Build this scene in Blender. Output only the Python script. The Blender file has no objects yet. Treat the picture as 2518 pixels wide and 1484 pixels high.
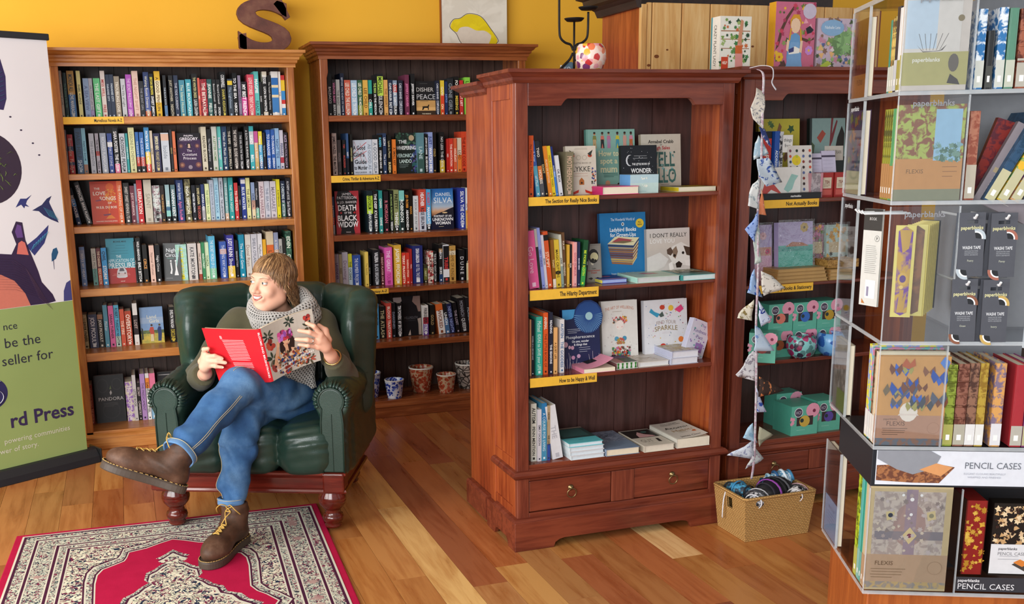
import bpy, bmesh, math, random

import numpy as np

from mathutils import Vector, Matrix

R = math.radians

rnd = random.Random(7)

scene = bpy.context.scene

col = scene.collection



# ------------------------------------------------------------------ camera

cam = bpy.data.cameras.new('camera')

cam_o = bpy.data.objects.new('camera',cam); col.objects.link(cam_o)

cam.sensor_fit = 'HORIZONTAL'; cam.sensor_width = 36.0

cam.lens = 2503.4 * 36.0 / 2518.0

cam.shift_x = (1259.0-1120.07) / 2518.0

cam.shift_y = (911.66-742.0) / 2518.0

cam.clip_start = 0.05

_p, _r, _y = R(12.445), R(1.0718), R(17.8665)

_h = Vector((math.sin(_y),math.cos(_y),0)); _x = Vector((math.cos(_y),-math.sin(_y),0)); _z = Vector((0,0,1))

_f = math.cos(_p) * _h - math.sin(_p) * _z

_d = -math.sin(_p) * _h - math.cos(_p) * _z

_cx = math.cos(_r) * _x + math.sin(_r) * _d

_cd = -math.sin(_r) * _x + math.cos(_r) * _d

cam_o.matrix_world = Matrix(((_cx.x,-_cd.x,-_f.x,0),(_cx.y,-_cd.y,-_f.y,0),(_cx.z,-_cd.z,-_f.z,1.55),(0,0,0,1)))

scene.camera = cam_o



# ------------------------------------------------------------------ light

world = bpy.data.worlds.new('daylight'); scene.world = world; world.use_nodes = True

bg = world.node_tree.nodes['Background']

bg.inputs[0].default_value = (0.92,0.96,1.0,1); bg.inputs[1].default_value = 0.55



def area(name,loc,target,sx,sy,power,colr=(1,1,1)):

    l = bpy.data.lights.new(name,'AREA'); l.shape = 'RECTANGLE'; l.size = sx; l.size_y = sy

    l.energy = power; l.color = colr

    o = bpy.data.objects.new(name,l); col.objects.link(o); o.location = loc

    o.rotation_euler = (Vector(target)-Vector(loc)).to_track_quat('-Z','Y').to_euler()

    return o

# daylight from the shop windows: one wide window to the left of the photographer, one behind, placed left so the stand's acrylic doesn't mirror it

area('window_light_side',(-2.9,2.4,1.75),(0.6,4.8,0.9),2.4,2.0,120,(1.0,0.985,0.96))

area('window_light_shopfront',(-2.4,-1.5,1.9),(0.9,4.5,1.0),3.2,2.2,200,(0.97,0.99,1.0))



scene.view_settings.view_transform = 'Standard'

scene.view_settings.look = 'None'

scene.view_settings.gamma = 1.0

scene.view_settings.use_curve_mapping = False

scene.view_settings.exposure = 0.35

scene.cycles.max_bounces = 8

scene.cycles.transparent_max_bounces = 24

scene.cycles.caustics_reflective = False

scene.cycles.caustics_refractive = False



# ------------------------------------------------------------------ materials

def lin(h):

    if isinstance(h,(tuple,list)): return tuple(h[:3])

    h = h.lstrip('#')

    o = []

    for i in (0,2,4):

        c = int(h[i:i+2],16) / 255.0

        o.append(c/12.92 if c <= 0.04045 else ((c+0.055)/1.055)** 2.4)

    return tuple(o)



class N:

    """tiny node helper"""

    def __init__(self,name,rough=0.5,spec=0.5):

        self.m = bpy.data.materials.new(name); self.m.use_nodes = True

        self.t = self.m.node_tree

        self.b = self.t.nodes['Principled BSDF']

        self.b.inputs['Roughness'].default_value = rough

        self.b.inputs['Specular IOR Level'].default_value = spec

    def n(self,typ,**kw):

        nd = self.t.nodes.new(typ)

        for k, v in kw.items():

            if k in nd.inputs: nd.inputs[k].default_value = v

            else: setattr(nd,k,v)

        return nd

    def l(self,a,b): self.t.links.new(a,b)

    def coord(self,scale=(1,1,1),rot=(0,0,0),loc=(0,0,0),kind='Object'):

        tc = self.n('ShaderNodeTexCoord'); mp = self.n('ShaderNodeMapping')

        mp.inputs['Scale'].default_value = scale; mp.inputs['Rotation'].default_value = rot; mp.inputs['Location'].default_value = loc

        self.l(tc.outputs[kind],mp.inputs['Vector']); return mp.outputs['Vector']

    def ramp(self,fac,stops,interp='LINEAR'):

        r = self.n('ShaderNodeValToRGB'); cr = r.color_ramp; cr.interpolation = interp

        while len(cr.elements) < len(stops): cr.elements.new(0.5)

        for e, (p,c) in zip(cr.elements,stops):

            e.position = p; e.color = (*lin(c),1)

        self.l(fac,r.inputs['Fac']); return r.outputs['Color']

    def noise(self,vec,scale=5,detail=3,rough=0.5,dist=0.0):

        nd = self.n('ShaderNodeTexNoise',Scale=scale,Detail=detail,Roughness=rough,Distortion=dist)

        if vec is not None: self.l(vec,nd.inputs['Vector'])

        return nd

    def bump(self,h,strength=0.3,dist=0.01):

        b = self.n('ShaderNodeBump',Strength=strength,Distance=dist)

        self.l(h,b.inputs['Height']); self.l(b.outputs['Normal'],self.b.inputs['Normal'])

    def mix(self,fac,a,b,blend='MIX'):

        m = self.n('ShaderNodeMix',data_type='RGBA',blend_type=blend)

        if isinstance(fac,(int,float)): m.inputs[0].default_value = fac

        else: self.l(fac,m.inputs[0])

        for s, v in ((6,a),(7,b)):

            if isinstance(v,(str,tuple,list)): m.inputs[s].default_value = (*lin(v),1)

            else: self.l(v,m.inputs[s])

        return m.outputs[2]

    def color(self,c):

        if isinstance(c,(str,tuple,list)): self.b.inputs['Base Color'].default_value = (*lin(c),1)

        else: self.l(c,self.b.inputs['Base Color'])



_mc = {}

def paper(hexc,rough=0.45,spec=0.35):

    """printed card / paper of one colour with a faint mottling"""

    k = ('p',hexc,rough)

    if k in _mc: return _mc[k]

    s = N('print_'+hexc.strip('#'),rough,spec)

    nz = s.noise(s.coord(),60,2)

    c = lin(hexc)

    d = tuple(max(0,x*0.86)for x in c)

    s.color(s.mix(nz.outputs['Fac'],c,d))

    _mc[k] = s.m; return s.m



def mottle(a,b,scale=40,c=None,lo=0.45,hi=0.55,rough=0.45,stretch=(1,1,1),dist=0.6):

    """two or three colour blotchy print"""

    k = ('m',a,b,scale,c,lo,stretch)

    if k in _mc: return _mc[k]

    s = N('blotch_'+a.strip('#'),rough,0.35)

    nz = s.noise(s.coord(stretch),scale,3,0.55,dist)

    st = [(0.0,a),(lo,a),(hi,b)]

    if c: st += [(hi+0.06,b),(hi+0.1,c)]

    s.color(s.ramp(nz.outputs['Fac'],st))

    _mc[k] = s.m; return s.m



def gradz(stops,z0,z1,axis=2,rough=0.4,nz=0.0):

    """colour bands along an object axis between z0 and z1 metres (a printed picture's own colours)"""

    s = N('print_bands',rough,0.35)

    tc = s.n('ShaderNodeTexCoord'); sx = s.n('ShaderNodeSeparateXYZ'); s.l(tc.outputs['Object'],sx.inputs[0])

    mr = s.n('ShaderNodeMapRange'); s.l(sx.outputs[axis],mr.inputs[0]); mr.inputs[1].default_value = z0; mr.inputs[2].default_value = z1

    f = mr.outputs[0]

    if nz:

        n = s.noise(tc.outputs['Object'],30,3)

        ma = s.n('ShaderNodeMath',operation='MULTIPLY_ADD'); s.l(n.outputs['Fac'],ma.inputs[0]); ma.inputs[1].default_value = nz

        ad = s.n('ShaderNodeMath',operation='SUBTRACT'); s.l(f,ad.inputs[0]); ad.inputs[1].default_value = nz / 2

        s.l(ad.outputs[0],ma.inputs[2]); f = ma.outputs[0]

    s.color(s.ramp(f,stops)); return s.m



def wood(name,light,mid,dark,grain='Z',scale=1.0,rough=0.32,knots=0.5,spec=0.5,objcol=False,ring=0.35):

    s = N(name,rough,spec)

    st = {'X':(1.2,14,14),'Y':(14,1.2,14),'Z':(14,14,1.2)}[grain]

    oi = s.n('ShaderNodeObjectInfo')

    tc = s.n('ShaderNodeTexCoord')

    ofs = s.n('ShaderNodeVectorMath',operation='MULTIPLY_ADD')

    cmb = s.n('ShaderNodeCombineXYZ')

    for i in range(3): s.l(oi.outputs['Random'],cmb.inputs[i])

    s.l(cmb.outputs[0],ofs.inputs[0]); ofs.inputs[1].default_value = (7.3,3.1,5.7); s.l(tc.outputs['Object'],ofs.inputs[2])

    mp = s.n('ShaderNodeMapping'); mp.inputs['Scale'].default_value = tuple(v*scale for v in st); s.l(ofs.outputs[0],mp.inputs['Vector'])

    n1 = s.noise(mp.outputs[0],1.6,5,0.6,0.9)

    n2 = s.noise(mp.outputs[0],7,4,0.6,0.3)

    n3 = s.noise(ofs.outputs[0],3.0,2)

    m1 = s.n('ShaderNodeMath',operation='MULTIPLY_ADD'); s.l(n2.outputs['Fac'],m1.inputs[0]); m1.inputs[1].default_value = 0.35; s.l(n1.outputs['Fac'],m1.inputs[2])

    m2 = s.n('ShaderNodeMath',operation='MULTIPLY_ADD'); s.l(n3.outputs['Fac'],m2.inputs[0]); m2.inputs[1].default_value = ring; s.l(m1.outputs[0],m2.inputs[2])

    c = s.ramp(m2.outputs[0],[(0.52,dark),(0.78,mid),(1.02,light)])

    if objcol:

        c = s.mix(1.0,c,oi.outputs['Color'],'MULTIPLY')

    s.color(c)

    s.bump(n2.outputs['Fac'],0.08,0.003)

    rr = s.n('ShaderNodeMapRange'); s.l(n1.outputs['Fac'],rr.inputs[0]); rr.inputs[3].default_value = rough * 0.8; rr.inputs[4].default_value = rough * 1.35

    s.l(rr.outputs[0],s.b.inputs['Roughness'])

    return s.m



# ------------------------------------------------------------------ mesh helpers

def link(o,parent=None):

    col.objects.link(o)

    if parent is not None: o.parent = parent

    return o

def tag(o,label=None,cat=None,group=None,kind=None):

    if label: o['label'] = label

    if cat: o['category'] = cat

    if group: o['group'] = group

    if kind: o['kind'] = kind

    return o

def empty(name,loc=(0,0,0),rz=0.0):

    o = bpy.data.objects.new(name,None); col.objects.link(o); o.location = loc; o.rotation_euler = (0,0,rz)

    o.empty_display_size = 0.05

    return o



class MB:

    """collects faces with material slots; build() links ONE mesh object"""

    def __init__(self): self.v = []; self.f = []; self.mi = []; self.mats = []

    def slot(self,mat):

        if mat not in self.mats: self.mats.append(mat)

        return self.mats.index(mat)

    def add(self,vs,fs,mat=None):

        b = len(self.v); self.v += [tuple(p)for p in vs]; self.f += [tuple(i+b for i in q)for q in fs]

        self.mi += [self.slot(mat)] * len(fs) if mat else [0] * len(fs)

        return self

    def box(self,x0,x1,y0,y1,z0,z1,mat=None):

        vs = [(x0,y0,z0),(x1,y0,z0),(x1,y1,z0),(x0,y1,z0),(x0,y0,z1),(x1,y0,z1),(x1,y1,z1),(x0,y1,z1)]

        return self.add(vs,[(0,3,2,1),(4,5,6,7),(0,1,5,4),(1,2,6,5),(2,3,7,6),(3,0,4,7)],mat)

    def obox(self,p,ax,ay,az,mat=None):

        """box from corner p with three edge vectors"""

        p, ax, ay, az = map(Vector,(p,ax,ay,az))

        vs = [p,p+ax,p+ax+ay,p+ay,p+az,p+ax+az,p+ax+ay+az,p+ay+az]

        return self.add(vs,[(0,3,2,1),(4,5,6,7),(0,1,5,4),(1,2,6,5),(2,3,7,6),(3,0,4,7)],mat)

    def prism(self,pts,axis,a,b,mat=None):

        """2-D outline extruded along an axis from a to b; pts are the two other coordinates in order"""

        n = len(pts)

        def mk(q,t):

            return {'x':(t,q[0],q[1]),'y':(q[0],t,q[1]),'z':(q[0],q[1],t)}[axis]

        vs = [mk(q,a)for q in pts] + [mk(q,b)for q in pts]

        fs = [tuple(range(n)),tuple(range(2*n-1,n-1,-1))] + [(i,i+n,(i+1)% n+n,(i+1)% n)for i in range(n)]

        return self.add(vs,fs,mat)

    def lathe(self,prof,seg=24,c=(0,0,0),mat=None,cap=True):

        vs = []; fs = []; n = len(prof)

        for i in range(seg):

            a = 2 * math.pi * i / seg

            for r, z in prof: vs.append((c[0]+r*math.cos(a),c[1]+r*math.sin(a),c[2]+z))

        for i in range(seg):

            j = (i+1) % seg

            for k in range(n-1): fs.append((i*n+k,j*n+k,j*n+k+1,i*n+k+1))

        if cap:

            fs.append(tuple(i*n for i in range(seg-1,-1,-1))); fs.append(tuple(i*n+n-1 for i in range(seg)))

        return self.add(vs,fs,mat)

    def tube(self,pts,rad,seg=8,mat=None,cap=True,closed=False,flat=1.0):

        pts = [Vector(p)for p in pts]; n = len(pts)

        rr = rad if isinstance(rad,(list,tuple)) else [rad] * n

        vs = []; fs = []; up = None

        for i, p in enumerate(pts):

            if closed: t = (pts[(i+1)% n]-pts[i-1])

            else: t = (pts[min(i+1,n-1)]-pts[max(i-1,0)])

            t = t.normalized() if t.length > 1e-9 else Vector((0,0,1))

            if up is None:

                up = Vector((0,0,1)) if abs(t.z) < 0.9 else Vector((1,0,0))

            s = t.cross(up).normalized(); up = s.cross(t).normalized()

            for k in range(seg):

                a = 2 * math.pi * k / seg

                vs.append(p+s*math.cos(a)*rr[i]+up*math.sin(a)*rr[i]*flat)

        m = n if closed else n - 1

        for i in range(m):

            j = (i+1) % n

            for k in range(seg):

                k2 = (k+1) % seg

                fs.append((i*seg+k,i*seg+k2,j*seg+k2,j*seg+k))

        if cap and not closed:

            fs.append(tuple(range(seg-1,-1,-1))); fs.append(tuple((n-1)*seg+k for k in range(seg)))

        return self.add(vs,fs,mat)

    def quad(self,a,b,c,d,mat=None): return self.add([a,b,c,d],[(0,1,2,3)],mat)

    def mesh(self,name,mat=None,smooth=False):

        me = bpy.data.meshes.new(name); me.from_pydata([tuple(v)for v in self.v],[],self.f)

        ms = self.mats if self.mats else [mat]

        for m in ms:

            if m: me.materials.append(m)

        if len(self.mats) > 1: me.polygons.foreach_set('material_index',self.mi)

        if smooth: me.polygons.foreach_set('use_smooth',[True]*len(self.f))

        me.update(); return me

    def build(self,name,mat=None,parent=None,smooth=False,bevel=0.0,loc=None,rot=None,seg=2):

        o = bpy.data.objects.new(name,self.mesh(name,mat,smooth)); link(o,parent)

        if loc is not None: o.location = loc

        if rot is not None: o.rotation_euler = rot

        if bevel:

            m = o.modifiers.new('b','BEVEL'); m.width = bevel; m.segments = seg; m.limit_method = 'ANGLE'; m.angle_limit = R(40)

        return o



def sweep_profile(prof,path,mat,name,parent,closed=False):

    """mitred moulding: prof = [(out, z)...] swept along a plan path [(x,y)...]; 'out' is to the right of the path direction"""

    n = len(path); m = len(prof); vs = []

    for i in range(n):

        p = Vector(path[i])

        if i == 0 and not closed: d = (Vector(path[1])-p).normalized(); nrm = Vector((d.y,-d.x)); sc = 1

        elif i == n - 1 and not closed: d = (p-Vector(path[i-1])).normalized(); nrm = Vector((d.y,-d.x)); sc = 1

        else:

            d0 = (p-Vector(path[i-1])).normalized(); d1 = (Vector(path[(i+1)% n])-p).normalized()

            n0 = Vector((d0.y,-d0.x)); n1 = Vector((d1.y,-d1.x)); nrm = (n0+n1).normalized(); sc = 1 / max(0.2,nrm.dot(n0))

        for o, z in prof: vs.append((p.x+nrm.x*o*sc,p.y+nrm.y*o*sc,z))

    fs = []

    for i in range(n if closed else n-1):

        j = (i+1) % n

        for k in range(m):

            k2 = (k+1) % m

            fs.append((i*m+k,j*m+k,j*m+k2,i*m+k2))

    if not closed: fs += [tuple(range(m)),tuple((n-1)*m+k for k in range(m-1,-1,-1))]

    return MB().add(vs,fs).build(name,mat,parent)



# ------------------------------------------------------------------ lettering (built-in font, glyph meshes cached once)

_gl = {}

def _glyphs(bold):

    if bold in _gl: return _gl[bold]

    chars = 'ABCDEFGHIJKLMNOPQRSTUVWXYZabcdefghijklmnopqrstuvwxyz0123456789&.,\'!-'

    tmp = []

    for ch in chars:

        pair = []

        for body in (ch,'I'+ch+'I'):

            c = bpy.data.curves.new('glyph','FONT'); c.body = body; c.size = 1.0; c.resolution_u = 2; c.fill_mode = 'FRONT'

            c.offset = {0:0.0,1:0.022,2:-0.008}[bold]

            o = bpy.data.objects.new('glyph',c); col.objects.link(o); pair.append(o)

        tmp.append((ch,pair))

    bpy.context.view_layer.update()

    dg = bpy.context.evaluated_depsgraph_get()

    out = {}

    ii = None

    def rd(o):

        me = bpy.data.meshes.new_from_object(o.evaluated_get(dg))

        v = [(x.co.x,x.co.y)for x in me.vertices]; f = [tuple(p.vertices)for p in me.polygons]

        bpy.data.meshes.remove(me); return v, f

    data = {ch:(rd(p[0]),rd(p[1]))for ch,p in tmp}

    iv = [x for x,_ in data['I'][0][0]]; i0, i1 = min(iv), max(iv)

    w2 = [x for x,_ in data['I'][1][0]]; adv_i = (max(w2)-i1) / 2        # III

    for ch in chars:

        (v,f), (v3,_) = data[ch]

        mx = max(x for x,_ in v3) if v3 else i1

        out[ch] = (v,f,mx-i1-adv_i)

    out[' '] = ([],[],0.3)

    for _, p in tmp:

        for o in p:

            c = o.data; bpy.data.objects.remove(o); bpy.data.curves.remove(c)

    _gl[bold] = out; return out



def text2d(s,bold=0,track=0.0):

    """-> verts [(x,y)], faces, width; cap height about 0.7"""

    g = _glyphs(bold); x = 0; vs = []; fs = []

    for ch in s:

        if ch not in g: ch = ' '

        v, f, a = g[ch]; b = len(vs)

        vs += [(px+x,py)for px,py in v]; fs += [tuple(i+b for i in q)for q in f]

        x += a + track

    return vs, fs, max(x,0.01)



def put_text(mb,s,origin,ux,uy,length,height,mat,bold=0,align='C',fit=True,track=0.0,arc=0.0):

    """lettering in the plane (ux, uy) starting at origin: runs 'length' along ux, cap height 'height' along uy.
    origin = centre of the text box"""

    vs, fs, w = text2d(s,bold,track)

    if not vs: return

    sy = height / 0.72; sx = sy

    if fit and w * sx > length: sx = length / w

    o = Vector(origin); ux = Vector(ux).normalized(); uy = Vector(uy).normalized()

    W = w * sx

    x0 = {'C':-W/2,'L':-length/2,'R':length/2-W}[align]

    out = []

    for x, y in vs:

        X = x0 + x * sx; Y = y * sy - height / 2

        if arc:

            Y += arc * (1-(2*X/length)** 2)

        out.append(o+ux*X+uy*Y)

    mb.add(out,fs,mat)

# ------------------------------------------------------------------ room shell

def wall_mat():

    s = N('ochre_plaster',0.75,0.25)

    v = s.coord()

    a = s.noise(v,1.4,4,0.6); b = s.noise(v,40,3)

    s.color(s.mix(a.outputs['Fac'],'#ecb53c','#e2a92f'))

    s.bump(b.outputs['Fac'],0.12,0.004); return s.m

M_wall = wall_mat()

wb = MB().box(-3.6,6.4,5.975,6.1,0,3.1).build('wall_back',M_wall); tag(wb,kind='structure')

s = N('white_ceiling',0.8,0.2); s.color(s.mix(s.noise(s.coord(),6,3).outputs['Fac'],'#e8e4da','#ddd8cc'))

ce = MB().box(-3.6,6.4,-1.2,6.1,3.1,3.2).build('ceiling',s.m); tag(ce,kind='structure')



# floor: hardwood planks laid along the depth of the room, each one its own board

M_floor = wood('hardwood_floor','#ffffff','#e4d2c2','#b0907a','Y',0.8,0.27,ring=0.5,objcol=True)

s = N('floor_gap',0.8,0.2); s.color(s.mix(s.noise(s.coord(),30,2).outputs['Fac'],'#3a2114','#2c180e'))

fl = MB().box(-3.6,6.4,-1.2,6.1,-0.06,-0.0165).build('floor',s.m); tag(fl,kind='structure')

PLANK = ['#b98249','#b07640','#a86a3a','#9c5f35','#c08a50','#a9703e','#b57a42','#a46034','#b88048']

fixed = {(4,0):'#e3b67c',(4,1):'#b97a3e'}

W = 0.1325

rows = range(-19,18)

pr = random.Random(21)

rowcol = {-3:['#c98f4c','#cf9a56','#d6ac6c'],-2:['#94583a','#8c5232','#a8784a'],-1:['#ab6c3a','#a5653a','#c08e52','#b5804a'],

          0:['#96573a','#a67444','#a97646'],1:['#9a5a36','#a36a40','#b3824c'],2:['#aa7040','#a6683a'],3:['#8f5234','#a45f36','#ae663a']}

for i in rows:

    x0 = 1.360 + W * i; near = 1.9; y = 5.975; k = 0

    ln = pr.uniform(0.35,1.5)

    if i == 4:

        cuts = [5.975,4.1,3.208,2.3,1.2]

    else:

        cuts = [y]

        while y > 1.4:

            y -= ln; ln = pr.uniform(0.75,1.7); cuts.append(y)

    for k in range(len(cuts)-1):

        me = MB().box(x0+0.0006,x0+W-0.0006,cuts[k+1]+0.0006,cuts[k]-0.0006,-0.016,0).mesh('plank',M_floor)

        o = bpy.data.objects.new('plank',me); link(o,fl)

        if i in rowcol: c = rowcol[i][k % len(rowcol[i])]

        elif i == 4: c = ['#a05a30','#e8bd84','#a8713c','#9c5a30'][k % 4]

        else: c = pr.choice(PLANK)

        c = lin(c); j = pr.uniform(0.9,1.12)

        o.color = (min(1,c[0]*j*1.15),min(1,c[1]*j*1.15),min(1,c[2]*j*1.15),1)



# ------------------------------------------------------------------ bookcases

M_oak = wood('honey_pine','#c08446','#a8682f','#7c4420','X',1.0,0.3)

M_oakz = wood('honey_pine_upright','#bd7f43','#a2602c','#7a421f','Z',1.0,0.3)

M_brn = wood('brown_pine','#96552e','#7a3f22','#542a17','X',1.0,0.25)

M_brnz = wood('brown_pine_upright','#a0602f','#824525','#5a2d18','Z',1.0,0.25)

M_red = wood('mahogany_stain','#7e3d29','#672e20','#461c13','X',1.0,0.22)  # stain tone also darkened, since the fronts catch less light than the sides

M_redf = wood('mahogany_shaded_front','#83432f','#6b3224','#4a2017','Z',1.0,0.22)  # same stain in a darker copy: shade of the less-lit front painted in

M_redz = wood('mahogany_stain_upright','#a8552b','#8a3d20','#612614','Z',1.0,0.22)

M_back = wood('dark_back_board','#4c3931','#3b2a24','#271b17','Z',1.0,0.4)

M_backr = wood('plum_back_board','#523430','#3f2521','#291816','Z',1.0,0.35)



CORN = [(0.0,-0.085),(0.008,-0.085),(0.008,-0.068),(0.016,-0.062),(0.018,-0.05),(0.026,-0.046),(0.028,-0.034),(0.036,-0.03),(0.045,-0.018),(0.056,-0.014),(0.056,0.0),(0.0,0.0)]



def shelf_edge_label(parent_none,text,x0,x1,z0,z1,y,tilt=0,lab='',px=0.0):

    t = empty('shelf_label',((x0+x1)/2,y,z0))

    mb = MB().box(-(x1-x0)/2,(x1-x0)/2,-0.0012,0,0,z1-z0)

    mb.build('card',M_labelcard,t)

    lt = MB()

    L = (x1-x0)

    put_text(lt,text,(L*px,-0.0016,(z1-z0)*0.5),(1,0,0),(0,0,1),L*(0.62 if len(text)>20 else 0.5)if px == 0 else L*(0.94-2*abs(px)),(z1-z0)*0.46,M_ink,1)

    lt.build('lettering',None,t)

    t.rotation_euler = (0,tilt,0)

    tag(t,lab,'label','yellow shelf labels'); return t

M_labelcard = paper('#eab73c',0.55)

M_ink = paper('#2a2320',0.6)



def bookcase_wall(name,label,x0,x1,yf,yb,h,shelves,base_z,mh,mz,stile,top_open,corn_h,chamfer):

    t = empty(name,((x0+x1)/2,yf,0))

    cx = (x0+x1) / 2

    def P(n,mb,m,bev=0.0015): return mb.build(n,m,t,bevel=bev)

    w = (x1-x0) / 2; d = yb - yf; th = 0.022

    P('side_panel',MB().box(-w,-w+th,0.018,d,0,h-0.03),mz)

    P('side_panel',MB().box(w-th,w,0.018,d,0,h-0.03),mz)

    P('top_panel',MB().box(-w,w,0.0,d,h-0.03,h-0.012),mh)

    for sg in (-1,1):

        a, b = (-w,-w+stile) if sg < 0 else (w-stile,w)

        if chamfer:

            c = 0.008; zz = [0.075,0.62,0.66,h-0.16,h-0.12,h-0.05]

            pts = [(a,0.075),(b,0.075),(b,0.3),(b-c if sg<0 else b,0.33),(b-c if sg<0 else b,top_open-0.1),(b,top_open-0.07),(b,h-0.06),(a,h-0.06),(a,top_open-0.07),(a+(c if sg>0 else 0),top_open-0.1),(a+(c if sg>0 else 0),0.33),(a,0.3)]

            P('stile',MB().prism(pts,'y',0,0.02),mz,0.003)

        else:

            P('stile',MB().box(a,b,0,0.02,0.075,h-0.06),mz,0.003)

    P('frieze',MB().box(-w+stile,w-stile,0.0,0.02,top_open,h-0.06),mh,0.002)

    for z, tk in shelves:

        P('shelf',MB().box(-w+stile*0.6,w-stile*0.6,0.004,d-0.012,z-tk,z),mh,0.003)

    P('bottom_board',MB().box(-w,w,0.0,d,base_z-0.028,base_z),mh,0.004)

    P('plinth',MB().box(-w-0.012,w+0.012,-0.012,d,0,base_z-0.034),mh,0.004)

    sweep_profile([(0,base_z-0.036),(0.02,base_z-0.034),(0.02,base_z-0.024),(0.012,base_z-0.018),(0,base_z-0.014)],[(-w,d),(-w,0),(w,0),(w,d)],mh,'base_moulding',t)

    sweep_profile([(o,z+h)for o,z in CORN],[(-w,d),(-w,0),(w,0),(w,d)],mh,'cornice',t)

    nb = int(round((2*w)/0.0745)); bw = 2 * w / nb

    me = MB().box(0.0015,bw-0.0015,d-0.012,d-0.002,0.06,h-0.03).mesh('back_board',M_back)

    me2 = MB().box(-w,w,d-0.002,d,0.06,h-0.03).build('back_sheet',M_back,t)

    for i in range(nb):

        o = bpy.data.objects.new('back_board',me); link(o,t); o.location = (-w+i*bw,(i % 3)*0.0004,0)

    tag(t,label,'bookcase'); return t



SH_A = [(1.727,0.036),(1.446,0.03),(1.182,0.034),(0.861,0.04),(0.523,0.045)]

YA = 5.573

caseA = bookcase_wall('bookcase','honey coloured pine bookcase full of novels behind the armchair, beside the banner',-0.272,0.932,YA,5.965,2.055,SH_A,0.10,M_oak,M_oakz,0.038,1.972,0.085,False)

YB = 5.643

SH_B = [(1.725,0.032),(1.403,0.036),(1.073,0.032),(0.764,0.03),(0.449,0.036)]

caseB = bookcase_wall('bookcase','tall brown pine bookcase under the lemon painting, with patterned pots on its lowest shelf',1.084,2.274,YB,5.965,2.105,SH_B,0.10,M_brn,M_brnz,0.044,2.022,0.085,True)

shelf_edge_label(None,'Marvellous Novels A-Z',-0.237,0.055,1.692,1.727,YA+0.003,0,'yellow label reading Marvellous Novels A-Z on the top shelf of the honey bookcase',0.24)

shelf_edge_label(None,'Crime, Thriller & Adventure A-Z',1.118,1.40,1.365,1.402,YB+0.003,0,'yellow label about crime and thrillers on the tall brown bookcase',0.1)

shelf_edge_label(None,'Fantasy A-Z',1.26,1.425,0.732,0.763,YB+0.003,0,'yellow label half hidden by the armchair on the tall brown bookcase',0.15)



CORN2 = [(0.0,-0.047),(0.008,-0.047),(0.014,-0.038),(0.016,-0.028),(0.026,-0.02),(0.034,-0.014),(0.040,-0.012),(0.040,0.0),(0.0,0.0)]

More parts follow.
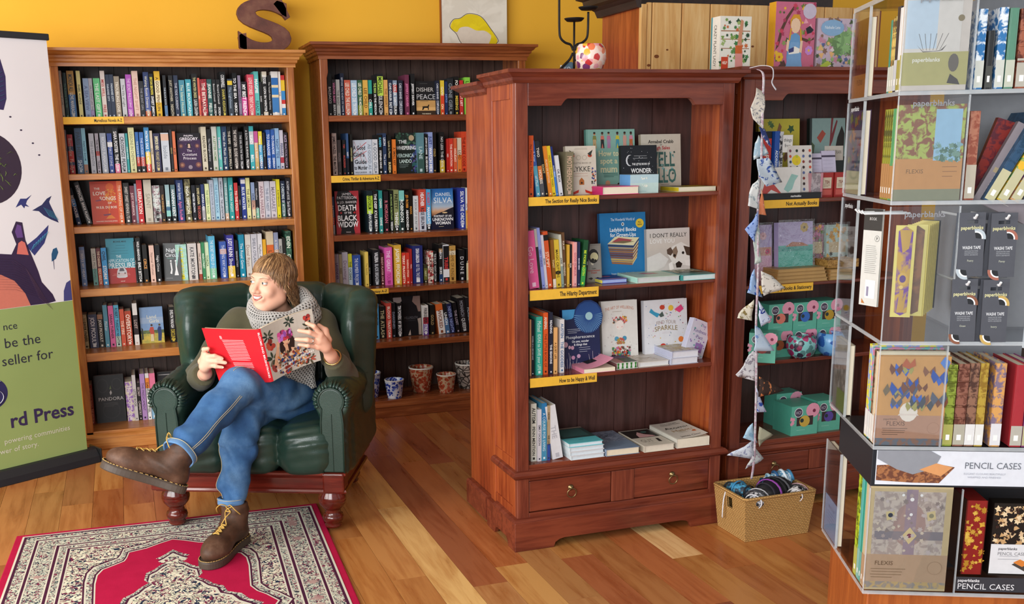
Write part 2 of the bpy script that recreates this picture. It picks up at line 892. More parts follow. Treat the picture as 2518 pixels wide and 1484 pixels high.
def bookcase_drawers(name,label,x0,x1,yf,d,h,shelves,rear=False,panel_left=True):

    """mahogany-stained display bookcase with arched frieze, two drawers and bracket plinth"""

    w = (x1-x0) / 2; t = empty(name,((x0+x1)/2,yf,0)); st = 0.05

    def P(n,mb,m,bev=0.002,par=None): return mb.build(n,m,par or t,bevel=bev)

    fl_z = shelves[-1][0]

    for sg in (-1,1):

        a, b = (-w,-w+0.02) if sg < 0 else (w-0.02,w)

        P('side_panel',MB().box(a+(0.006 if sg<0 else 0),b-(0.006 if sg>0 else 0),0.02,d-0.01,0.1,h-0.04),M_redz)

        # frame on the outer side: front and rear stiles and rails

        q0, q1 = (-w,-w+0.008) if sg < 0 else (w-0.008,w)

        for y0, y1, z0, z1, nm in ((0.0225,0.05,0.1,h-0.04,'side_stile'),(d-0.055,d,0.1,h-0.04,'side_stile'),(0.05,d-0.055,h-0.10,h-0.04,'side_rail'),(0.05,d-0.055,fl_z-0.06,fl_z+0.02,'side_rail'),(0.05,d-0.055,0.1,0.16,'side_rail')):

            P(nm,MB().box(q0,q1,y0,y1,z0,z1),M_redz)

        a, b = (-w,-w+st) if sg < 0 else (w-st,w)

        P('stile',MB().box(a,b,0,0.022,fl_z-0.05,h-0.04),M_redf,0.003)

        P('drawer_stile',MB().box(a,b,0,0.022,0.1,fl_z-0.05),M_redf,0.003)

    # arched frieze

    lo, hi = 1.686, 1.711

    lo += h - 1.812; hi += h - 1.812

    c0, c1 = -w + 0.18, w - 0.17

    pts = [(-w+st,h-0.04),(-w+st,lo),(c0,lo)]

    for k in range(1,7):

        a = k / 6; pts.append((c0+0.028*a,lo+(hi-lo)*math.sin(a*math.pi/2)))

    for k in range(0,7):

        a = 1 - k / 6; pts.append((c1-0.028*a,lo+(hi-lo)*math.sin(a*math.pi/2)))

    pts += [(w-st,lo),(w-st,h-0.04)]

    P('frieze',MB().prism(pts,'y',0.0,0.022),M_red,0.0015)

    P('top_panel',MB().box(-w,w,0.0,d,h-0.04,h-0.012),M_red)

    sweep_profile([(o,z+h)for o,z in CORN2],[(-w,d),(-w,0),(w,0),(w,d)],M_red,'cornice',t)

    for z, tk in shelves[:-1]:

        P('shelf',MB().box(-w+0.018,w-0.018,0.012,d-0.02,z-tk,z),M_red,0.003)

    P('bottom_board',MB().box(-w+0.018,w-0.018,0.006,d-0.02,fl_z-0.02,fl_z),M_red,0.002)

    P('rail',MB().box(-w+st,w-st,0.0,0.022,fl_z-0.05,fl_z-0.016),M_red)

    sweep_profile([(0,fl_z-0.05),(0.01,fl_z-0.05),(0.02,fl_z-0.042),(0.022,fl_z-0.032),(0.016,fl_z-0.024),(0.012,fl_z-0.02),(0,fl_z-0.018)],[(-w,0.24),(-w,0),(w,0),(w,0.24)],M_red,'waist_moulding',t)

    zc0, zc1 = 0.146, fl_z - 0.065

    P('drawer_rail',MB().box(-w+st,w-st,0.0,0.022,0.1,zc0-0.002),M_red)

    P('drawer_rail',MB().box(-w+st,w-st,0.0,0.022,zc1+0.002,fl_z-0.05),M_red)

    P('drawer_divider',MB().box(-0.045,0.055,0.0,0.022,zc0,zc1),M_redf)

    for a, b in ((-w+st+0.002,-0.047),(0.057,w-st-0.002)):

        dr = P('drawer',MB().box(a,b,0.004,0.028,zc0+0.001,zc1-0.001),M_red,0.003)

        cx, cz = (a+b) / 2, zc1 - 0.045

        MB().lathe([(0.012,0),(0.012,0.003),(0.008,0.005),(0.003,0.012),(0,0.012)],16).build('handle_plate',M_brass,dr,True,loc=(cx,0.004,cz),rot=(R(90),0,0))

        ring = [(cx+0.019*math.sin(q),-0.008-0.003*math.cos(q),cz-0.02+0.019*math.cos(q))for q in [2*math.pi*k/20 for k in range(20)]]

        MB().tube(ring,0.0024,6,closed=True).build('ring_handle',M_brass,dr,True)

    # bracket plinth with cut-outs

    pz = 0.118

    def plinth(a,b):

        L = b - a; q = [(a,0),(a+0.165,0),(a+0.172,0.02),(a+0.19,0.03),(a+0.21,0.034),(b-0.21,0.034),(b-0.19,0.03),(b-0.172,0.02),(b-0.165,0),(b,0),(b,pz),(a,pz)]

        return q

    P('plinth_front',MB().prism(plinth(-w-0.02,w+0.02),'y',-0.026,-0.004),M_red,0.002)

    for sg in (-1,1):

        q = [(-0.0038,0),(0.05,0),(0.06,0.02),(0.075,0.032),(d-0.12,0.032),(d-0.10,0.02),(d-0.09,0.0),(d-0.02,0),(d,0.004),(d,pz),(-0.0038,pz)]

        a, b = (-w-0.02,-w-0.001) if sg < 0 else (w+0.001,w+0.02)

        P('plinth_side',MB().prism(q,'x',a,b),M_red,0.002)

    sweep_profile([(0,pz-0.004),(0.022,pz-0.004),(0.022,pz),(0.012,pz+0.007),(0,pz+0.01)],[(-w,d*0.75),(-w,0),(w,0),(w,d*0.75)],M_red,'plinth_moulding',t)

    bws = [0.085,0.125,0.16,0.17,0.15,0.12]; x = -w + 0.012

    MB().box(-w+0.012,w-0.012,d-0.012,d-0.008,0.1,h-0.04).build('back_sheet',M_backr,t)

    while x < w - 0.02 and bws:

        b = min(x+bws.pop(0),w-0.012)

        if not bws: b = w - 0.012

        MB().box(x+0.0012,b-0.0012,d-0.02,d-0.012,fl_z-0.02,h-0.04).build('back_board',M_backr,t); x = b

    tag(t,label,'bookcase'); return t

s = N('antique_brass',0.35,0.5); s.b.inputs['Metallic'].default_value = 0.9; s.color(s.mix(s.noise(s.coord(),200,2).outputs['Fac'],'#a08a60','#6e5c3c')); M_brass = s.m



YC = 3.50

SH_C = [(1.361,0.016),(1.017,0.014),(0.680,0.017),(0.338,0.02)]

caseC = bookcase_drawers('display_bookcase','mahogany stained bookcase with two ring-pull drawers in the middle of the shop floor',1.370,2.272,YC,0.298,1.812,SH_C)

YD = 3.57

SH_D = [(1.314,0.016),(0.967,0.014),(0.643,0.017),(0.300,0.02)]

caseD = bookcase_drawers('display_bookcase','mahogany stained bookcase of stationery and gift boxes behind the hanging bunting',2.358,3.262,YD,0.298,1.830,SH_D)

# the plain unit standing back to back with the middle bookcase

t = empty('rear_bookcase',(1.82,3.802,0))

MB().box(-0.438,0.452,0.0,0.285,0.0,1.755).build('carcass',M_redz,t,bevel=0.003)

sweep_profile([(o*1.15,z+1.79)for o,z in CORN2],[(0.452,0.285),(-0.44,0.285),(-0.44,0.0)],M_red,'cornice',t)

sweep_profile([(0,0.012),(0.026,0.012),(0.026,0.112),(0.018,0.118),(0,0.118)],[(-0.44,0.27),(-0.44,0.02)],M_red,'plinth',t)

MB().box(-0.44,0.45,0,0.285,1.743,1.79).build('top_panel',M_red,t)

tag(t,'plain wooden bookcase standing back to back against the middle bookcase','bookcase')



# tall cabinet seen from its unpainted pine back

M_pine = wood('raw_knotty_pine','#e2bd84','#d3a566','#b47a3e','Z',0.9,0.5,ring=0.25)

M_darkc = wood('dark_walnut','#3c2b26','#2c201d','#1c1513','Y',1.0,0.4)

t = empty('pine_backed_cabinet',(2.345,4.40,0))

MB().box(0.0,1.35,0.022,0.40,0,2.17).build('carcass',M_redz,t)

MB().box(0.0,0.03,0.0,0.022,0,2.17).build('edge_post',M_pine,t,bevel=0.002)

x = 0.03

for b in (0.058,0.213,0.364,0.528,0.68,0.845,1.0,1.165,1.33):

    MB().box(x+0.003,b-0.003,0.002,0.022,0.0,2.178).build('back_board',M_pine,t,bevel=0.003)

    MB().box(b-0.003,b+0.0005,0.010,0.022,0.0,2.178).build('tongue',M_pine,t)

    x = b

sweep_profile([(0,2.155),(0.02,2.155),(0.03,2.185),(0.05,2.2),(0.07,2.21),(0.075,2.235),(0.1,2.245),(0.105,2.275),(0.125,2.285),(0.125,2.31),(0,2.31)],[(0.0,0.0),(0.0,0.40),(1.35,0.40)][::-1],M_darkc,'cornice',t)

for kx, kz, kr in ((0.045,1.90,0.006),(0.085,1.94,0.008),(0.14,1.97,0.004),(0.60,1.99,0.005),(0.90,2.02,0.010),(1.08,1.95,0.007)):

    MB().add([(kx+1.6*kr*math.cos(q),0.0017,kz+kr*math.sin(q))for q in [2*math.pi*i/14 for i in range(14)]],[tuple(range(14))]).build('knot',paper('#7a4420',0.6),t)

tag(t,'tall cabinet seen from behind, raw knotty pine boards and dark cornice','cabinet')

# spines on the shelves: x0|x1|height|lean|ground colours (a>b@f: b from fraction f down)|ink|lettering, one book a line, metres

BOOKROWS = {

'A1':(5.733,1.727,'''
-0.2423|-0.2284|0.234|0|e8e4d8|222222|ANTHOLOGY OF LOVE
-0.2243|-0.2078|0.224|0|1f3a3a|7fc0a8|The Bookshop in the Mill
-0.2037|-0.1702|0.234|0|c9962f>2b6fb0@.5|1d2a30;eef4f4|MONICA ALI;LOVE MARRIAGE
-0.1583|-0.1392|0.234|0|f2e894|3a3020|ISABEL ALLENDE
-0.1288|-0.1017|0.197|0|8fa9cf|5f6f9f|A SEA VIEW
-0.1007|-0.0835|0.197|0|b9b6c4>9f8fc0@.8|222233|ON A NIGHT LIKE THIS
-0.0783|-0.0464|0.197|0|62cf84|e8f8ea|THE LAST GIFT
-0.0427|-0.0206|0.234|0|e8dcd4|c03a3a|MISS WILL;FREE
-0.0175|0.0004|0.216|0|22304a|c8d4e0|PARADISE CITY;B
0.0015|0.0205|0.216|0|22304a|c8d4e0|PARADISE CITY;B
0.0231|0.0495|0.207|0|9c8f7c|f0e8d8|TROUBLING LOVE
0.0548|0.0777|0.195|0|c9cbcf|333333|The Villa of Light;X
0.0814|0.1096|0.216|0|b14fb8|f4d8f4|THE SECRET PHILOSOPHY;LAND
0.1133|0.1427|0.234|0|e8c8b8|b87a6a|THE NIGHT SHIFT
0.1454|0.1669|0.183|0|1c1c20|a0a0a8|THE SILENT GIRL
0.1696|0.1964|0.229|0|2f3f6e>4f5f9a@.35>c8603a@.86|f0ead0|Waiting Room Dreams;AMY
0.1991|0.2191|0.221|0|1a1a1c|e8d83a;f0f0f0|BRYAN BROWN;SWEET JIMMY
0.2245|0.2532|0.233|0|e2b52a>e8dcb4@.2>e2b52a@.68|6a4a20|A GOOD PENGUIN
0.2667|0.282|0.213|0|26282c>5a7fa8@.72|b8c4d0|THE BLACK BOOK
0.295|0.3168|0.212|0|1c1c1e|c0b8a0|JUST ANOTHER;NIGHT
0.3212|0.3431|0.213|0|28344e|d8d8e0|THE TIDE CURRENT
0.3474|0.376|0.189|0|4d8fa3|e4e8c0|The Island House
0.3815|0.4101|0.193|0|3f9fb0|d8f0f0|BLUE MOUNTAIN
0.4145|0.4422|0.221|0|1a1a1a|f0e8a0;d0d0d0|THE WINTER DRESS;LAURA CRANE
0.4433|0.4543|0.2|0|d9614f|f4d8c8|RED
0.456|0.4893|0.193|0|~b02f3c,7a1c28|f4e4d8|THE BETRAYALS
0.4921|0.5155|0.193|0|2b5b5a|e4f0e8|JEANNIE;FIELD
0.5189|0.5368|0.192|0|17181a|e4e4e4|Bernard Cornwell;WAR LORD
0.5396|0.5592|0.192|0|17181a|e4e4e4|Bernard Cornwell;SWORD
0.562|0.5901|0.233|0|17181a|e8e8e8;e8d860|CORNWELL;SHARPE ASSASSIN
0.5985|0.6239|0.195|0|3a4450>e8c83a@.05>3a4450@.16|b0c4d8|The Lighthouse
0.6267|0.6493|0.227|0|131416|f4f4f4|TO THE SEA;NIKKI
0.6539|0.668|0.213|0|8a7f96|3a2f46|CATHEDRALS
0.6703|0.6987|0.181|0|1c1820>d84fa0@.45|ffffff|MY BEST;FRIEND
0.7033|0.7386|0.218|0|d94f63|fbe0d8|LOVE STORIES;TRENT DALTON
0.7393|0.7644|0.234|0|63c4c0|ffffff;2a6a6a|MAGPIE;READ
0.7667|0.7805|0.181|0|1a1c1e|c8c8c8|DARK
0.7851|0.8093|0.234|0|e4dcc8>1c1c1e@.12>e4dcc8@.9|f4f4f4|JESSE;LION IN WINTER
0.8121|0.8295|0.214|0|161618|d8d8d8|The Temple House Vanishing
0.8323|0.8682|0.234|0|e8e8e4>2f6fb8@.14>e8d8b0@.3>2f7fc8@.36>e8d8b0@.52>3f7fc0@.58>e8e8e4@.92|ffffff|.
0.87|0.8833|0.234|0|ecece8|8a8a8a|THE
0.8845|0.9048|0.215|0|c83a3a>e8c83a@.12>3f8fd0@.38>c83a3a@.6>e8e8e8@.7>3f8fd0@.8|ffffff|A;B;C
'''),

'A2':(5.733,1.446,'''
-0.2457|-0.2342|0.223|0|b8b5c0|444450|THE ARC
-0.2301|-0.2041|0.199|0|c8303a>2a2f60@.3>d8403a@.42>2a2f60@.7>c8303a@.78|f4e8d8|Bernadine;Family
-0.1926|-0.1612|0.23|0|1f4f7c|16304a;c8d8e8|PARIS HELP;SHOP
-0.1596|-0.1402|0.23|0|8fd0e8>a87a60@.8|2f6a8a|PAINTED ROOM
-0.1255|-0.1007|0.203|0|c4c8d4|8a90a0|THE LABYRINTH
-0.0949|-0.078|0.203|0|b4aebb>c04038@.45>b4aebb@.56|403848|THE NIGHT;TRAIN
-0.0711|-0.0409|0.204|0|aab4c6|f4f8fc|RICHARD FLANAGAN
-0.0356|-0.0116|0.202|0|1f3f90>f0f0f0@.22>1f3f90@.34|d8e0f0|THE FIRST STONE
-0.0063|0.0188|0.23|0|161618>e87fa8@.8|f8f8f8|SARA FOSTER;THE HUSH
0.0247|0.0525|0.201|0|c8ccd4|33363c|CROSSINGS;PEARL
0.0552|0.067|0.201|0|2fa0a0|e0f4f0|A KIND OF BLUE
0.0713|0.101|0.23|0|dfe0a8|6a6a50|LESSONS IN CHEMISTRY
0.1048|0.1215|0.207|0|2f6bb5>c04030@.62>1a1a1a@.85|e8f0f8|THE SUICIDE SEASON
0.1253|0.147|0.206|0|2f6bb5>c04030@.62>1a1a1a@.85|e8f0f8|THE SUICIDE SEASON
0.1513|0.1758|0.23|0|3f8fc8>e8c850@.55>d04028@.82|ffffff|PATRICK GALE;TAKE NOTHING
0.1785|0.1921|0.213|0|d8c8b0|5a4a3a|OLIVE
0.1959|0.2287|0.199|0|2b2a4f|f0e8c0;d8c890|EMPEROR NERO;MARGARET GEORGE
0.2342|0.2737|0.201|0|c9d0d8>e0b8a0@.03>c9d0d8@.2|7a8490|Isolde
0.2792|0.2908|0.217|0|2a2a2e|b0a060|GRACE
0.2935|0.3084|0.208|0|d9744a|2a1a14|A LIFE
0.4436|0.47|0.23|0|d8d0b8|5a5040|READER BLOOM
0.4739|0.4942|0.217|0|17171a|c8c8d0|The Midnight Library
0.4981|0.5235|0.23|0|c9ccc4|6a8a5a|A LETTER HOME
0.5246|0.5473|0.23|0|5fbfb8|e8d8f0|SUMMER SECRET
0.5507|0.5774|0.23|0|1f3a5c|f4f4f4|When the Music Stops
0.5802|0.6001|0.23|0|161616|c8c0b0|THE RIPE;LEMON MALL
0.6059|0.6373|0.229|0|1e1614|d8d0c8|THE WOLF DEN;ELODIE HARPER
0.6401|0.6613|0.201|0|141416|e0e0e4|THE GIRL ON THE TRAIN;PAULA
0.6717|0.6947|0.229|0|151517|f0f0f0|A SLOW FIRE BURNING;PAULA
0.6976|0.7206|0.23|0|3fb0b8>c8ccd0@.12>3fb0b8@.42|ffffff|ILIAD;BELL
0.7224|0.742|0.203|0|c85a9a>d8b880@.3>c8b070@.8|f8e8f0|Beach Read
0.7455|0.7652|0.202|0|e8d83a>5fb0d8@.35>3f6fa8@.8|ffffff|Happy Hour;LOVERS
0.7687|0.7826|0.195|0|22202a|e4e4d8|Taking the Path
0.789|0.8106|0.21|0|2f5fb0|e0e8f4|TO PARADISE;EMMA
0.8135|0.8328|0.21|0|2f5fb0|e0e8f4|TO PARADISE;EMMA
0.8357|0.8574|0.217|0|8fb8e0|3a5a8a|NIGHT TIDE
0.8603|0.8797|0.207|0|c8c8d8>a83a4a@.7>c8c8d8@.85|2a3a6a|FERRARA
0.882|0.9032|0.195|0|18161e|b8a8c8|ALICE;PRACTICAL MAGIC
'''),

'A3':(5.733,1.182,'''
-0.2216|-0.1997|0.193|-9|141c2c>5fa0e0@.3>142c5c@.5|ffffff|BELLA HOUSE
-0.1703|-0.1458|0.225|-13|17181a|f0f0f0|INTIMACIES;BRIDE FLIGHT
-0.0098|0.0167|0.222|0|e0682f|fff0d8|THE MAKING OF HER
0.0227|0.0518|0.211|0|1e1a18|f4f0e8|SWEET SWEET REVENGE LTD.
0.0553|0.0779|0.195|0|6f2f3f|e8c8c8|JUDY WARWICK
0.0789|0.0895|0.205|0|8a9aac|2a3440|NAIL
0.0905|0.1183|0.224|0|c4232b|ffe8e0|LIBERATION
0.1258|0.1649|0.224|0|cfc9b8|a8a290|SAINT
0.169|0.2072|0.193|0|~b8c4c0,8a6a74|f4f4f0;1a1a1a|THE CURIOUS;FAMILY
0.2097|0.2292|0.192|0|2a201c|c89a5a|TOM KENEALLY
0.2353|0.2568|0.195|0|9fc0c4>3f6a8a@.6>8fd0c8@.7>1a1a1a@.86|f0f4f4|PIN
0.2635|0.2867|0.194|0|5a7a80>1a2428@.85|f4f8f8|HANNAH KENT
0.2944|0.329|0.219|0|2a3f74|e8ecf4;e87fb0|marian keyes;Again Rachel
0.3357|0.3668|0.221|0|~4f4a38,8a845a|f0f0e0|INGA SIMPSON
0.372|0.3918|0.189|0|1a1c26|e4e8f0|MISTER BROWN
0.3954|0.4189|0.188|0|171716|e8d8a0;c85a50|SOFIE LAGUNA;THE CHOKE
0.4215|0.4383|0.192|0|2a3a70>a8a8ac@.62|e8ecf4|SOPHIA LARK
0.4425|0.4645|0.194|0|dfe8b0|7a9a5a|THE GREEN ROAD
0.4676|0.4887|0.214|0|b8c4d4|5a6474|VISION A WINTER VILLAGE
0.4908|0.515|0.224|0|a8d4e8|2f6a9a|THE SUMMER BOOK
0.5187|0.5399|0.224|0|c4ccd8|4a4e5a|AMANDA LOHREY;THE LABYRINTH
0.5452|0.5637|0.224|0|6f9fa0>d8b8a0@.85|ffffff|THE OTHER SIDE OF BEAUTY
0.568|0.593|0.224|0|2f9f9f|f0f8f0|THE TRIVIA NIGHT
0.5983|0.618|0.195|0|d03f3f|ffe8e0|TO THE FOLD
0.6212|0.633|0.179|0|1a1a1c|9a9a9a|GOLD
0.6357|0.6597|0.22|0|2a3f90>e4e4e8@.04>2a3f90@.14|e4ecf8|BLUE WATER
0.6624|0.6839|0.22|0|e4e4a0|6a6a40|THE LEMON
0.6893|0.7081|0.195|0|8fa4c8>d8a890@.5>e8d8b0@.75|3a3a4a|HORIZON
0.7108|0.7281|0.195|0|1c1e26>8fd0b8@.72|f0f0f0|Honeybee;Craig
0.7324|0.7595|0.198|0|d8ccd0|9a7a84|ANNA HARRIS
0.7622|0.7904|0.199|0|c8ccd8|7a8498|THE SEA NEST
0.7937|0.8247|0.198|0|d0ccd4|8a8494|MARGARET
0.8275|0.8466|0.208|0|e0d82a|5a5420|A SISTERHOOD
0.852|0.8756|0.199|0|1c2a44>2f5a50@.6|c8d8e0|A CHRISTMAS;BY MYSTERY
0.8795|0.9053|0.214|0|181a24|e0e4ec|ALCHEMY and ROSE;Sarah Maine
'''),

'A4':(5.733,0.861,'''
-0.2252|-0.1995|0.207|0|7f9fd4>a8b4d0@.08>7f9fd4@.3|e8eef8|MAKE MY HEART
-0.1672|-0.1438|0.195|0|c8c4b8>6fa8a0@.55|3a3a36|KATE MILDENHALL
-0.1409|-0.1209|0.195|0|6a2430>c85a44@.55|f0d8b8|THE CHANGER;ONLY ADULT
-0.1174|-0.0914|0.197|0|3f9fe0|0f1c30;ffffff|OWL;STORM
0.0505|0.0587|0.221|0|1c1c1e|9a9a9a|NOTES
0.0617|0.0847|0.241|0|151515|f4f4f4|WILD ABANDON;EMILY BITTO
0.0924|0.1154|0.203|0|161310|e8a050|CIRCE
0.1272|0.1529|0.198|0|e8c4b4|6a4a40|Normal Women
0.158|0.1823|0.199|0|14161a|f4f4f4|Night Circus
0.2653|0.3227|0.196|0|~b0d8d8,a0d0b8|e8e03a|KATE MORTON
0.328|0.3753|0.199|0|d4d0cc|5a5a5e|KATE MORTON
0.3822|0.3991|0.197|0|e0ccc0>a84a3a@.85|7a5a54|THE LAST HOUSE
0.4017|0.4176|0.202|0|3f8f5f|e0f4e0|MAIN STREET
0.4192|0.4404|0.201|0|d4e8c0|6a8a5a|TORZA
0.4425|0.476|0.234|0|5fb8dc>7fc8a0@.75|f0f8fc|THE SECRET WORLD OF CONNIE
0.5|0.5348|0.202|0|3f5fb0>c8a8a8@.2>3f5fb0@.34|dce4f4|THE LONG WAY HOME
0.5402|0.5778|0.235|0|3f3fa0>2a2a80@.35>e8c850@.72|f4f4fc;ffffff|JUDY NUNN;Showtime
0.5832|0.5994|0.204|0|1a1a1e|a8a8b0|MANHATTAN
0.6048|0.6345|0.235|0|1f8fb0|f4fbfc|The Royal Game
0.64|0.6698|0.234|0|d8d4cc|9a7a6a|Donal Ryan
0.6726|0.7053|0.235|0|d0d0d8|5a5e70|SHEILA O'FLANAGAN
0.708|0.7326|0.236|0|e0e0e4|2a3040|Mayflies Andrew
0.7353|0.7534|0.203|0|e8b030|7a4a10|KEY
0.7573|0.7958|0.245|0|d8c8a8>d86a30@.3>d8c8a8@.75|6a5030|LIE
0.7985|0.8234|0.238|0|8f9ab8>c8a890@.4|e8e4e0|A THOUSAND LIVES
0.8261|0.8438|0.201|0|b0b0ac|3a3a3a|NIGHT;JUNE
0.8455|0.8621|0.206|0|202020|f0f0f0|LIBBY
0.8649|0.8955|0.243|0|~3f6f5a,1f3f34|e4f0e4|EDEN;GREEN
'''),

'A5':(5.733,0.523,'''
-0.2452|-0.2206|0.184|0|~d8d0a8,b0a478|3a3424|DIVER PAPERS
-0.2145|-0.1702|0.183|0|3a3f5c|f0f0f4|JODI PICOULT
-0.1671|-0.1405|0.18|0|24201e>a8785a@.0>24201e@.14|f0e8d8|JODI PICOULT
-0.1362|-0.1138|0.229|0|5f9fb8|f4f8fa|Pilcher
-0.1095|-0.0828|0.224|0|e86fa8|3a1a2a|SARAH TURNER
-0.0803|-0.0553|0.226|0|5fb8dc>c8e0d0@.75|1a2a3a|ROBERT;TUESDAY NIGHTS
-0.0522|-0.0296|0.201|0|d85a40|f8d8c0|THE FIRE
-0.0265|0.0061|0.189|0|b84a30|f8e8d8|OVERSTORY
0.0156|0.0395|0.229|0|e4e0dc>2a2024@.28>e4e0dc@.75|c0a8a0|LOST
0.2032|0.2354|0.197|0|171412|e8e8e8;c8b040|EVELYN WAUGH;DECLINE
0.2386|0.2644|0.198|0|3f9fb0|e8f4f4|MAEVE BINCHY
0.2677|0.3001|0.233|0|23303f|e8f0f4|THE WHITE
0.3066|0.3326|0.214|0|c8a070|4a3020|OLD
0.3391|0.3652|0.202|0|3f5a48|e0e8d8|FERN
'''),

'A6':(5.733,0.100,'''
-0.2496|-0.2277|0.221|0|7f2f24|e8a890|NICHOLAS SPARKS;THE RETURN
-0.0575|-0.0197|0.223|0|~9a6fc0,e0d8c0|f4e8f8|THE ADOPTION
-0.0189|-0.0001|0.258|0|d4d0d0|6a6264|LITTLE BOOK
0.0031|0.0211|0.212|0|1b1719|c8b8b8|SECRET;CHEMISTRY
0.0223|0.048|0.261|0|b48fc8|3a2a44|THE PREDICAMENT
0.0513|0.0702|0.262|0|e4e0e0>e88a3a@.1>f0f0f0@.32|1a1a1a|DANIELLE;STEEL
0.071|0.1029|0.259|0|e87fa0>8fc0e0@.55|ffffff|GRACE
'''),

'B1':(5.760,1.725,'''
1.1286|1.1415|0.227|0|1b1b1d>e8e8e8@.0>1b1b1d@.08|9a9a9a|THIRD
1.145|1.1667|0.227|0|151517|f8f8f8|BALDACCI
1.1708|1.1903|0.197|0|2a2024|e87fb0;f0f0f0|WINTER BABY;BERRY
1.1932|1.2138|0.197|0|c8c8c4|5a5a58|THE BASIC
1.2168|1.2375|0.23|0|16203a|d0d8e8|BEFORE YOU KNEW MY NAME
1.2393|1.2731|0.194|0|d4604a|f8e8d8|LEE CHILD;THE KILLING
1.276|1.3106|0.193|0|a8c4dc|f4f8fc|LEE CHILD;DIE TRYING
1.3148|1.3416|0.194|0|2f5f3f>8a9a40@.7|f4f0d8|LEE CHILD;THE MIDNIGHT
1.3446|1.3716|0.194|0|e0b050|7a4a14|LEE CHILD
1.3746|1.3969|0.194|0|2fa090>161616@.38>2fa090@.62|f0f8f4|A;CHILL
1.4017|1.4246|0.192|0|171a17|b8d86a;f0f0f0|THE MAN;IN THE MIDDLE
1.4288|1.4621|0.228|0|1a1a1c>b8d850@.06>1a1a1c@.52|1a2a10;c8c8c8|MICHAEL;SILENCE
1.4651|1.4864|0.195|0|e0a860|8a5a24|THE DESERT
1.4894|1.5137|0.195|0|1f2a44|f0f4f8|CLIVE CUSSLER;FAST ICE
1.5168|1.5412|0.193|0|8a9ab0>b83a3a@.12>8a9ab0@.34>2a2a30@.72|f4f4f4|CUSSLER;SABOTEURS
1.5473|1.5749|0.193|0|1a1c2e|c8ccd8|CARE D BARNES;COMPULSION
1.5871|1.6117|0.223|0|6f2f4a|e87fb0|JEFFERY DEAVER
1.6222|1.6456|0.229|0|141416|f4f4f4|JEFFERY DEAVER
1.7699|1.7919|0.192|0|1c2238|d0d4e0|CARE D BARNES;COMPULSION
1.7981|1.8201|0.193|0|e8c83a>d8482a@.4|fff0c0|GAME;ON
1.8233|1.839|0.187|0|1f2f5a|7fa0e0|JUSTICE
1.8403|1.8769|0.204|0|23262a|8a9096|GONE GIRL
1.8832|1.9086|0.215|0|171716|f8f4e8;e8c84a|FOLEY;MISSING
1.9136|1.9352|0.194|0|c83030|fff0e8|GUEST LIST
1.9435|1.9754|0.21|0|8fd84a|3a6a1a|LIES;CALENDAR
'''),

'B2':(5.760,1.403,'''
1.1564|1.182|0.23|0|d8c0b8|3a2a28|JAMES HAZEL;THE MAYFLY
1.1862|1.2059|0.193|0|4a4040|8a7a7a|HAZEL
1.2149|1.231|0.193|0|1c1a1c|c84a44|TIM;MURDERER
1.237|1.2508|0.228|0|3f5f8f>1a1a22@.6|e4e8f0|REEF
1.258|1.2719|0.223|0|161614|e8e0a0|CANTICLE CREEK
1.3565|1.3838|0.193|0|c8d0dc|8a94a4|AS GOOD AS
1.3863|1.4174|0.193|0|d4d6dc|7a828e|A GOOD GIRL
1.4235|1.4449|0.218|0|181818|5fc8e8;f4f4f4|KAREN;STEPHEN KING
1.4492|1.4694|0.226|0|2f3f5f|f0f0f4|LEON;The Last
1.4756|1.4971|0.217|0|181614|e8d8a0|Lynda La Plante;BURIED
1.5033|1.523|0.191|0|e07a30|4a2a10|A SMALL KEY
1.6523|1.6931|0.226|0|5f8a94>3a5a54@.5|b8d0d4|LANE
1.6962|1.7151|0.217|0|151515|f4f4f4|JOHN LE CARRE;SILVERVIEW
1.717|1.7435|0.228|0|8f9fd0|2a3a7a;ffffff|JUST;WATCH ME
1.7466|1.7656|0.225|0|191514|c8a860|COLD
1.7846|1.8132|0.228|0|171717>c8a83a@.7|f0f0f0|NO LESS THE DEVIL
1.8291|1.8418|0.189|0|b82a24|f4d8d0|RED
1.8438|1.8674|0.192|0|d03a2a|f8e0d0|THE INVITATION
1.8706|1.8911|0.191|0|d8603a|f8e0d0|HOLIDAY
1.8949|1.9183|0.194|0|d8c8b0>e07a30@.5|7a3a1a|LORD
1.9191|1.9509|0.229|0|d84a2a|7a1a10|THE ROSE CODE
'''),

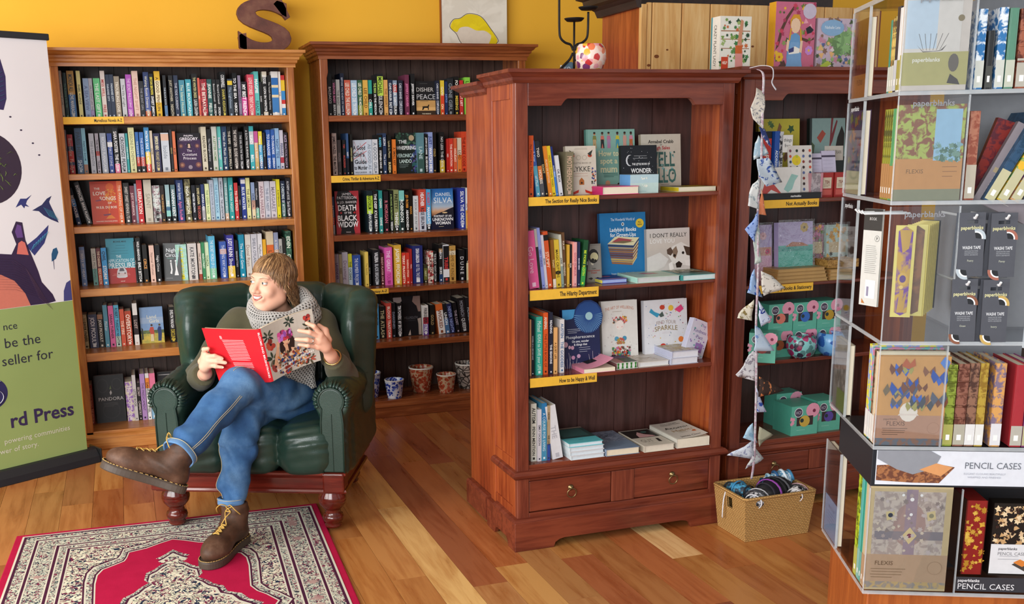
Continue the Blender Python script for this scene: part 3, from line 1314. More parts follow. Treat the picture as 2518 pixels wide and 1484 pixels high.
'B3':(5.760,1.073,'''
1.1287|1.1524|0.211|0|3f5f8f>c83a3a@.55>c8ccd4@.75|f4f4f8|PATTERSON
1.3444|1.3783|0.238|0|1a2a30>b8d840@.12>16202a@.55|1a2a14;e8f0f0|SANATORIUM;SARAH PEARSE
1.3808|1.4051|0.237|0|1b1b1b|f4f4f4|THE DEEP;KYLE PERRY
1.4134|1.4334|0.237|0|2f8f8a|f4f8f4|CHAIN;DANE
1.4418|1.4702|0.231|0|221a1e|c86a7a|R MORGAN
1.4785|1.4982|0.235|0|151c17|b8d87a;f4f4f4|A MICHAEL ROBOTHAM;WRECK
1.5031|1.5327|0.238|0|8a9060>141414@.85|1c2414;f0f0f0|PRETTY;THINGS
1.5352|1.5649|0.233|0|7fc8c0>1c2a2a@.25|f0f8f4|ROBINSON
1.5699|1.5922|0.227|0|171513|e89a3a;f4f4f4|JD ROBB;ABANDONED
1.5947|1.6146|0.236|0|19150f|c88a3a|MARK
1.6196|1.6495|0.2|0|d4d6d8|5a6068|A BOOK OF SECRETS
1.652|1.6946|0.236|0|c84a3a>c8ccd8@.55|f8f8f8;2a2a3a|HEATHER;ROSE BRUNY
1.6971|1.7248|0.235|0|4fa8dc>1a1c20@.85|c8405a;f4f8fc|ROBERT;MANHUNTER
1.9026|1.936|0.236|0|2f3f9f|f4f6fc|SILVA;THE ORDER
1.9412|1.9669|0.236|0|e4e8ec>e8a040@.55|6a4a2a|SILVA
'''),

'B4':(5.760,0.764,'''
1.1243|1.1387|0.198|0|24342c>4a6a50@.7|c8d8c8|ROBIN
1.1425|1.1651|0.195|0|b0a8b8|5a3a7a|LAVENDER
1.1676|1.1844|0.193|0|b8a88c|6a5a40|REED
1.1859|1.2183|0.204|0|c4bcc8|7a5a74|Dreaming
1.2207|1.2425|0.193|0|d8d83a>c8dce8@.4|4a5a2a|THE OCEAN
1.2449|1.2936|0.184|0|2f4f9f|e8ecf8|THE NUMBER PROJECT
1.319|1.3386|0.2|0|e8c860|7a5a1a|The Satellite
1.3425|1.3523|0.178|0|1a1a18|e8e8d8|John Scalzi
1.3671|1.4089|0.209|0|1c1c20|f0f0f4;c0c4cc|VALERIA;BLADE BREAKER
1.4114|1.4337|0.186|0|4a1c20|f4c8c0|READY PLAYER ONE
1.4361|1.4808|0.22|0|e060b0|f8d0ec;b83a8a|THE GREAT;TOUR
1.4932|1.5356|0.231|0|e0b040|fff8e0|JASPER FFORDE
1.5406|1.5622|0.184|0|d84030|fff0e0|TERRY;PRACHETT
1.5647|1.5857|0.183|0|d03a2c|f8d8c0|RAISING STEAM
1.5883|1.6008|0.204|0|a82a2a|f0c8c0|TRIAL
1.6059|1.6665|0.221|0|28306f|f4f4fa|DIANA GABALDON;GO TELL THE BEES
1.6741|1.6944|0.108|0|3a3a24>6a6a34@.2>1a1814@.85|c8c8a0|HAY
1.6994|1.73|0.186|0|~e4dccc,b03a3a|5a2a2a|CRIMSON
1.7325|1.7555|0.182|0|191919|d0d0d0|THE BLACK;NIGHT CIRCUS
1.7683|1.7903|0.219|0|1c1a1a>a07a4a@.1>1c1a1a@.2>24406a@.8|f0f0f4|NEON;SKIES
1.7939|1.8299|0.218|0|e8e8ec>1a1a1c@.03>e8e8ec@.66>2a2a2c@.88|d84040|TRIBE
1.8309|1.8711|0.211|0|c89a50>e0d0b0@.14>c89a50@.26|5a3a14|A GAME OF KINGS
1.8944|1.9282|0.184|0|17171a|c8c8cc|D U N E
1.9386|1.962|0.187|0|19191a>d8cca0@.45|e8e0c0|OWL
'''),

'B5':(5.760,0.449,'''
1.3417|1.3639|0.188|0|1f3f8f>e8ecf0@.5>1f3f7f@.75|f4f8fc|SHIRE;BIRD
1.3647|1.3908|0.208|0|4fa0d8|14202c|EXIT
1.3953|1.4293|0.192|0|1b1a18|b8b08a|THE ATLAS
1.435|1.4662|0.209|0|c44a40|fbe8dc|BLOOD TRAITOR
1.4691|1.4919|0.207|0|1b1b1f|8a94a8|DARKENED
1.5004|1.5319|0.205|0|161618|e8e8ec|TIM POWERS;MY BROTHER
1.6617|1.6937|0.18|0|e8e4e0>a83040@.4>6a4a9a@.62|2a2a2a;ffffff|FIREKEEPER;STRIDE
1.7053|1.7316|0.18|0|1a1815|a89060|GOLD
1.7579|1.799|0.183|-6|d86a30>e4e0dc@.22|8a4a2a|WICKED
1.802|1.8285|0.181|-7|1a1c20>4a6f9a@.5|f0f4f8|UNION
1.8314|1.861|0.182|-8|22264a|8a9ad0|NEVER NIGHT
1.8699|1.8936|0.186|-8|171518|a89aa8|THE LOST
1.8995|1.9472|0.211|-7|1a181a|8a8a94;c8c8c8|MONARCH;QUEEN
1.9502|1.9771|0.211|-7|1c1c20|a0a8b0|MURDER
'''),

'C1':(3.555,1.361,'''
1.4432|1.4617|0.222|0|e8602a|4a2010|No Friend But The Mountains
1.4751|1.4907|0.204|-7|3f5fa8>5fa8c0@.45|f0f4f8|A Year;of Mud
1.4927|1.509|0.203|-7|2a2a32>d87a3a@.45>5a5a60@.7|f4e8d8|TWO;HOUSES
1.5123|1.5247|0.202|-8|1c1c1e|d8c890|DON'T
1.5254|1.5395|0.184|-8|e88a2a|f8e8c8|ALAIN DE BOTTON
1.5402|1.5549|0.184|-8|e8c82a|5a4a14|MEN AND OTHER TRIBES
1.5559|1.5641|0.182|-8|22327a>3f7fd0@.5|c8d8f0|HUMANKIND
1.5675|1.5822|0.149|-8|dcdce0|4a4a50|OK BOX
1.5925|1.6246|0.161|0|7a725a|c8a890|MOTHERHOOD
'''),

'C2':(3.555,1.017,'''
1.4456|1.4857|0.218|-6|e8609a|f8c8dc|Go Love
1.4878|1.4981|0.226|-6|b8b0a8>2a2a28@.3|1a1a1a|LIFE
1.4995|1.512|0.229|-6|8f9ad8|4a4a8a|VERY THINGS
1.5127|1.5223|0.202|-6|d4d0dc|5a5a64|BEARD
1.523|1.5421|0.214|-6|d8582a>1a1a1a@.06>d8582a@.16|f8d0b0|STUMPY
1.5438|1.5557|0.182|-4|8a5a1f>e8d8c8@.82|e0c890|TOAST
1.5571|1.5769|0.181|-4|d8b83a>1a1a1a@.66>d8b83a@.72|5a4a14|MAGIC CRITTERS
1.5787|1.5885|0.2|-4|c8c8b8>8a9a90@.6|3a3a34|JOKES
1.5892|1.6004|0.207|-3|6a4a2f|e0d0b8|FUR MY;BOYFRIEND
1.6025|1.612|0.16|0|d8a83a|5a3a10|WIT
1.613|1.6225|0.16|0|1c1c1c|f0f0f0|PUN
1.625|1.6285|0.169|0|e89a8a|8a3a3a|HA
1.6292|1.6426|0.168|0|e8a8a8|c05a6a|GOOD HUMOUR
1.6454|1.6542|0.169|0|2a2f50|d8dcec|BOOK NERD
1.6567|1.6755|0.174|5|1f4f2f>3f9a4a@.6|d8f03a|BE MORE SLOTH
1.6765|1.6843|0.169|5|171717|9a9a9a|NAP
'''),

'C3':(3.555,0.680,'''
1.4471|1.4533|0.22|0|e8a87a|8a4a2a|IN
1.454|1.4638|0.219|0|22242e|f0f0f4|WOMEN OF A CERTAIN RAGE
1.4736|1.4996|0.228|0|3fb09a|e8f8f0;e8f8f0|Michael;IDEAS to SAVE your LIFE
1.5042|1.5235|0.242|0|e8602a|f8e0d0;4a1a10|ANIMAL;THE LITTLE BOOK OF
1.5264|1.5405|0.243|0|26283a|f0f0f4|READING;THE SEASONS
1.5458|1.5617|0.182|0|e8b070|6a4418|A QUIET LIFE
1.5752|1.5931|0.211|0|e0dcdc|3a6a9a|AUSTEN;THE GODDESS
'''),

'C4':(3.540,0.338,'''
1.4475|1.4705|0.233|0|d8d8cc|2a2a26|AUTISM;PENN MENTION
1.472|1.4883|0.21|0|dcd8e0|4a4a5a|EMILY DICKSON
1.489|1.5105|0.233|0|4a94b8>2f7ab0@.0>4a94b8@.3|e0f0f8|A COURSE FOR LIVING
1.5126|1.5255|0.222|0|b09a7a>2f4fa0@.7|3a2a1a|HOW;WE LIVE
1.5373|1.5806|0.22|-9|dcdce0|b8b8c0|THE
'''),

}

# ------------------------------------------------------------------ books

ORD = ['','first','second','third','fourth','fifth','sixth','seventh','eighth','ninth','tenth','eleventh','twelfth','thirteenth','fourteenth','fifteenth','sixteenth','seventeenth','eighteenth','nineteenth','twentieth']

TENS = {2:'twenty',3:'thirty',4:'forty'}

def ordinal(n):

    if n <= 20: return ORD[n]

    if n % 10 == 0: return {30:'thirtieth',40:'fortieth'}[n]

    return TENS[n // 10] + '-' + ORD[n % 10]

def colour_name(hx):

    import colorsys

    hx = hx.lstrip('~').split(',')[0]

    r, g, b = (int(hx[i:i+2],16)/255 for i in (0,2,4))

    h, s_, v = colorsys.rgb_to_hsv(r,g,b); h *= 360

    if v < 0.2: return 'black'

    if s_ < 0.12: return 'white' if v > 0.85 else 'pale grey' if v > 0.62 else 'grey'

    if s_ < 0.28 and v > 0.7:

        return 'cream' if 20 < h < 75 else 'pale green' if h < 165 and h >= 75 else 'pale blue' if h < 260 and h >= 165 else 'pale pink'

    d = 'dark ' if v < 0.42 else ''

    if h < 14 or h >= 345: return d + 'red'

    if h < 40: return 'brown' if v < 0.6 else 'orange'

    if h < 66: return 'olive' if v < 0.6 else 'yellow'

    if h < 155: return d + 'green'

    if h < 198: return d + 'teal'

    if h < 250: return ('navy' if v<0.5 else 'blue')

    if h < 300: return d + 'purple'

    return d + 'pink'



M_page = None

s = N('page_block',0.7,0.2)

wv = s.n('ShaderNodeTexNoise',Scale=1.0,Detail=1.0); s.l(s.coord((900,900,900)),wv.inputs['Vector'])

s.color(s.mix(wv.outputs['Fac'],'#efe7d3','#d8cdb4')); M_page = s.m



def ground_mat(tok):

    if tok.startswith('~'):

        a, b = tok[1:].split(','); return mottle('#'+a,'#'+b,55)

    return paper('#'+tok,0.38)



def cover_shell(mb,w,d,h,mat,th=0.0016,ov=0.002):

    """U-shaped jacket: spine at y=0, boards running back to y=d"""

    mb.box(0,th,0,d,0,h,mat); mb.box(w-th,w,0,d,0,h,mat); mb.box(th,w-th,0,th,0,h,mat)



def spine_book(name,x0,x1,y,z,h,lean,base,ink,txt,label,group,depth=None):

    w = max(0.006,x1-x0); br = random.Random(hash((round(x0*1e4),round(z*1e3)))& 0xffff)

    d = depth or min(0.2,h*br.uniform(0.6,0.66))

    segs = base.split('>')

    m0 = ground_mat(segs[0])

    mb = MB(); cover_shell(mb,w,d,h,m0)

    o = mb.build(name,None,None)

    o.location = (x0,y+br.uniform(-0.004,0.006),z); o.rotation_euler = (0,0,0)

    if lean:

        a = R(lean)

        o.rotation_euler = (0,a,0)

        if lean < 0: o.location.x = x0; o.location.z = z + w * math.sin(-a)*0

        # pivot about the corner that touches the shelf

        if lean > 0: o.location.z = z + w * math.sin(a)

    else:

        o.rotation_euler = (0,0,br.uniform(-0.012,0.012))

    MB().box(0.0018,w-0.0018,0.0018,d-0.003,0.0015,h-0.0025).build('pages',M_page,o)

    pt = MB(); e = -0.0002

    edges = [0.0]; cols = [segs[0]]

    for sg in segs[1:]:

        c, f = sg.split('@'); edges.append(float(f)); cols.append(c)

    edges.append(1.0)

    for i in range(1,len(cols)):

        za, zb = h * (1-edges[i+1]), h * (1-edges[i])

        pt.quad((0,e,za),(w,e,za),(w,e,zb),(0,e,zb),ground_mat(cols[i]))

    parts = txt.split(';'); inks = ink.split(';')

    L = h * 0.88; wt = [max(3,len(p))for p in parts]; tot = sum(wt); pos = h * 0.94

    for i, p in enumerate(parts):

        seg = L * wt[i] / tot; ik = inks[min(i,len(inks)-1)]

        if len(p) > 1:

            big = (w*0.62) if len(p) < 12 else w * 0.5

            put_text(pt,p,(w*0.5,e-0.0002,pos-seg/2),(0,0,-1),(1,0,0),seg*0.92,min(big,0.021),paper('#'+ik,0.4),1 if (len(p)<15 and p.upper()== p)else 0)

        pos -= seg

    # publisher mark at the foot of the spine

    if w > 0.008: pt.quad((w*0.32,e-0.0002,h*0.03),(w*0.68,e-0.0002,h*0.03),(w*0.68,e-0.0002,h*0.03+w*0.4),(w*0.32,e-0.0002,h*0.03+w*0.4),paper('#'+inks[-1],0.4))

    if pt.v: pt.build('lettering',None,o)

    tag(o,label,'book',group); return o



SHELFNAME = {'A1':'top shelf of the honey bookcase','A2':'second shelf of the honey bookcase','A3':'third shelf of the honey bookcase','A4':'fourth shelf of the honey bookcase','A5':'fifth shelf of the honey bookcase','A6':'lowest shelf of the honey bookcase',

             'B1':'top shelf of the tall brown bookcase','B2':'second shelf of the tall brown bookcase','B3':'third shelf of the tall brown bookcase','B4':'fourth shelf of the tall brown bookcase','B5':'fifth shelf of the tall brown bookcase',

             'C1':'top shelf of the middle bookcase','C2':'second shelf of the middle bookcase','C3':'third shelf of the middle bookcase','C4':'lowest shelf of the middle bookcase'}

KINDN = {'A':'novel','B':'thriller','C':'gift_book'}

GRPN = {'A':'novels standing on the honey bookcase','B':'thrillers standing on the tall brown bookcase','C':'books standing on the middle bookcase'}

for key, (yy,zz,txt) in BOOKROWS.items():

    for n, ln in enumerate(txt.strip().split('\n')):

        x0, x1, h, le, base, ink, title = ln.split('|')

        x0, x1, h, le = map(float,(x0,x1,h,le))

        cn = colour_name(base.split('>')[0])

        other = [colour_name(t.split('@')[0])for t in base.split('>')[1:]]

        other = [c for c in other if c != cn]

        look = cn + (' and '+other[0]if other else '')

        size = 'thick ' if x1 - x0 > 0.026 else 'thin ' if x1 - x0 < 0.012 else ''

        lab = '%s%s book, %s spine from the left, %s' % (size,look,ordinal(n+1),SHELFNAME[key].replace(' of the ',' of '))

        if len(lab.replace(',','').split()) > 16: lab = lab.replace(' spine from the left',' from left').replace(size,'',1)

        spine_book(KINDN[key[0]],x0,x1,yy,zz,h,le,base,ink,title,lab,GRPN[key[0]])



# ---- books shown face out: printed cover drawn with flat shapes a fraction of a millimetre proud of the board

def cover_art(pt,w,h,elems,y=-0.0003,ax=None):

    """elems in cover units (0..1); r rect, e ellipse, p polygon, t text, s scatter"""

    lay = y

    for el in elems:

        lay -= 0.00004; k = el[0]

        if k == 'r':

            _, u0, u1, v0, v1, c = el

            pt.quad((u0*w,lay,v0*h),(u1*w,lay,v0*h),(u1*w,lay,v1*h),(u0*w,lay,v1*h),ground_mat(c))

        elif k == 'e':

            _, u, v, ru, rv, c = el; n = 14

            pt.add([(w*(u+ru*math.cos(2*math.pi*i/n)),lay,h*v+w*rv*math.sin(2*math.pi*i/n))for i in range(n)],[tuple(range(n))],ground_mat(c))

        elif k == 'p':

            _, ps, c = el

            pt.add([(u*w,lay,v*h)for u,v in ps],[tuple(range(len(ps)))],ground_mat(c))

        elif k == 't':

            _, tx, u, v, tw, th, c = el[:7]; b = el[7] if len(el) > 7 else 1; arc = el[8] if len(el) > 8 else 0

            put_text(pt,tx,(u*w,lay,v*h),(1,0,0),(0,0,1),tw*w,th*h,paper('#'+c,0.4),b,arc=arc*h)

        elif k == 'l':      # lines of small print

            _, u0, u1, v0, v1, n, c = el

            for i in range(n):

                vv = v1 - (v1-v0) * i / max(1,n-1); q = random.Random(i*7+n)

                a = u0 + (0 if n>4 else (u1-u0)*q.uniform(0,0.12)); b = u1 - (u1-u0) * q.uniform(0,0.18 if i<n-1 else 0.4)

                t_ = 0.0016 if h > 0.2 else 0.0012

                pt.quad((a*w,lay,vv*h),(b*w,lay,vv*h),(b*w,lay,vv*h+t_),(a*w,lay,vv*h+t_),paper('#'+c,0.45))

        elif k == 's':      # scattered small motifs

            _, seed, n, u0, u1, v0, v1, size, cs = el; q = random.Random(seed)

            for i in range(n):

                u, v = q.uniform(u0,u1), q.uniform(v0,v1); r_ = size * q.uniform(0.5,1.2); a0 = q.uniform(0,6.28); m = q.choice((3,4,5,6,8))

                lay -= 0.000012

                pt.add([(w*u+w*r_*(1 if j % 2 else 0.55)*math.cos(a0+j*math.pi/m),lay,h*v+w*r_*(1 if j % 2 else 0.55)*math.sin(a0+j*math.pi/m))for j in range(2*m)],[tuple(range(2*m))],paper('#'+q.choice(cs.split()),0.42))

        elif k == 'f':      # flower: petals + eye

            _, u, v, r_, c, ce = el; n = 7

            for i in range(n):

                a = 2 * math.pi * i / n; cx, cz = w * u + w * r_ * 0.6 * math.cos(a), h * v + w * r_ * 0.6 * math.sin(a)

                pt.add([(cx+w*r_*0.42*math.cos(2*math.pi*j/8),lay-0.00001*i,cz+w*r_*0.42*math.sin(2*math.pi*j/8))for j in range(8)],[tuple(range(8))],ground_mat(c))

            pt.add([(w*u+w*r_*0.28*math.cos(2*math.pi*j/8),lay-0.0001,h*v+w*r_*0.28*math.sin(2*math.pi*j/8))for j in range(8)],[tuple(range(8))],ground_mat(ce))



def face_book(name,x0,x1,y,z,h,tilt,th,base,spine,elems,label,group,rz=0.0,spine_el=None):

    w = x1 - x0; blk = M_page if name not in ('gift_box','gift_tin','puzzle_box','slip_box','pencil_case') else ground_mat(base)

    mb = MB(); mc = ground_mat(base); ms = ground_mat(spine)

    mb.box(0,w,0,0.0016,0,h,mc); mb.box(0,w,th-0.0016,th,0,h,mc); mb.box(0,0.0016,0.0016,th-0.0016,0,h,ms)

    o = mb.build(name,None,None); o.location = (x0,y,z); o.rotation_euler = (R(-tilt),0,R(rz))

    MB().box(0.0018,w-0.002,0.0017,th-0.0017,0.0 if blk != M_page else 0.002,h if blk != M_page else h-0.002).build('pages' if blk == M_page else 'box_body',blk,o)

    pt = MB(); cover_art(pt,w,h,elems)

    if pt.v: pt.build('cover_print',None,o)

    if spine_el:

        ps = MB(); put_text(ps,spine_el[0],(-0.0004,th/2,h/2),(0,0,-1),(0,-1,0),h*0.72,th*0.3,paper('#'+spine_el[1]),0); ps.build('lettering',None,o)

    tag(o,label,'book',group); return o

GA, GB, GC = 'novels displayed face out', 'thrillers displayed face out', 'gift books displayed face out'



face_book('novel',0.318,0.439,5.75,1.446,0.199,4,0.03,'3a2148','2a1834',[('r',0,1,0.83,1,'16121a'),('t','PHILIPPA',.5,.93,.7,.045,'e8e0e8'),('t','GREGORY',.5,.85,.92,.075,'f0e8f0'),('l',.05,.95,.78,.79,1,'b8a8b8'),

    ('e',.15,.66,.1,.1,'6a4048'),('e',.85,.66,.1,.1,'6a4048'),('e',.15,.16,.12,.12,'7a4a48'),('e',.85,.16,.12,.12,'7a4a48'),('e',.15,.66,.05,.05,'a87a60'),('e',.85,.66,.05,.05,'a87a60'),('e',.15,.16,.06,.06,'a87a60'),('e',.85,.16,.06,.06,'a87a60'),('e',.5,.67,.1,.12,'120e14'),('e',.5,.68,.05,.06,'d8b8a0'),('e',.5,.63,.06,.04,'d8b8a0'),

    ('t','The',.5,.54,.3,.06,'f4ecf4',0),('t','Constant',.5,.44,.75,.075,'f4ecf4',0),('t','Princess',.5,.34,.65,.075,'f4ecf4',0),('e',.5,.1,.09,.09,'9a8a98'),('s',3,26,.05,.95,.2,.75,.02,'8a5a9a 5a3a68 6a4878')],'purple novel with ornate roundels displayed face out, second shelf of the honey bookcase',GA)

face_book('novel',-0.144,-0.006,5.75,1.182,0.222,5,0.035,'d2431f','b83a1c',[('e',.72,.86,.15,.15,'e86a20'),('p',[(.6,.2),(.66,.2),(.68,.5),(.9,.6),(.92,.72),(.75,.8),(.55,.7),(.5,.6),(.64,.5)],'~e8892a,d85a20'),('p',[(.5,.12),(.85,.12),(.72,.2),(.62,.2)],'e88a2a'),('s',5,40,.5,.92,.5,.8,.03,'e8a03a f0b848 e07a28'),('t','THE',.25,.83,.25,.05,'f8e8d8'),('t','LOVE',.32,.72,.5,.085,'fdf0e0'),('t','SONGS',.62,.60,.6,.085,'fdf0e0'),('t','OF',.68,.49,.16,.05,'fdf0e0'),('t','W.E.B. DU BOIS',.55,.39,.76,.055,'fdf0e0'),

    ('p',[(.15,.55),(.35,.58),(.4,.55),(.2,.53)],'8a3a5a'),('p',[(.4,.22),(.7,.24),(.65,.2),(.45,.19)],'7a3a5a'),('t','HONOREE FANONNE JEFFERS',.52,.06,.78,.028,'f8d8c8'),('l',.08,.92,.94,.95,1,'b83018')],'orange red novel with a golden tree displayed face out, third shelf of the honey bookcase',GA)

face_book('novel',-0.091,0.054,5.76,0.861,0.24,5,0.03,'3f9db4','2f8098',[('r',0,1,0,.34,'b8302c'),('t','MICHAEL MEAD',.5,.93,.46,.035,'203a44'),('l',.3,.75,.78,.84,2,'2a6a7a'),('l',.1,.9,.66,.72,2,'2a7a8a'),('t','THE',.42,.60,.18,.06,'d8f0f4'),('t','APPLICATION OF',.5,.51,.92,.075,'c8e8f0'),('t','PRESSURE',.5,.40,.95,.12,'dff0f4'),

    ('p',[(.3,.14),(.33,.28),(.4,.36),(.58,.36),(.66,.28),(.68,.14),(.6,.12),(.36,.12)],'d8d8dc'),('p',[(.4,.27),(.43,.34),(.55,.34),(.59,.27)],'5a5a64'),('e',.38,.22,.03,.03,'3a3a3a'),('e',.6,.22,.03,.03,'3a3a3a'),('l',.1,.9,.18,.21,2,'e89a90'),('t','novel',.5,.05,.16,.03,'f0d0c8')],'teal and red novel with a white car displayed face out, fourth shelf of the honey bookcase',GA)

face_book('novel',0.198,0.292,5.755,0.861,0.204,4,0.03,'15171b','0f1012',[('t','Night',.5,.82,.8,.1,'e4e8ec',0),('t','Circus',.5,.69,.86,.1,'e4e8ec',0),('l',.2,.8,.58,.6,1,'5fb0a0'),('p',[(.35,.2),(.42,.3),(.38,.48),(.45,.5),(.5,.3),(.46,.18)],'d8d8d8'),('p',[(.6,.15),(.85,.15),(.78,.3),(.72,.5),(.68,.5),(.68,.3)],'d8d8d8'),('e',.42,.53,.05,.05,'d8d8d8'),('e',.7,.53,.05,.05,'d8d8d8'),('l',.1,.7,.06,.07,1,'9a9a9a')],'black novel with two white figures displayed face out, fourth shelf of the honey bookcase',GA,-20)

face_book('novel',0.051,0.173,5.76,0.523,0.197,4,0.03,'7f9fc8','5a7aa8',[('r',0,1,.55,.72,'98aecb'),('r',0,1,0,.3,'~c8b04a,a8a04a'),('r',0,1,.27,.36,'~6a7a4a,4a5a3a'),('t','Land',.5,.74,.5,.1,'e4e0c8',0),('t','Girls',.6,.62,.5,.1,'e4e0c8',0),('p',[(.4,.05),(.42,.25),(.36,.35),(.42,.45),(.55,.45),(.58,.3),(.54,.05)],'b84a3a'),('p',[(.4,.05),(.42,.25),(.54,.25),(.54,.05)],'d8c8a0'),('e',.48,.5,.05,.05,'4a2a20'),('p',[(.72,.05),(.74,.25),(.72,.38),(.78,.46),(.88,.44),(.9,.25),(.86,.05)],'2a3a6a'),('e',.82,.5,.05,.05,'5a4a30'),('p',[(.02,.1),(.1,.12),(.1,.4),(.04,.45)],'3a3a34')],'sky blue novel of two farm girls displayed face out, fifth shelf of the honey bookcase',GA)

face_book('novel',-0.218,-0.063,5.75,0.10,0.262,5,0.035,'17171a','101012',[('e',.28,.78,.2,.26,'2a2a2c'),('e',.28,.78,.16,.22,'17171a'),('e',.76,.8,.18,.22,'2a2a2c'),('e',.76,.8,.14,.18,'17171a'),('e',.52,.25,.3,.3,'26262a'),('e',.52,.25,.27,.27,'17171a'),('p',[(.5,.63),(.55,.68),(.58,.62),(.53,.57)],'c8c8c8'),('p',[(.5,.7),(.55,.78),(.57,.7)],'6a7a4a'),('t','PANDORA',.53,.5,.86,.075,'d4d4d4',0),('l',.25,.8,.34,.40,3,'5a5a5a'),('r',.96,.975,.1,.95,'3a3a3a')],'black novel with silver serif lettering displayed face out, lowest shelf of the honey bookcase',GA)

face_book('novel',0.117,0.262,5.78,0.10,0.248,6,0.035,'1b1b1f','141416',[('r',.05,.95,.93,.945,'b8b8b8'),('t','Amor',.55,.76,.6,.11,'f0ece4',0),('t','Towles',.5,.6,.8,.11,'f0ece4',0),('l',.3,.8,.85,.86,1,'9a9a9a')],'black novel with large white lettering half hidden by the armchair arm',GA)

face_book('thriller',1.656,1.774,5.77,1.725,0.19,4,0.028,'17171a','101012',[('r',0,1,.1,.44,'c89a5c'),('r',0,1,.14,.24,'e0b070'),('r',0,1,0,.14,'3a2a1c'),('l',.2,.8,.92,.93,1,'6a6a6a'),('t','DISHER',.45,.76,.92,.12,'d8d4d0',0),('t','PEACE',.5,.55,.98,.15,'c8c8cc',0),('l',.15,.7,.40,.42,2,'4a4038'),('p',[(.28,.16),(.32,.24),(.28,.26),(.4,.27),(.56,.27),(.62,.32),(.66,.31),(.62,.25),(.62,.16),(.58,.16),(.57,.22),(.4,.22),(.34,.16)],'1a140e'),('t','THE MISSING',.5,.05,.5,.035,'e8dcc0')],'dark thriller with a dog against sunset displayed face out, top shelf of tall brown bookcase',GB)

face_book('thriller',1.277,1.359,5.765,1.403,0.191,4,0.03,'c4ccd8','a8b0c0',[('p',[(0,.6),(.02,.62),(.98,.95),(.97,.92)],'b84a4a'),('p',[(.1,.95),(.12,.95),(.7,.3),(.68,.3)],'b84a4a'),('p',[(0,.45),(1,.7),(1,.68),(0,.43)],'c05a5a'),('p',[(.5,.9),(.52,.9),(.98,.35),(.96,.35)],'c05a5a'),('t','A Good',.45,.78,.85,.12,'22222a'),('t',"Girl's",.4,.58,.8,.12,'22222a'),('t','Guide',.5,.37,.85,.12,'22222a'),('t','to Murder',.5,.2,.92,.12,'22222a'),('t','HOLLY JACKSON',.5,.06,.8,.04,'4a4a54')],'pale blue thriller crossed by red threads displayed face out, second shelf of tall brown bookcase',GB)

face_book('thriller',1.533,1.657,5.78,1.403,0.228,4,0.03,'18221f','101614',[('s',9,60,0,1,.72,1,.07,'2a4a3a 1f3a2c 3a5a44 4a6a5a'),('s',10,40,.7,1,0,.7,.08,'2a3a6a 3a4a8a 2a5a5a 5a4a8a'),('e',.75,.87,.13,.13,'b8a080'),('t','THE',.32,.78,.4,.085,'e4e8e8'),('t','WHISPERING',.48,.63,.94,.095,'e8ecec'),('t','VERONICA',.42,.44,.82,.09,'b8d0cc'),('t','LANDO',.42,.30,.6,.09,'c8dcd8'),('l',.1,.6,.14,.22,4,'7a8a88')],'black thriller with jungle leaves displayed face out, second shelf of tall brown bookcase',GB)

face_book('thriller',1.161,1.300,5.765,1.073,0.24,4,0.035,'1b1a1c','101010',[('p',[(0,1),(0,0),(.18,0),(.22,.1),(.1,.35),(.14,.6),(.04,.8),(.14,1)],'b0333c'),('p',[(1,1),(1,0),(.78,0),(.74,.12),(.88,.3),(.84,.55),(.94,.8),(.6,1)],'b0333c'),('t','JAMES',.5,.93,.5,.06,'f0e8e8',0),('t','PATTERSON',.5,.845,.82,.07,'f0e8e8',0),('t','& J.D. BARKER',.5,.74,.82,.055,'f0e8e8',0),('t','DEATH',.5,.61,.78,.13,'f8f4f4'),('t','OF THE',.52,.49,.3,.05,'f0e8e8'),('t','BLACK',.48,.37,.82,.13,'f8f4f4'),('t','WIDOW',.5,.22,.86,.13,'f8f4f4'),('p',[(.18,.49),(.24,.52),(.28,.49),(.24,.46)],'b83030'),('p',[(.74,.49),(.79,.52),(.84,.49),(.79,.46)],'b83030'),('t','THRILLER',.5,.035,.5,.02,'d8c8c8')],'black and red thriller with big white title displayed face out, tall brown bookcase',GB)

_silva = gradz([(0.0,'#14182c'),(0.3,'#1c1c30'),(0.36,'#8a5a40'),(0.45,'#d0a078'),(0.56,'#a8b8c8'),(0.75,'#4a86c0'),(1.0,'#2060a8')],0,0.237,nz=0.08)

o = face_book('thriller',1.731,1.867,5.765,1.073,0.237,4,0.04,'2a5a98','2a4f98',[('t','DANIEL',.55,.86,.72,.085,'f0f4f8',0),('t','SILVA',.52,.72,.94,.14,'f0f4f8',0),('p',[(0,.32),(.3,.4),(.55,.44),(.8,.5),(1,.54),(1,.3),(0,.28)],'20202c'),('e',.6,.41,.12,.03,'e0c090'),('t','PORTRAIT OF AN',.5,.33,.8,.05,'f4f4f8'),('t','UNKNOWN',.5,.25,.94,.075,'f8f8fa'),('t','WOMAN',.5,.16,.7,.075,'f8f8fa'),('l',.3,.65,.06,.07,1,'e8d8b0')],'blue thriller with an evening skyline displayed face out, third shelf of tall brown bookcase',GB)

o.data.materials[0] = _silva

face_book('thriller',1.544,1.655,5.78,0.449,0.238,5,0.03,'16161a','101012',[('p',[(-.5,.98),(-.05,.98),(-.02,.88),(-.2,.84),(-.48,.88)],'9a8a88'),('p',[(.62,.99),(1,.99),(1,.6),(.86,.6),(.78,.75),(.7,.78),(.55,.86)],'8a7068'),('p',[(.8,.42),(1,.44),(1,.02),(.84,.02),(.84,.3)],'a8988e'),('p',[(.25,.02),(.4,.02),(.38,.16)],'c0b0a4'),('t','HELLMOUTH',.45,.46,.75,.06,'6a6a70',0),('l',.1,.8,.38,.42,2,'4a4a50')],'black thriller with torn beige patches displayed face out, fifth shelf of tall brown bookcase',GB)



# ---- the middle bookcase: gift books face out

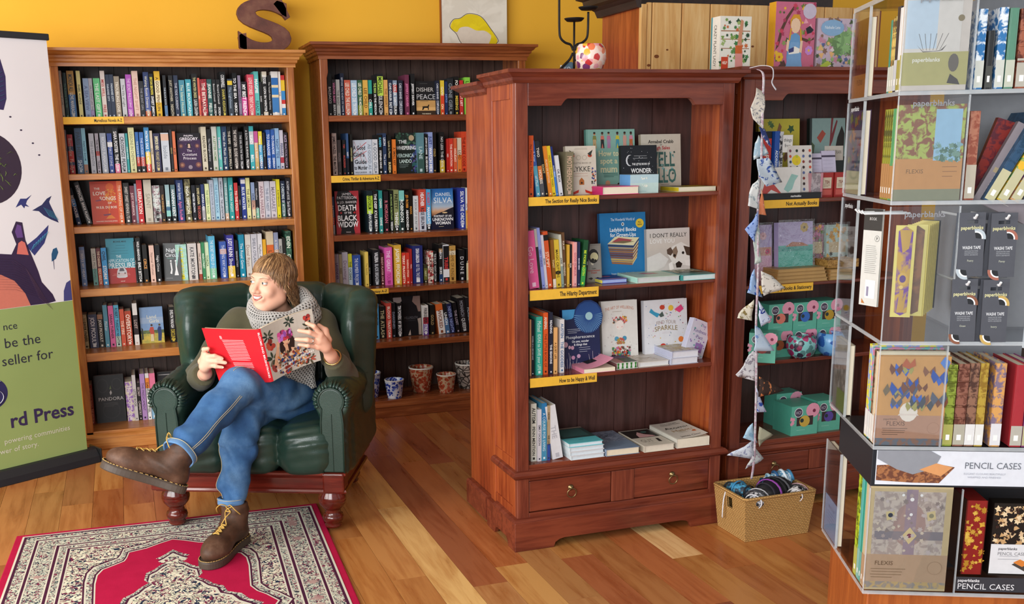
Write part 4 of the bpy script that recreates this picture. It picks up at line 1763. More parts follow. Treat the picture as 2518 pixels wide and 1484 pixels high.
face_book('gift_book',1.766,1.979,3.73,1.361,0.244,5,0.018,'8fbcae','5f9a8c',[('r',.0,.035,0,1,'7fae9f')]+[e for i,(u,c1_,c2_,sk)in enumerate([(.17,'8a8a4a','c8a878','c87a4a'),(.33,'d87a6a','2a2a2c','8a5a40'),(.46,'c87a9a','b08ab0','c88a6a'),(.64,'d8c83a','4a9ab0','6a4030'),(.79,'d8a090','d8a090','8a5a40'),(.92,'d88aa0','c86a3a','5a3020')])for e in (('p',[(u-.025,.7),(u-.035,.84),(u-.045,.78),(u-.03,.9),(u+.03,.9),(u+.05,.8),(u+.03,.84),(u+.025,.7)],c1_),('p',[(u-.035,.7),(u-.02,.7),(u,.78),(u+.02,.7),(u+.04,.7),(u+.03,.84),(u-.03,.84)],c2_),('e',u,.93,.022,.024,sk),('e',u,.945,.024,.018,'2a1c18'))]+

    [('t','How to',.45,.62,.42,.09,'f4ecc0'),('t','spot a',.45,.50,.42,.09,'f4ecc0'),('t','mum',.45,.37,.42,.11,'f4ecc0'),('l',.32,.66,.24,.29,3,'2f5a50'),('e',.42,.14,.05,.05,'d8a080'),('p',[(.36,.02),(.48,.02),(.46,.1),(.38,.1)],'e0b098'),('e',.66,.1,.05,.05,'3a2a20')],'mint green gift book with a row of women displayed face out, top of middle bookcase',GC)

face_book('gift_book',1.619,1.745,3.60,1.361,0.182,6,0.02,'ded2c2','c8baa4',[('l',.25,.8,.93,.95,2,'b0a090'),('e',.22,.8,.07,.05,'c8482a'),('p',[(.12,.92),(.3,.84),(.2,.78)],'3a3a34'),('e',.8,.8,.07,.05,'c8482a'),('p',[(.9,.92),(.72,.84),(.82,.78)],'3a3a34'),('e',.42,.76,.075,.075,'b8ac9a'),('e',.42,.76,.06,.06,'ded2c2'),('e',.62,.76,.075,.075,'b8ac9a'),('e',.62,.76,.06,.06,'ded2c2'),('t','THE LITTLE BOOK OF',.5,.65,.68,.035,'7a7064',0),('t','LYKKE',.5,.53,.6,.11,'3a3630',0),('l',.22,.8,.38,.43,2,'c89a8a'),('p',[(.42,.2),(.58,.2),(.58,.29),(.5,.35),(.42,.29)],'b86a30'),('e',.5,.24,.03,.03,'2a1a14'),('p',[(.02,.1),(.2,.05),(.4,.1),(.38,.04),(.2,0),(.02,.04)],'c83a28'),('p',[(.98,.1),(.8,.05),(.6,.1),(.62,.04),(.8,0),(.98,.04)],'c83a28'),('s',13,24,.04,.16,.1,.6,.03,'c85a3a 8a9a5a 3a3a34'),('s',14,26,.84,.97,.1,.6,.035,'c85a3a 3a4a8a 3a3a34')],'cream gift book with red birds and birdhouse displayed face out, top of middle bookcase',GC)

face_book('gift_book',1.871,2.027,3.64,1.361,0.18,5,0.02,'1b1e24','14161a',[('e',.24,.68,.11,.14,'d8d8dc'),('e',.27,.68,.1,.13,'1b1e24'),('l',.3,.8,.72,.77,2,'b8b8bc'),('t','THE LITTLE BOOK OF',.55,.6,.5,.045,'f0f0f0'),('t','WONDER',.55,.46,.56,.1,'f8f8f8'),('t','BERNADETTE RUSSELL',.55,.34,.46,.03,'c8c8cc'),('s',21,30,.03,.97,.3,.97,.012,'e8e8ec b8c0c8')]+[('p',[(u,0),(u-.025,.08),(u,.2+.1*(i % 3)/2),(u+.025,.08)],c_)for i,(u,c_)in enumerate([(.12,'a8b0b8'),(.22,'d0d4d8'),(.32,'e0e4e6'),(.45,'5a7a84'),(.55,'8ac0cc'),(.68,'6a747c'),(.78,'c0ccd0'),(.9,'d8dce0')])],'black square gift book with moon and pale trees, top of middle bookcase',GC)

face_book('gift_book',1.996,2.175,3.71,1.361,0.222,5,0.02,'cfc7b8','b0a48e',[('t','Annabel Crabb',.5,.87,.72,.06,'2a2622'),('t','and',.5,.815,.1,.02,'2a2622'),('t','Leigh Sales',.5,.76,.7,.06,'b8303a'),('t','WELL',.48,.56,.72,.26,'3f6a64'),('t','HELLO',.48,.27,.8,.26,'4a7a74'),('s',31,30,.1,.85,.16,.68,.03,'8ac0c0 5a8a84 3a5a54 a8d0cc'),('l',.45,.75,.06,.1,2,'7a6a5a')],'beige hardcover with huge dark green letters, top shelf of middle bookcase',GC)

o = face_book('slip_box',1.855,1.975,3.54,1.361,0.070,0,0.09,'b8d4dc','6aa4d8',[('r',-.0,1,0,.55,'c4dcd8'),('s',41,12,.35,.6,.75,.86,.03,'f4f4e8'),('s',42,10,.4,.6,.35,.45,.03,'f4f4e8'),('l',.3,.7,.08,.1,1,'8ab0b8')],'small pale blue boxed card set in front of the black gift book',GC)

face_book('gift_book',1.719,1.786,3.63,1.017,0.15,7,0.03,'8a8680','3a3836',[('r',.06,.94,.05,.95,'9a968e'),('e',.5,.68,.34,.42,'2a2826'),('e',.55,.66,.26,.26,'e0d8a8'),('e',.45,.58,.1,.1,'2a2620'),('e',.62,.56,.08,.08,'2a2620'),('p',[(.3,.52),(.5,.48),(.46,.44),(.34,.46)],'e8e0c8'),('t','Calm',.5,.36,.3,.04,'3a3632'),('t','Inconvenient',.5,.31,.8,.05,'a84a3a'),('t','Death',.5,.25,.5,.05,'a84a3a'),('p',[(.1,.1),(.3,.13),(.42,.1),(.3,.06)],'2a2826'),('p',[(.58,.1),(.7,.13),(.92,.1),(.7,.06)],'2a2826')],'small grey gift book with a skull, second shelf of middle bookcase',GC)

_lb = [('t','The Wonderful World of',.5,.9,.52,.045,'e8f4fc',0),('e',.5,.825,.03,.035,'f0f4f8'),('e',.5,.825,.014,.02,'1a1a1a'),('t','Ladybird Books',.5,.745,.58,.06,'f0f8fc'),('t','for Grown-Ups',.5,.665,.56,.06,'f0f8fc'),('e',.87,.83,.09,.09,'e8c83a'),('t','ALL',.87,.85,.1,.025,'4a3a14'),('t','NEW',.87,.81,.1,.025,'4a3a14'),

       ('p',[(.15,.53),(.33,.64),(.85,.61),(.72,.49)],'e8dcb0'),('p',[(.25,.56),(.4,.62),(.7,.58),(.62,.54)],'a84a50'),('p',[(.2,.55),(.5,.57),(.75,.55),(.5,.53)],'7a6a4a')]

for i, c_ in enumerate(['3a3a5a','b89a70','8a5a3a','a8703a','7a4a4a','6a4038','8a5a4a','d0b060','c89a4a','a86a3a']):

    a = .485 - i * .03; _lb.append(('p',[(.16+i*.008,a+.035),(.72-i*.004,a),(.72-i*.004,a-.024),(.165+i*.008,a+.012)],c_)); _lb.append(('p',[(.72-i*.004,a),(.84-i*.006,a+.11),(.84-i*.006,a+.085),(.72-i*.004,a-.024)],'d8c8a0' if i % 2 else c_))

_lb.append(('t','Jason Hazeley & Joel Morris',.52,.07,.6,.035,'e8f4fc',0))

face_book('gift_book',1.817,2.022,3.70,1.017,0.261,6,0.02,'1f78b4','125a90',_lb,'large blue gift book with a painted stack of books, second shelf of middle bookcase',GC)

_dog = gradz([(0,'#d8d4d0'),(0.35,'#b8b0aa'),(0.6,'#c8beb4'),(1,'#cfcac6')],0,0.192,nz=0.25)

o = face_book('gift_book',2.013,2.210,3.68,1.017,0.192,5,0.02,'c4beb8','a8a29c',[('t',"I DON'T REALLY",.5,.86,.86,.09,'2f2c2a',0),('t','LOVE YOU',.36,.74,.58,.09,'f4f2f0',0),('p',[(0,.4),(.3,.5),(.5,.35),(.4,.2),(0,.05)],'dcd8d4'),('p',[(.48,.45),(.6,.62),(.8,.7),(.98,.6),(1,.3),(.9,.2),(.6,.25)],'e4e0da'),('p',[(.46,.55),(.55,.6),(.62,.5),(.55,.42),(.47,.46)],'5a463a'),('p',[(.85,.62),(1,.58),(1,.4),(.92,.42)],'4a382c'),('p',[(.6,.55),(.68,.62),(.72,.5),(.66,.35),(.6,.4)],'8a7462'),('e',.84,.47,.03,.03,'1c1814'),('e',.64,.42,.03,.03,'2a2018'),('p',[(.66,.25),(.74,.3),(.82,.24),(.78,.16),(.68,.16)],'2a201a'),('p',[(.5,.25),(.58,.3),(.62,.14),(.52,.1)],'f0ece8'),('p',[(.88,.3),(1,.32),(1,.18),(.9,.2)],'ece8e4'),('t','and other quotes memory of',.66,.05,.6,.035,'2a2624',0)],'gift book with a sleepy brown and white dog, second shelf of middle bookcase',GC)

o.data.materials[0] = _dog

_ph = [('p',[(0,1),(.42,1),(.38,.9),(.25,.84),(.12,.83),(0,.85)],'4a9ad0'),('e',.7,.86,.4,.42,'1f3a74'),('e',.7,.86,.36,.38,'2a4f90'),('e',.72,.87,.1,.1,'a8d0d8')]

for i in range(28):

    a = math.pi * (0.95+1.1*i/27); _ph.append(('p',[(.72+.12*math.cos(a),.87+.08*math.sin(a)),(.7+.38*math.cos(a),.86+.27*math.sin(a)),(.7+.38*math.cos(a+.03),.86+.27*math.sin(a+.03))],'8ac0e0'))

_ph += [('t','Phosphorescence',.46,.53,.84,.055,'f0f4f8',0),('t','On awe, wonder',.46,.455,.46,.04,'e0e4ec'),('t','& things that',.46,.40,.36,.04,'e0e4ec'),('l',.4,.75,.27,.34,3,'b8bccc'),('l',.1,.5,.6,.66,3,'c8ccd8'),('e',.06,.41,.06,.07,'c8a0b0'),('e',.16,.36,.035,.045,'d0a8b8'),('e',.24,.35,.045,.05,'c898b0'),('e',.4,.2,.05,.05,'c8a0c0'),('e',.25,.18,.05,.05,'c890b0')] + [('p',[(u,0),(u+.008,0),(u+.05*(i % 3-1)+.005,.12+.05*(i % 4)),(u+.05*(i % 3-1),.12+.05*(i % 4))],'e0d8e0')for i,u in enumerate([.03,.08,.13,.18,.24,.3,.72,.78,.84,.9,.95])] + [('t','JULIA',.5,.06,.4,.06,'f0f0f4',0)]

face_book('gift_book',1.620,1.780,3.62,0.680,0.233,6,0.025,'23284f','1a1e3c',_ph,'dark blue gift book with a glowing jellyfish dome, third shelf of middle bookcase',GC)

face_book('gift_book',1.809,1.970,3.66,0.680,0.249,6,0.022,'e6e2dc','d8d0c8',[('t','THE ART OF WELLBEING',.5,.86,.8,.05,'c87a5a',0,.035),('l',.3,.7,.815,.82,1,'b0a090'),('s',51,60,.3,.7,.62,.74,.035,'c83a4a e8a03a 3a7a5a c87a9a e8c8b0 4a4a4a d85a4a'),('e',.5,.6,.12,.12,'f4e8e0'),('e',.44,.57,.02,.01,'e8a0a0'),('e',.56,.57,.02,.01,'e8a0a0'),('e',.4,.38,.06,.06,'5aa0c0'),('e',.62,.38,.06,.06,'4a94b8'),('s',52,30,.42,.6,.3,.38,.04,'b89a4a a87a5a c85a4a'),('s',53,130,.26,.76,.06,.24,.04,'c83a3a e8b83a 3a8a5a c86a9a e8e0d8 6a4a3a 2a2a2a d8602a 4a9a9a'),('s',54,30,.05,.95,.1,.8,.012,'b8b0b0 8a8a90 c89aa0')],'white gift book with a flower-crowned girl, third shelf of middle bookcase',GC)

face_book('gift_book',2.001,2.200,3.66,0.680,0.240,6,0.024,'e2e2e6','d0d0d8',[('s',61,70,.04,.96,.04,.97,.014,'c8484a e8b83a 3a6ab0 5a9a5a c86aa0 3a3a4a'),('p',[(.12,.8),(.3,.7),(.36,.76),(.24,.8),(.16,.86)],'3a9ac0'),('e',.42,.87,.06,.05,'c8442a'),('p',[(.34,.74),(.42,.8),(.46,.72),(.38,.7)],'4a5a54'),('e',.62,.85,.06,.06,'e8c040'),('p',[(.7,.82),(.86,.9),(.92,.82),(.82,.76)],'e04a80'),('t','FIND YOUR',.5,.6,.46,.065,'b0a098',0,.02),('t','SPARKLE',.5,.5,.54,.085,'9a8454',0,.02),('l',.38,.64,.42,.44,2,'d8d0d4'),('e',.42,.2,.07,.06,'c83a30'),('p',[(.15,.06),(.3,.14),(.4,.1),(.3,.04)],'e080a0'),('e',.84,.3,.06,.06,'e8803a'),('p',[(.76,.16),(.92,.16),(.88,.06),(.8,.06)],'c8302a')],'white gift book scattered with tiny elves, third shelf of middle bookcase',GC)

o = face_book('gift_book',2.120,2.215,3.575,0.680,0.185,0,0.03,'d4d4e4','c0c0d4',[('t','The',.6,.9,.3,.07,'6a5a9a',0),('t','Kindness',.5,.76,.7,.08,'6a5a9a',0),('t','Pact',.55,.63,.4,.08,'6a5a9a',0),('r',.45,.85,.3,.5,'9a7ab8'),('s',71,26,.05,.95,.05,.97,.045,'5aa8a0 b86a9a 8a5ab0 7ac0b8 d8a0b8')],'lilac gift book leaning against the side wall, third shelf of middle bookcase',GC)

o.rotation_euler = (R(-6),R(22),R(4))



# ---- books lying flat

def flat_book(x0,x1,y0,d,z,th,cover,spine,label,elems=(),name='gift_book',group='books lying flat on the middle bookcase',rz=0.0,curl=0.0,front=None,hard=True):

    """spine on the side facing -x; the page block shows at the front"""

    w = x1 - x0; c = 0.0018

    mb = MB(); mc = ground_mat(cover); ms = ground_mat(spine)

    mb.box(0,w,0,d,0,c,mc)

    if not curl: mb.box(0,w,0,d,th-c,th,mc)

    mb.box(0,c,0,d,c,th-c,ms)

    if curl:                                   # upper board springs open: a curved sheet

        n = 12; vs = []; fs = []

        for i in range(n+1):

            t_ = i / n; xx = w * t_ * (1-0.06*t_); zz = th + curl * t_ ** 2.2

            vs += [(xx,0,zz),(xx,d,zz-curl*0.25*t_),(xx,0,zz+0.0008),(xx,d,zz+0.0008-curl*0.25*t_)]

        for i in range(n):

            a = 4 * i; b = a + 4

            fs += [(a,a+1,b+1,b),(a+2,b+2,b+3,a+3),(a,b,b+2,a+2),(a+1,a+3,b+3,b+1)]

        fs += [(0,2,3,1),(4*n,4*n+1,4*n+3,4*n+2)]

        mb.add(vs,fs,mc)

    o = mb.build(name,None,None); o.location = (x0,y0,z); o.rotation_euler = (0,0,R(rz))

    MB().box(0.002,w-(0.003 if hard else 0.0006),0.003 if hard else 0.0006,d-0.003,c,th-c).build('pages',M_page if not front else ground_mat(front),o)

    pt = MB()

    if elems:

        tmp = MB(); cover_art(tmp,w,d,elems,0)

        # cover_art works in an upright x-z plane: lay it down on the board

        n = 0; tmp.v = [(x,zz,th+(-y)+0.0002+(curl*(x/w)** 2.2*(1-0.25*zz/d)+0.0012 if curl else 0))for x,y,zz in tmp.v]

        pt = tmp

    if pt.v: pt.build('cover_print',None,o)

    tag(o,label,'book',group); return o

flat_book(1.724,1.878,3.512,0.19,1.361,0.03,'d83a7a','c01f64','hot pink book lying flat in front of the cream birdhouse book',[('t','FATS LIKE ME',.5,.5,.7,.2,'f8d0e0')])

flat_book(2.065,2.232,3.545,0.14,1.361,0.018,'d8d0a0','d8c02a','thin yellow spined book lying flat beside the blue card box',[('r',0,1,0,1,'3a3a34'),('r',.3,.9,.3,.8,'d8c83a')],hard=False)

flat_book(1.755,1.866,3.57,0.14,1.017,0.016,'26389a','e8dc5a','small navy book with yellow spine lying flat in front of the skull book',[('r',.1,.9,.3,.9,'2a2f8a'),('e',.5,.6,.2,.2,'a84a6a'),('r',0,1,0,.12,'e0a8c0')],front='a8b8e8')

flat_book(1.884,2.072,3.524,0.17,1.017,0.022,'bfdcc8','a8d8c8','pale green book with orange corner lying flat, second shelf of middle bookcase',[('p',[(.3,.6),(.5,.75),(.7,.65),(.75,.5),(.5,.45)],'c87a5a'),('p',[(.4,.6),(.6,.68),(.65,.5)],'b86aa0')],front='d0d0d0')

flat_book(2.076,2.227,3.51,0.20,1.017,0.022,'4f9a98','3a8a88','teal book with a landscape lying flat, second shelf of middle bookcase',[('r',.08,.92,.3,.95,'~c8c8b0,5a6a5a'),('p',[(.1,.35),(.9,.3),(.9,.5),(.5,.6)],'3a5a50')],front='d4e4e4')

flat_book(1.653,1.789,3.511,0.19,0.680,0.018,'e89ab0','d8809a','pink paperback with springing cover lying flat in front of the jellyfish book',[('r',.34,.66,.35,.62,'2a2622'),('l',.38,.62,.45,.52,2,'a89a8a'),('l',.3,.7,.72,.76,2,'c87a90')],curl=0.035,hard=False)

o = flat_book(1.803,1.898,3.53,0.16,0.680,0.026,'e4e4dc','8a5a5a','book with green striped edge lying flat, third shelf of middle bookcase',[('r',0,1,0,1,'2f4a34'),('r',.05,.95,.5,.95,'5a4a7a'),('r',0,.4,0,.5,'b87a7a')],front='f0f0ea')

st = MB()

for i in range(5): st.prism([(0.004+i*0.019,0.002),(0.013+i*0.019,0.002),(0.0105+i*0.019,0.013),(0.013+i*0.019,0.024),(0.004+i*0.019,0.024),(0.0065+i*0.019,0.013)],'y',-0.0006,-0.0001,paper('#2f7a2a'))

st.build('stripe_print',None,o)

flat_book(1.903,2.038,3.53,0.19,0.680,0.02,'e0d8cc','d0c8bc','white book with a pale wreath lying flat, third shelf of middle bookcase',[('s',81,60,.15,.85,.2,.85,.03,'c8a0a0 a8b890 d8b890 b8a8c0'),('e',.5,.5,.22,.2,'e4ddd2')],front='e4e4e4')

flat_book(2.042,2.165,3.522,0.18,0.680,0.026,'c8ccdc','b8bcd0','pale blue patterned book lying at the bottom of a stack of two',[('s',91,30,0,1,0,1,.04,'8a94c0 d0a8c0')],front='e0e0e8')

flat_book(2.044,2.166,3.52,0.18,0.7065,0.026,'c8ccdc','b4b8d0','pale blue patterned book lying on top of a stack of two',[('r',.1,.9,.1,.9,'~c8c4b8,b8a87a'),('s',92,40,0,1,0,1,.04,'8a94c0 d0a8c0 c8b88a')],front='e0e0e8')

for i in range(4):

    flat_book(1.595+[0.004,0.001,-0.002,-0.003][i],1.742+[0.002,0.001,0,-0.003][i],3.502+[0,.003,.002,.006][i],0.215,0.338+i*0.0168,0.0165,'5fc0c8' if i == 3 else 'd8d8dc','d0dce0','white edged teal book, %s of the stack of four on the lowest shelf' % ['lowest','second from below','third from below','topmost'][i],

              [('r',.0,1,.32,1,'2f4a48'),('r',.12,.88,.42,.9,'3f6a66'),('r',0,1,.93,1,'b09a8a'),('l',.4,.6,.16,.18,1,'1a5a64')]if i == 3 else (),group='stack of teal books',front='d8e4ec')

flat_book(1.748,1.894,3.497,0.25,0.338,0.028,'7a8ca4','8a9ab0','grey blue book lying flat beside the teal stack',[('r',0,1,.4,1,'~6a7488,8a94a8'),('t','USK',.45,.72,.5,.12,'3a4454',0),('l',.2,.8,.15,.35,4,'3a4a5a')],front='e8dcc4',rz=-1.5)

flat_book(1.914,2.05,3.49,0.23,0.338,0.026,'d8d0c0','c8c0b0','cream and black health book lying flat beside the curled paperback',[('r',.02,.98,.5,.97,'22201f'),('p',[(.3,.52),(.35,.7),(.5,.85),(.6,.7),(.8,.6),(.85,.52)],'d8a8a8'),('e',.7,.82,.1,.08,'3a6a64'),('t','GUT',.35,.3,.4,.16,'8a8478',0),('p',[(.66,.2),(.72,.4),(.8,.38),(.76,.18)],'22201c'),('l',.2,.6,.1,.15,2,'a89e90')],front='e0d8c8')

flat_book(2.062,2.212,3.492,0.23,0.338,0.040,'d8d4c8','c8c4b8','white paperback with lifted cover and orange seal lying flat on the lowest shelf',[('t','Tiny Changes',.5,.9,.5,.045,'4a4640',0),('t','Remarkable Results',.5,.83,.6,.045,'4a4640',0),('t','Atomic',.52,.62,.8,.12,'3a3833',0),('t','Habits',.55,.44,.8,.12,'a88a5a',0),('e',.82,.3,.1,.07,'c86a3a'),('l',.3,.65,.3,.34,2,'b0a898'),('t','James Clear',.5,.1,.62,.07,'3a3833',0)],curl=0.012,hard=False,front='e8e0cc')



shelf_edge_label(None,'The Section for Really Nice Books',1.424,1.708,1.330,1.362,YC+0.008,0,'yellow label about really nice books on the middle bookcase',0.1)

shelf_edge_label(None,'The Hilarity Department',1.428,1.711,0.980,1.018,YC+0.008,0,'yellow label reading The Hilarity Department on the middle bookcase',0.2)

shelf_edge_label(None,'How to be Happy & Well',1.428,1.708,0.645,0.681,YC+0.008,0,'yellow label reading How to be Happy and Well on the middle bookcase',0.2)

# ------------------------------------------------------------------ implicit modelling: smooth unions meshed with surface nets

class Field:

    def __init__(self,lo,hi,step):

        self.lo = np.array(lo,float); self.step = step

        self.n = np.ceil((np.array(hi,float)-self.lo)/step).astype(int) + 1

        self.v = np.full(self.n,0.5,np.float32)

        self.ax = [self.lo[i]+step*np.arange(self.n[i])for i in range(3)]

    def _sl(self,lo,hi,m):

        a = np.clip(np.floor((np.array(lo)-m-self.lo)/self.step).astype(int),0,self.n-1)

        b = np.clip(np.ceil((np.array(hi)+m-self.lo)/self.step).astype(int)+1,1,self.n)

        sl = tuple(slice(a[i],b[i])for i in range(3))

        P = np.stack(np.meshgrid(*[self.ax[i][sl[i]]for i in range(3)],indexing='ij'),-1)

        return sl, P

    def put(self,fn,lo,hi,k=0.02,op='u',m=None):

        sl, P = self._sl(lo,hi,(k+3*self.step)if m is None else m)

        if 0 in P.shape: return self

        d = fn(P); o = self.v[sl]

        if op == 'u':

            h = np.clip(0.5+0.5*(o-d)/k,0,1); r = o * (1-h) + d * h - k * h * (1-h)

        elif op == 's':

            h = np.clip(0.5-0.5*(o+d)/k,0,1); r = o * (1-h) - d * h + k * h * (1-h)

        else:

            r = np.maximum(o,d)

        self.v[sl] = r; return self

    def cone(self,a,ra,b,rb,k=0.02,op='u'):

        a, b = np.array(a,float), np.array(b,float); ba = b - a; L2 = max(1e-9,float(ba @ ba)); R_ = max(ra,rb)

        def fn(P):

            t = np.clip(((P-a)@ ba)/L2,0,1)

            return np.linalg.norm(P-a-t[...,None]*ba,axis=-1) - (ra+(rb-ra)*t)

        return self.put(fn,np.minimum(a,b)-R_,np.maximum(a,b)+R_,k,op)

    def chain(self,pts,k=0.02):

        for (a,ra), (b,rb) in zip(pts[:-1],pts[1:]): self.cone(a,ra,b,rb,k)

        return self

    def ell(self,c,r,rot=None,k=0.02,op='u'):

        c = np.array(c,float); r = np.array(r,float); Rm = np.array(rot if rot is not None else np.eye(3)); R_ = r.max()

        def fn(P):

            q = (P-c) @ Rm; k0 = np.linalg.norm(q/r,axis=-1); k1 = np.linalg.norm(q/(r*r),axis=-1)

            return k0 * (k0-1) / np.maximum(k1,1e-6)

        return self.put(fn,c-R_,c+R_,k,op)

    def rbox(self,c,half,rad,rz=0.0,k=0.02,op='u',rx=0.0):

        c = np.array(c,float); hf = np.array(half,float) - rad; ca, sa = math.cos(rz), math.sin(rz); cb, sb = math.cos(rx), math.sin(rx)

        Rz = np.array([[ca,-sa,0],[sa,ca,0],[0,0,1]]) @ np.array([[1,0,0],[0,cb,-sb],[0,sb,cb]]); R_ = np.linalg.norm(half)

        def fn(P):

            q = np.abs((P-c)@ Rz) - hf

            return np.linalg.norm(np.maximum(q,0),axis=-1) + np.minimum(q.max(-1),0) - rad

        return self.put(fn,c-R_,c+R_,k,op)

    def cut(self,p,n,box=None):

        """keep the side the normal n points away from"""

        p = np.array(p,float); n = np.array(n,float); n /= np.linalg.norm(n)

        lo, hi = box if box else (self.lo,self.lo+self.step*self.n)

        return self.put(lambda P:((P-p)@ n),lo,hi,0.001,'i',0.0)

    def displace(self,fn):

        P = np.stack(np.meshgrid(*self.ax,indexing='ij'),-1); m = np.abs(self.v) < 0.06

        self.v[m] += fn(P[m]).astype(np.float32); return self

    def mesh(self,smooth=2):

        V = self.v; n = np.array(V.shape); ins = V < 0

        c = np.zeros(n-1,np.int8); offs = [(i,j,k)for i in (0,1)for j in (0,1)for k in (0,1)]

        for (i,j,k) in offs: c += ins[i:n[0]-1+i,j:n[1]-1+j,k:n[2]-1+k]

        act = np.argwhere((c>0)& (c<8)); idx = np.full(n-1,-1,np.int64); idx[tuple(act.T)] = np.arange(len(act))

        cv = np.stack([V[act[:,0]+i,act[:,1]+j,act[:,2]+k]for (i,j,k)in offs],1)

        acc = np.zeros((len(act),3)); cnt = np.zeros(len(act)); of = np.array(offs,float)

        for a in range(8):

            for b in range(a+1,8):

                if np.abs(of[a]-of[b]).sum() != 1: continue

                m = (cv[:,a]<0) != (cv[:,b]<0); t = cv[m,a] / (cv[m,a]-cv[m,b])

                acc[m] += of[a] + t[:,None] * (of[b]-of[a]); cnt[m] += 1

        pos = self.lo + self.step * (act+acc/np.maximum(cnt,1)[:,None])

        faces = []

        for axis in range(3):

            u, w = [(1,2),(2,0),(0,1)][axis]

            s0 = [slice(None)] * 3; s1 = [slice(None)] * 3; s0[axis] = slice(0,-1); s1[axis] = slice(1,None)

            e = np.argwhere(ins[tuple(s0)]!= ins[tuple(s1)]); e = e[(e[:,u]>0)& (e[:,w]>0)& (e[:,u]<n[u]-1)& (e[:,w]<n[w]-1)]

            if not len(e): continue

            def at(du,dw):

                q = e.copy(); q[:,u] += du; q[:,w] += dw; return idx[tuple(q.T)]

            f = np.stack([at(-1,-1),at(0,-1),at(0,0),at(-1,0)],1)

            flip = ~ins[tuple(e.T)]; f[flip] = f[flip][:,::-1]

            faces.append(f)

        F = np.concatenate(faces); F = F[(F >= 0).all(1)]

        if smooth:

            E = np.concatenate([F[:,[i,(i+1)% 4]]for i in range(4)]); deg = np.bincount(E.ravel(),minlength=len(pos)).astype(float)

            for it in range(smooth):

                sm = np.zeros_like(pos)

                for d in range(3): sm[:,d] = np.bincount(E[:,0],pos[E[:,1],d],len(pos)) + np.bincount(E[:,1],pos[E[:,0],d],len(pos))

                lam = 0.5 if it % 2 == 0 else -0.52

                pos = pos + lam * (sm/np.maximum(deg,1)[:,None]-pos)

        return pos, F

    def build(self,name,mat,parent=None,smooth=2):

        pos, F = self.mesh(smooth); me = bpy.data.meshes.new(name)

        me.vertices.add(len(pos)); me.vertices.foreach_set('co',pos.ravel())

        me.loops.add(F.size); me.loops.foreach_set('vertex_index',F.ravel().astype(np.int32))

        me.polygons.add(len(F)); me.polygons.foreach_set('loop_start',np.arange(0,F.size,4,dtype=np.int32))

        me.update(calc_edges=True); me.polygons.foreach_set('use_smooth',np.ones(len(F),bool))

        if mat: me.materials.append(mat)

        me.validate(); o = bpy.data.objects.new(name,me); link(o,parent); return o



def spline(pts,n=24,closed=False):

    """Catmull-Rom through points"""

    P = [np.array(p,float)for p in pts]; m = len(P); out = []

    segs = m if closed else m - 1

    for i in range(segs):

        p0, p1, p2, p3 = (P[(i+k)% m]if closed else P[min(max(i+k,0),m-1)]for k in (-1,0,1,2))

        q = max(2,n // segs)

        for j in range(q):

            t = j / q

            out.append(0.5*((2*p1)+(-p0+p2)*t+(2*p0-5*p1+4*p2-p3)*t*t+(-p0+3*p1-3*p2+p3)*t ** 3))

    if not closed: out.append(P[-1])

    return [tuple(p)for p in out]

# ------------------------------------------------------------------ rug

def motif(name,ground,lines,scale,dist=1.5,width=0.035):

    """scrolling lines woven on a pale ground"""

    s = N(name,0.95,0.1); v = s.coord(); c = ground

    for i, (lc,ph) in enumerate(lines):

        nz = s.n('ShaderNodeTexNoise',Scale=scale*(1+0.23*i),Detail=1.0,Distortion=dist)

        mp = s.coord(loc=(ph,ph*0.7,0)); s.l(mp,nz.inputs['Vector'])

        f = s.ramp(nz.outputs['Fac'],[(0.0,'#000000'),(0.5-width,'#000000'),(0.5-width+0.004,'#ffffff'),(0.5+width-0.004,'#ffffff'),(0.5+width,'#000000')])

        c = s.mix(f,c,lc)

    s.color(c); s.bump(s.noise(v,900,2).outputs['Fac'],0.4,0.002); return s.m

def pile(name,a,b):

    s = N(name,0.95,0.1); v = s.coord(); s.color(s.mix(s.noise(v,14,4,0.6).outputs['Fac'],a,b)); s.bump(s.noise(v,700,3).outputs['Fac'],0.5,0.002); return s.m

M_rred = pile('rug_crimson','#c01c4a','#a3133a'); M_rwhite = pile('rug_cream','#e0dccb','#c8c4b2'); M_rnavy = pile('rug_plum','#5a2440','#3a1c34')

M_rmot = motif('rug_fine_motif','#d3d4c0',[('#9aa39a',1.3),('#84304c',5.1),('#2c3844',3.7)],44,0.5,0.034)

M_rmot2 = motif('rug_vine_motif','#e4dfc8',[('#b8b8a0',2.0),('#7a2c48',7.7),('#232f46',4.2)],26,1.0,0.036)

rug = empty('rug',(0.10,4.318,0.0),R(-2.4))

W2, LR = 0.622, 1.94

MB().box(-W2,W2,-LR,0,0.001,0.010).build('pile',M_rred,rug,bevel=0.004)

def band(name,inset,width,mat,z):

    a, b = W2 - inset, W2 - inset - width; y0, y1 = -inset, -inset - width; Y0, Y1 = -LR + inset, -LR + inset + width

    mb = MB(); mb.box(-a,a,y1,y0,0.0095,z); mb.box(-a,a,Y0,Y1,0.0095,z); mb.box(-a,-b,Y1,y1,0.0095,z); mb.box(b,a,Y1,y1,0.0095,z)

    return mb.build(name,mat,rug)

band('cream_border_line',0.028,0.008,M_rwhite,0.0118)

band('dark_border_line',0.036,0.010,M_rnavy,0.0117)

MB().box(-W2+0.046,W2-0.046,-LR+0.046,-0.046,0.0095,0.0112).build('border_ground',M_rmot,rug)

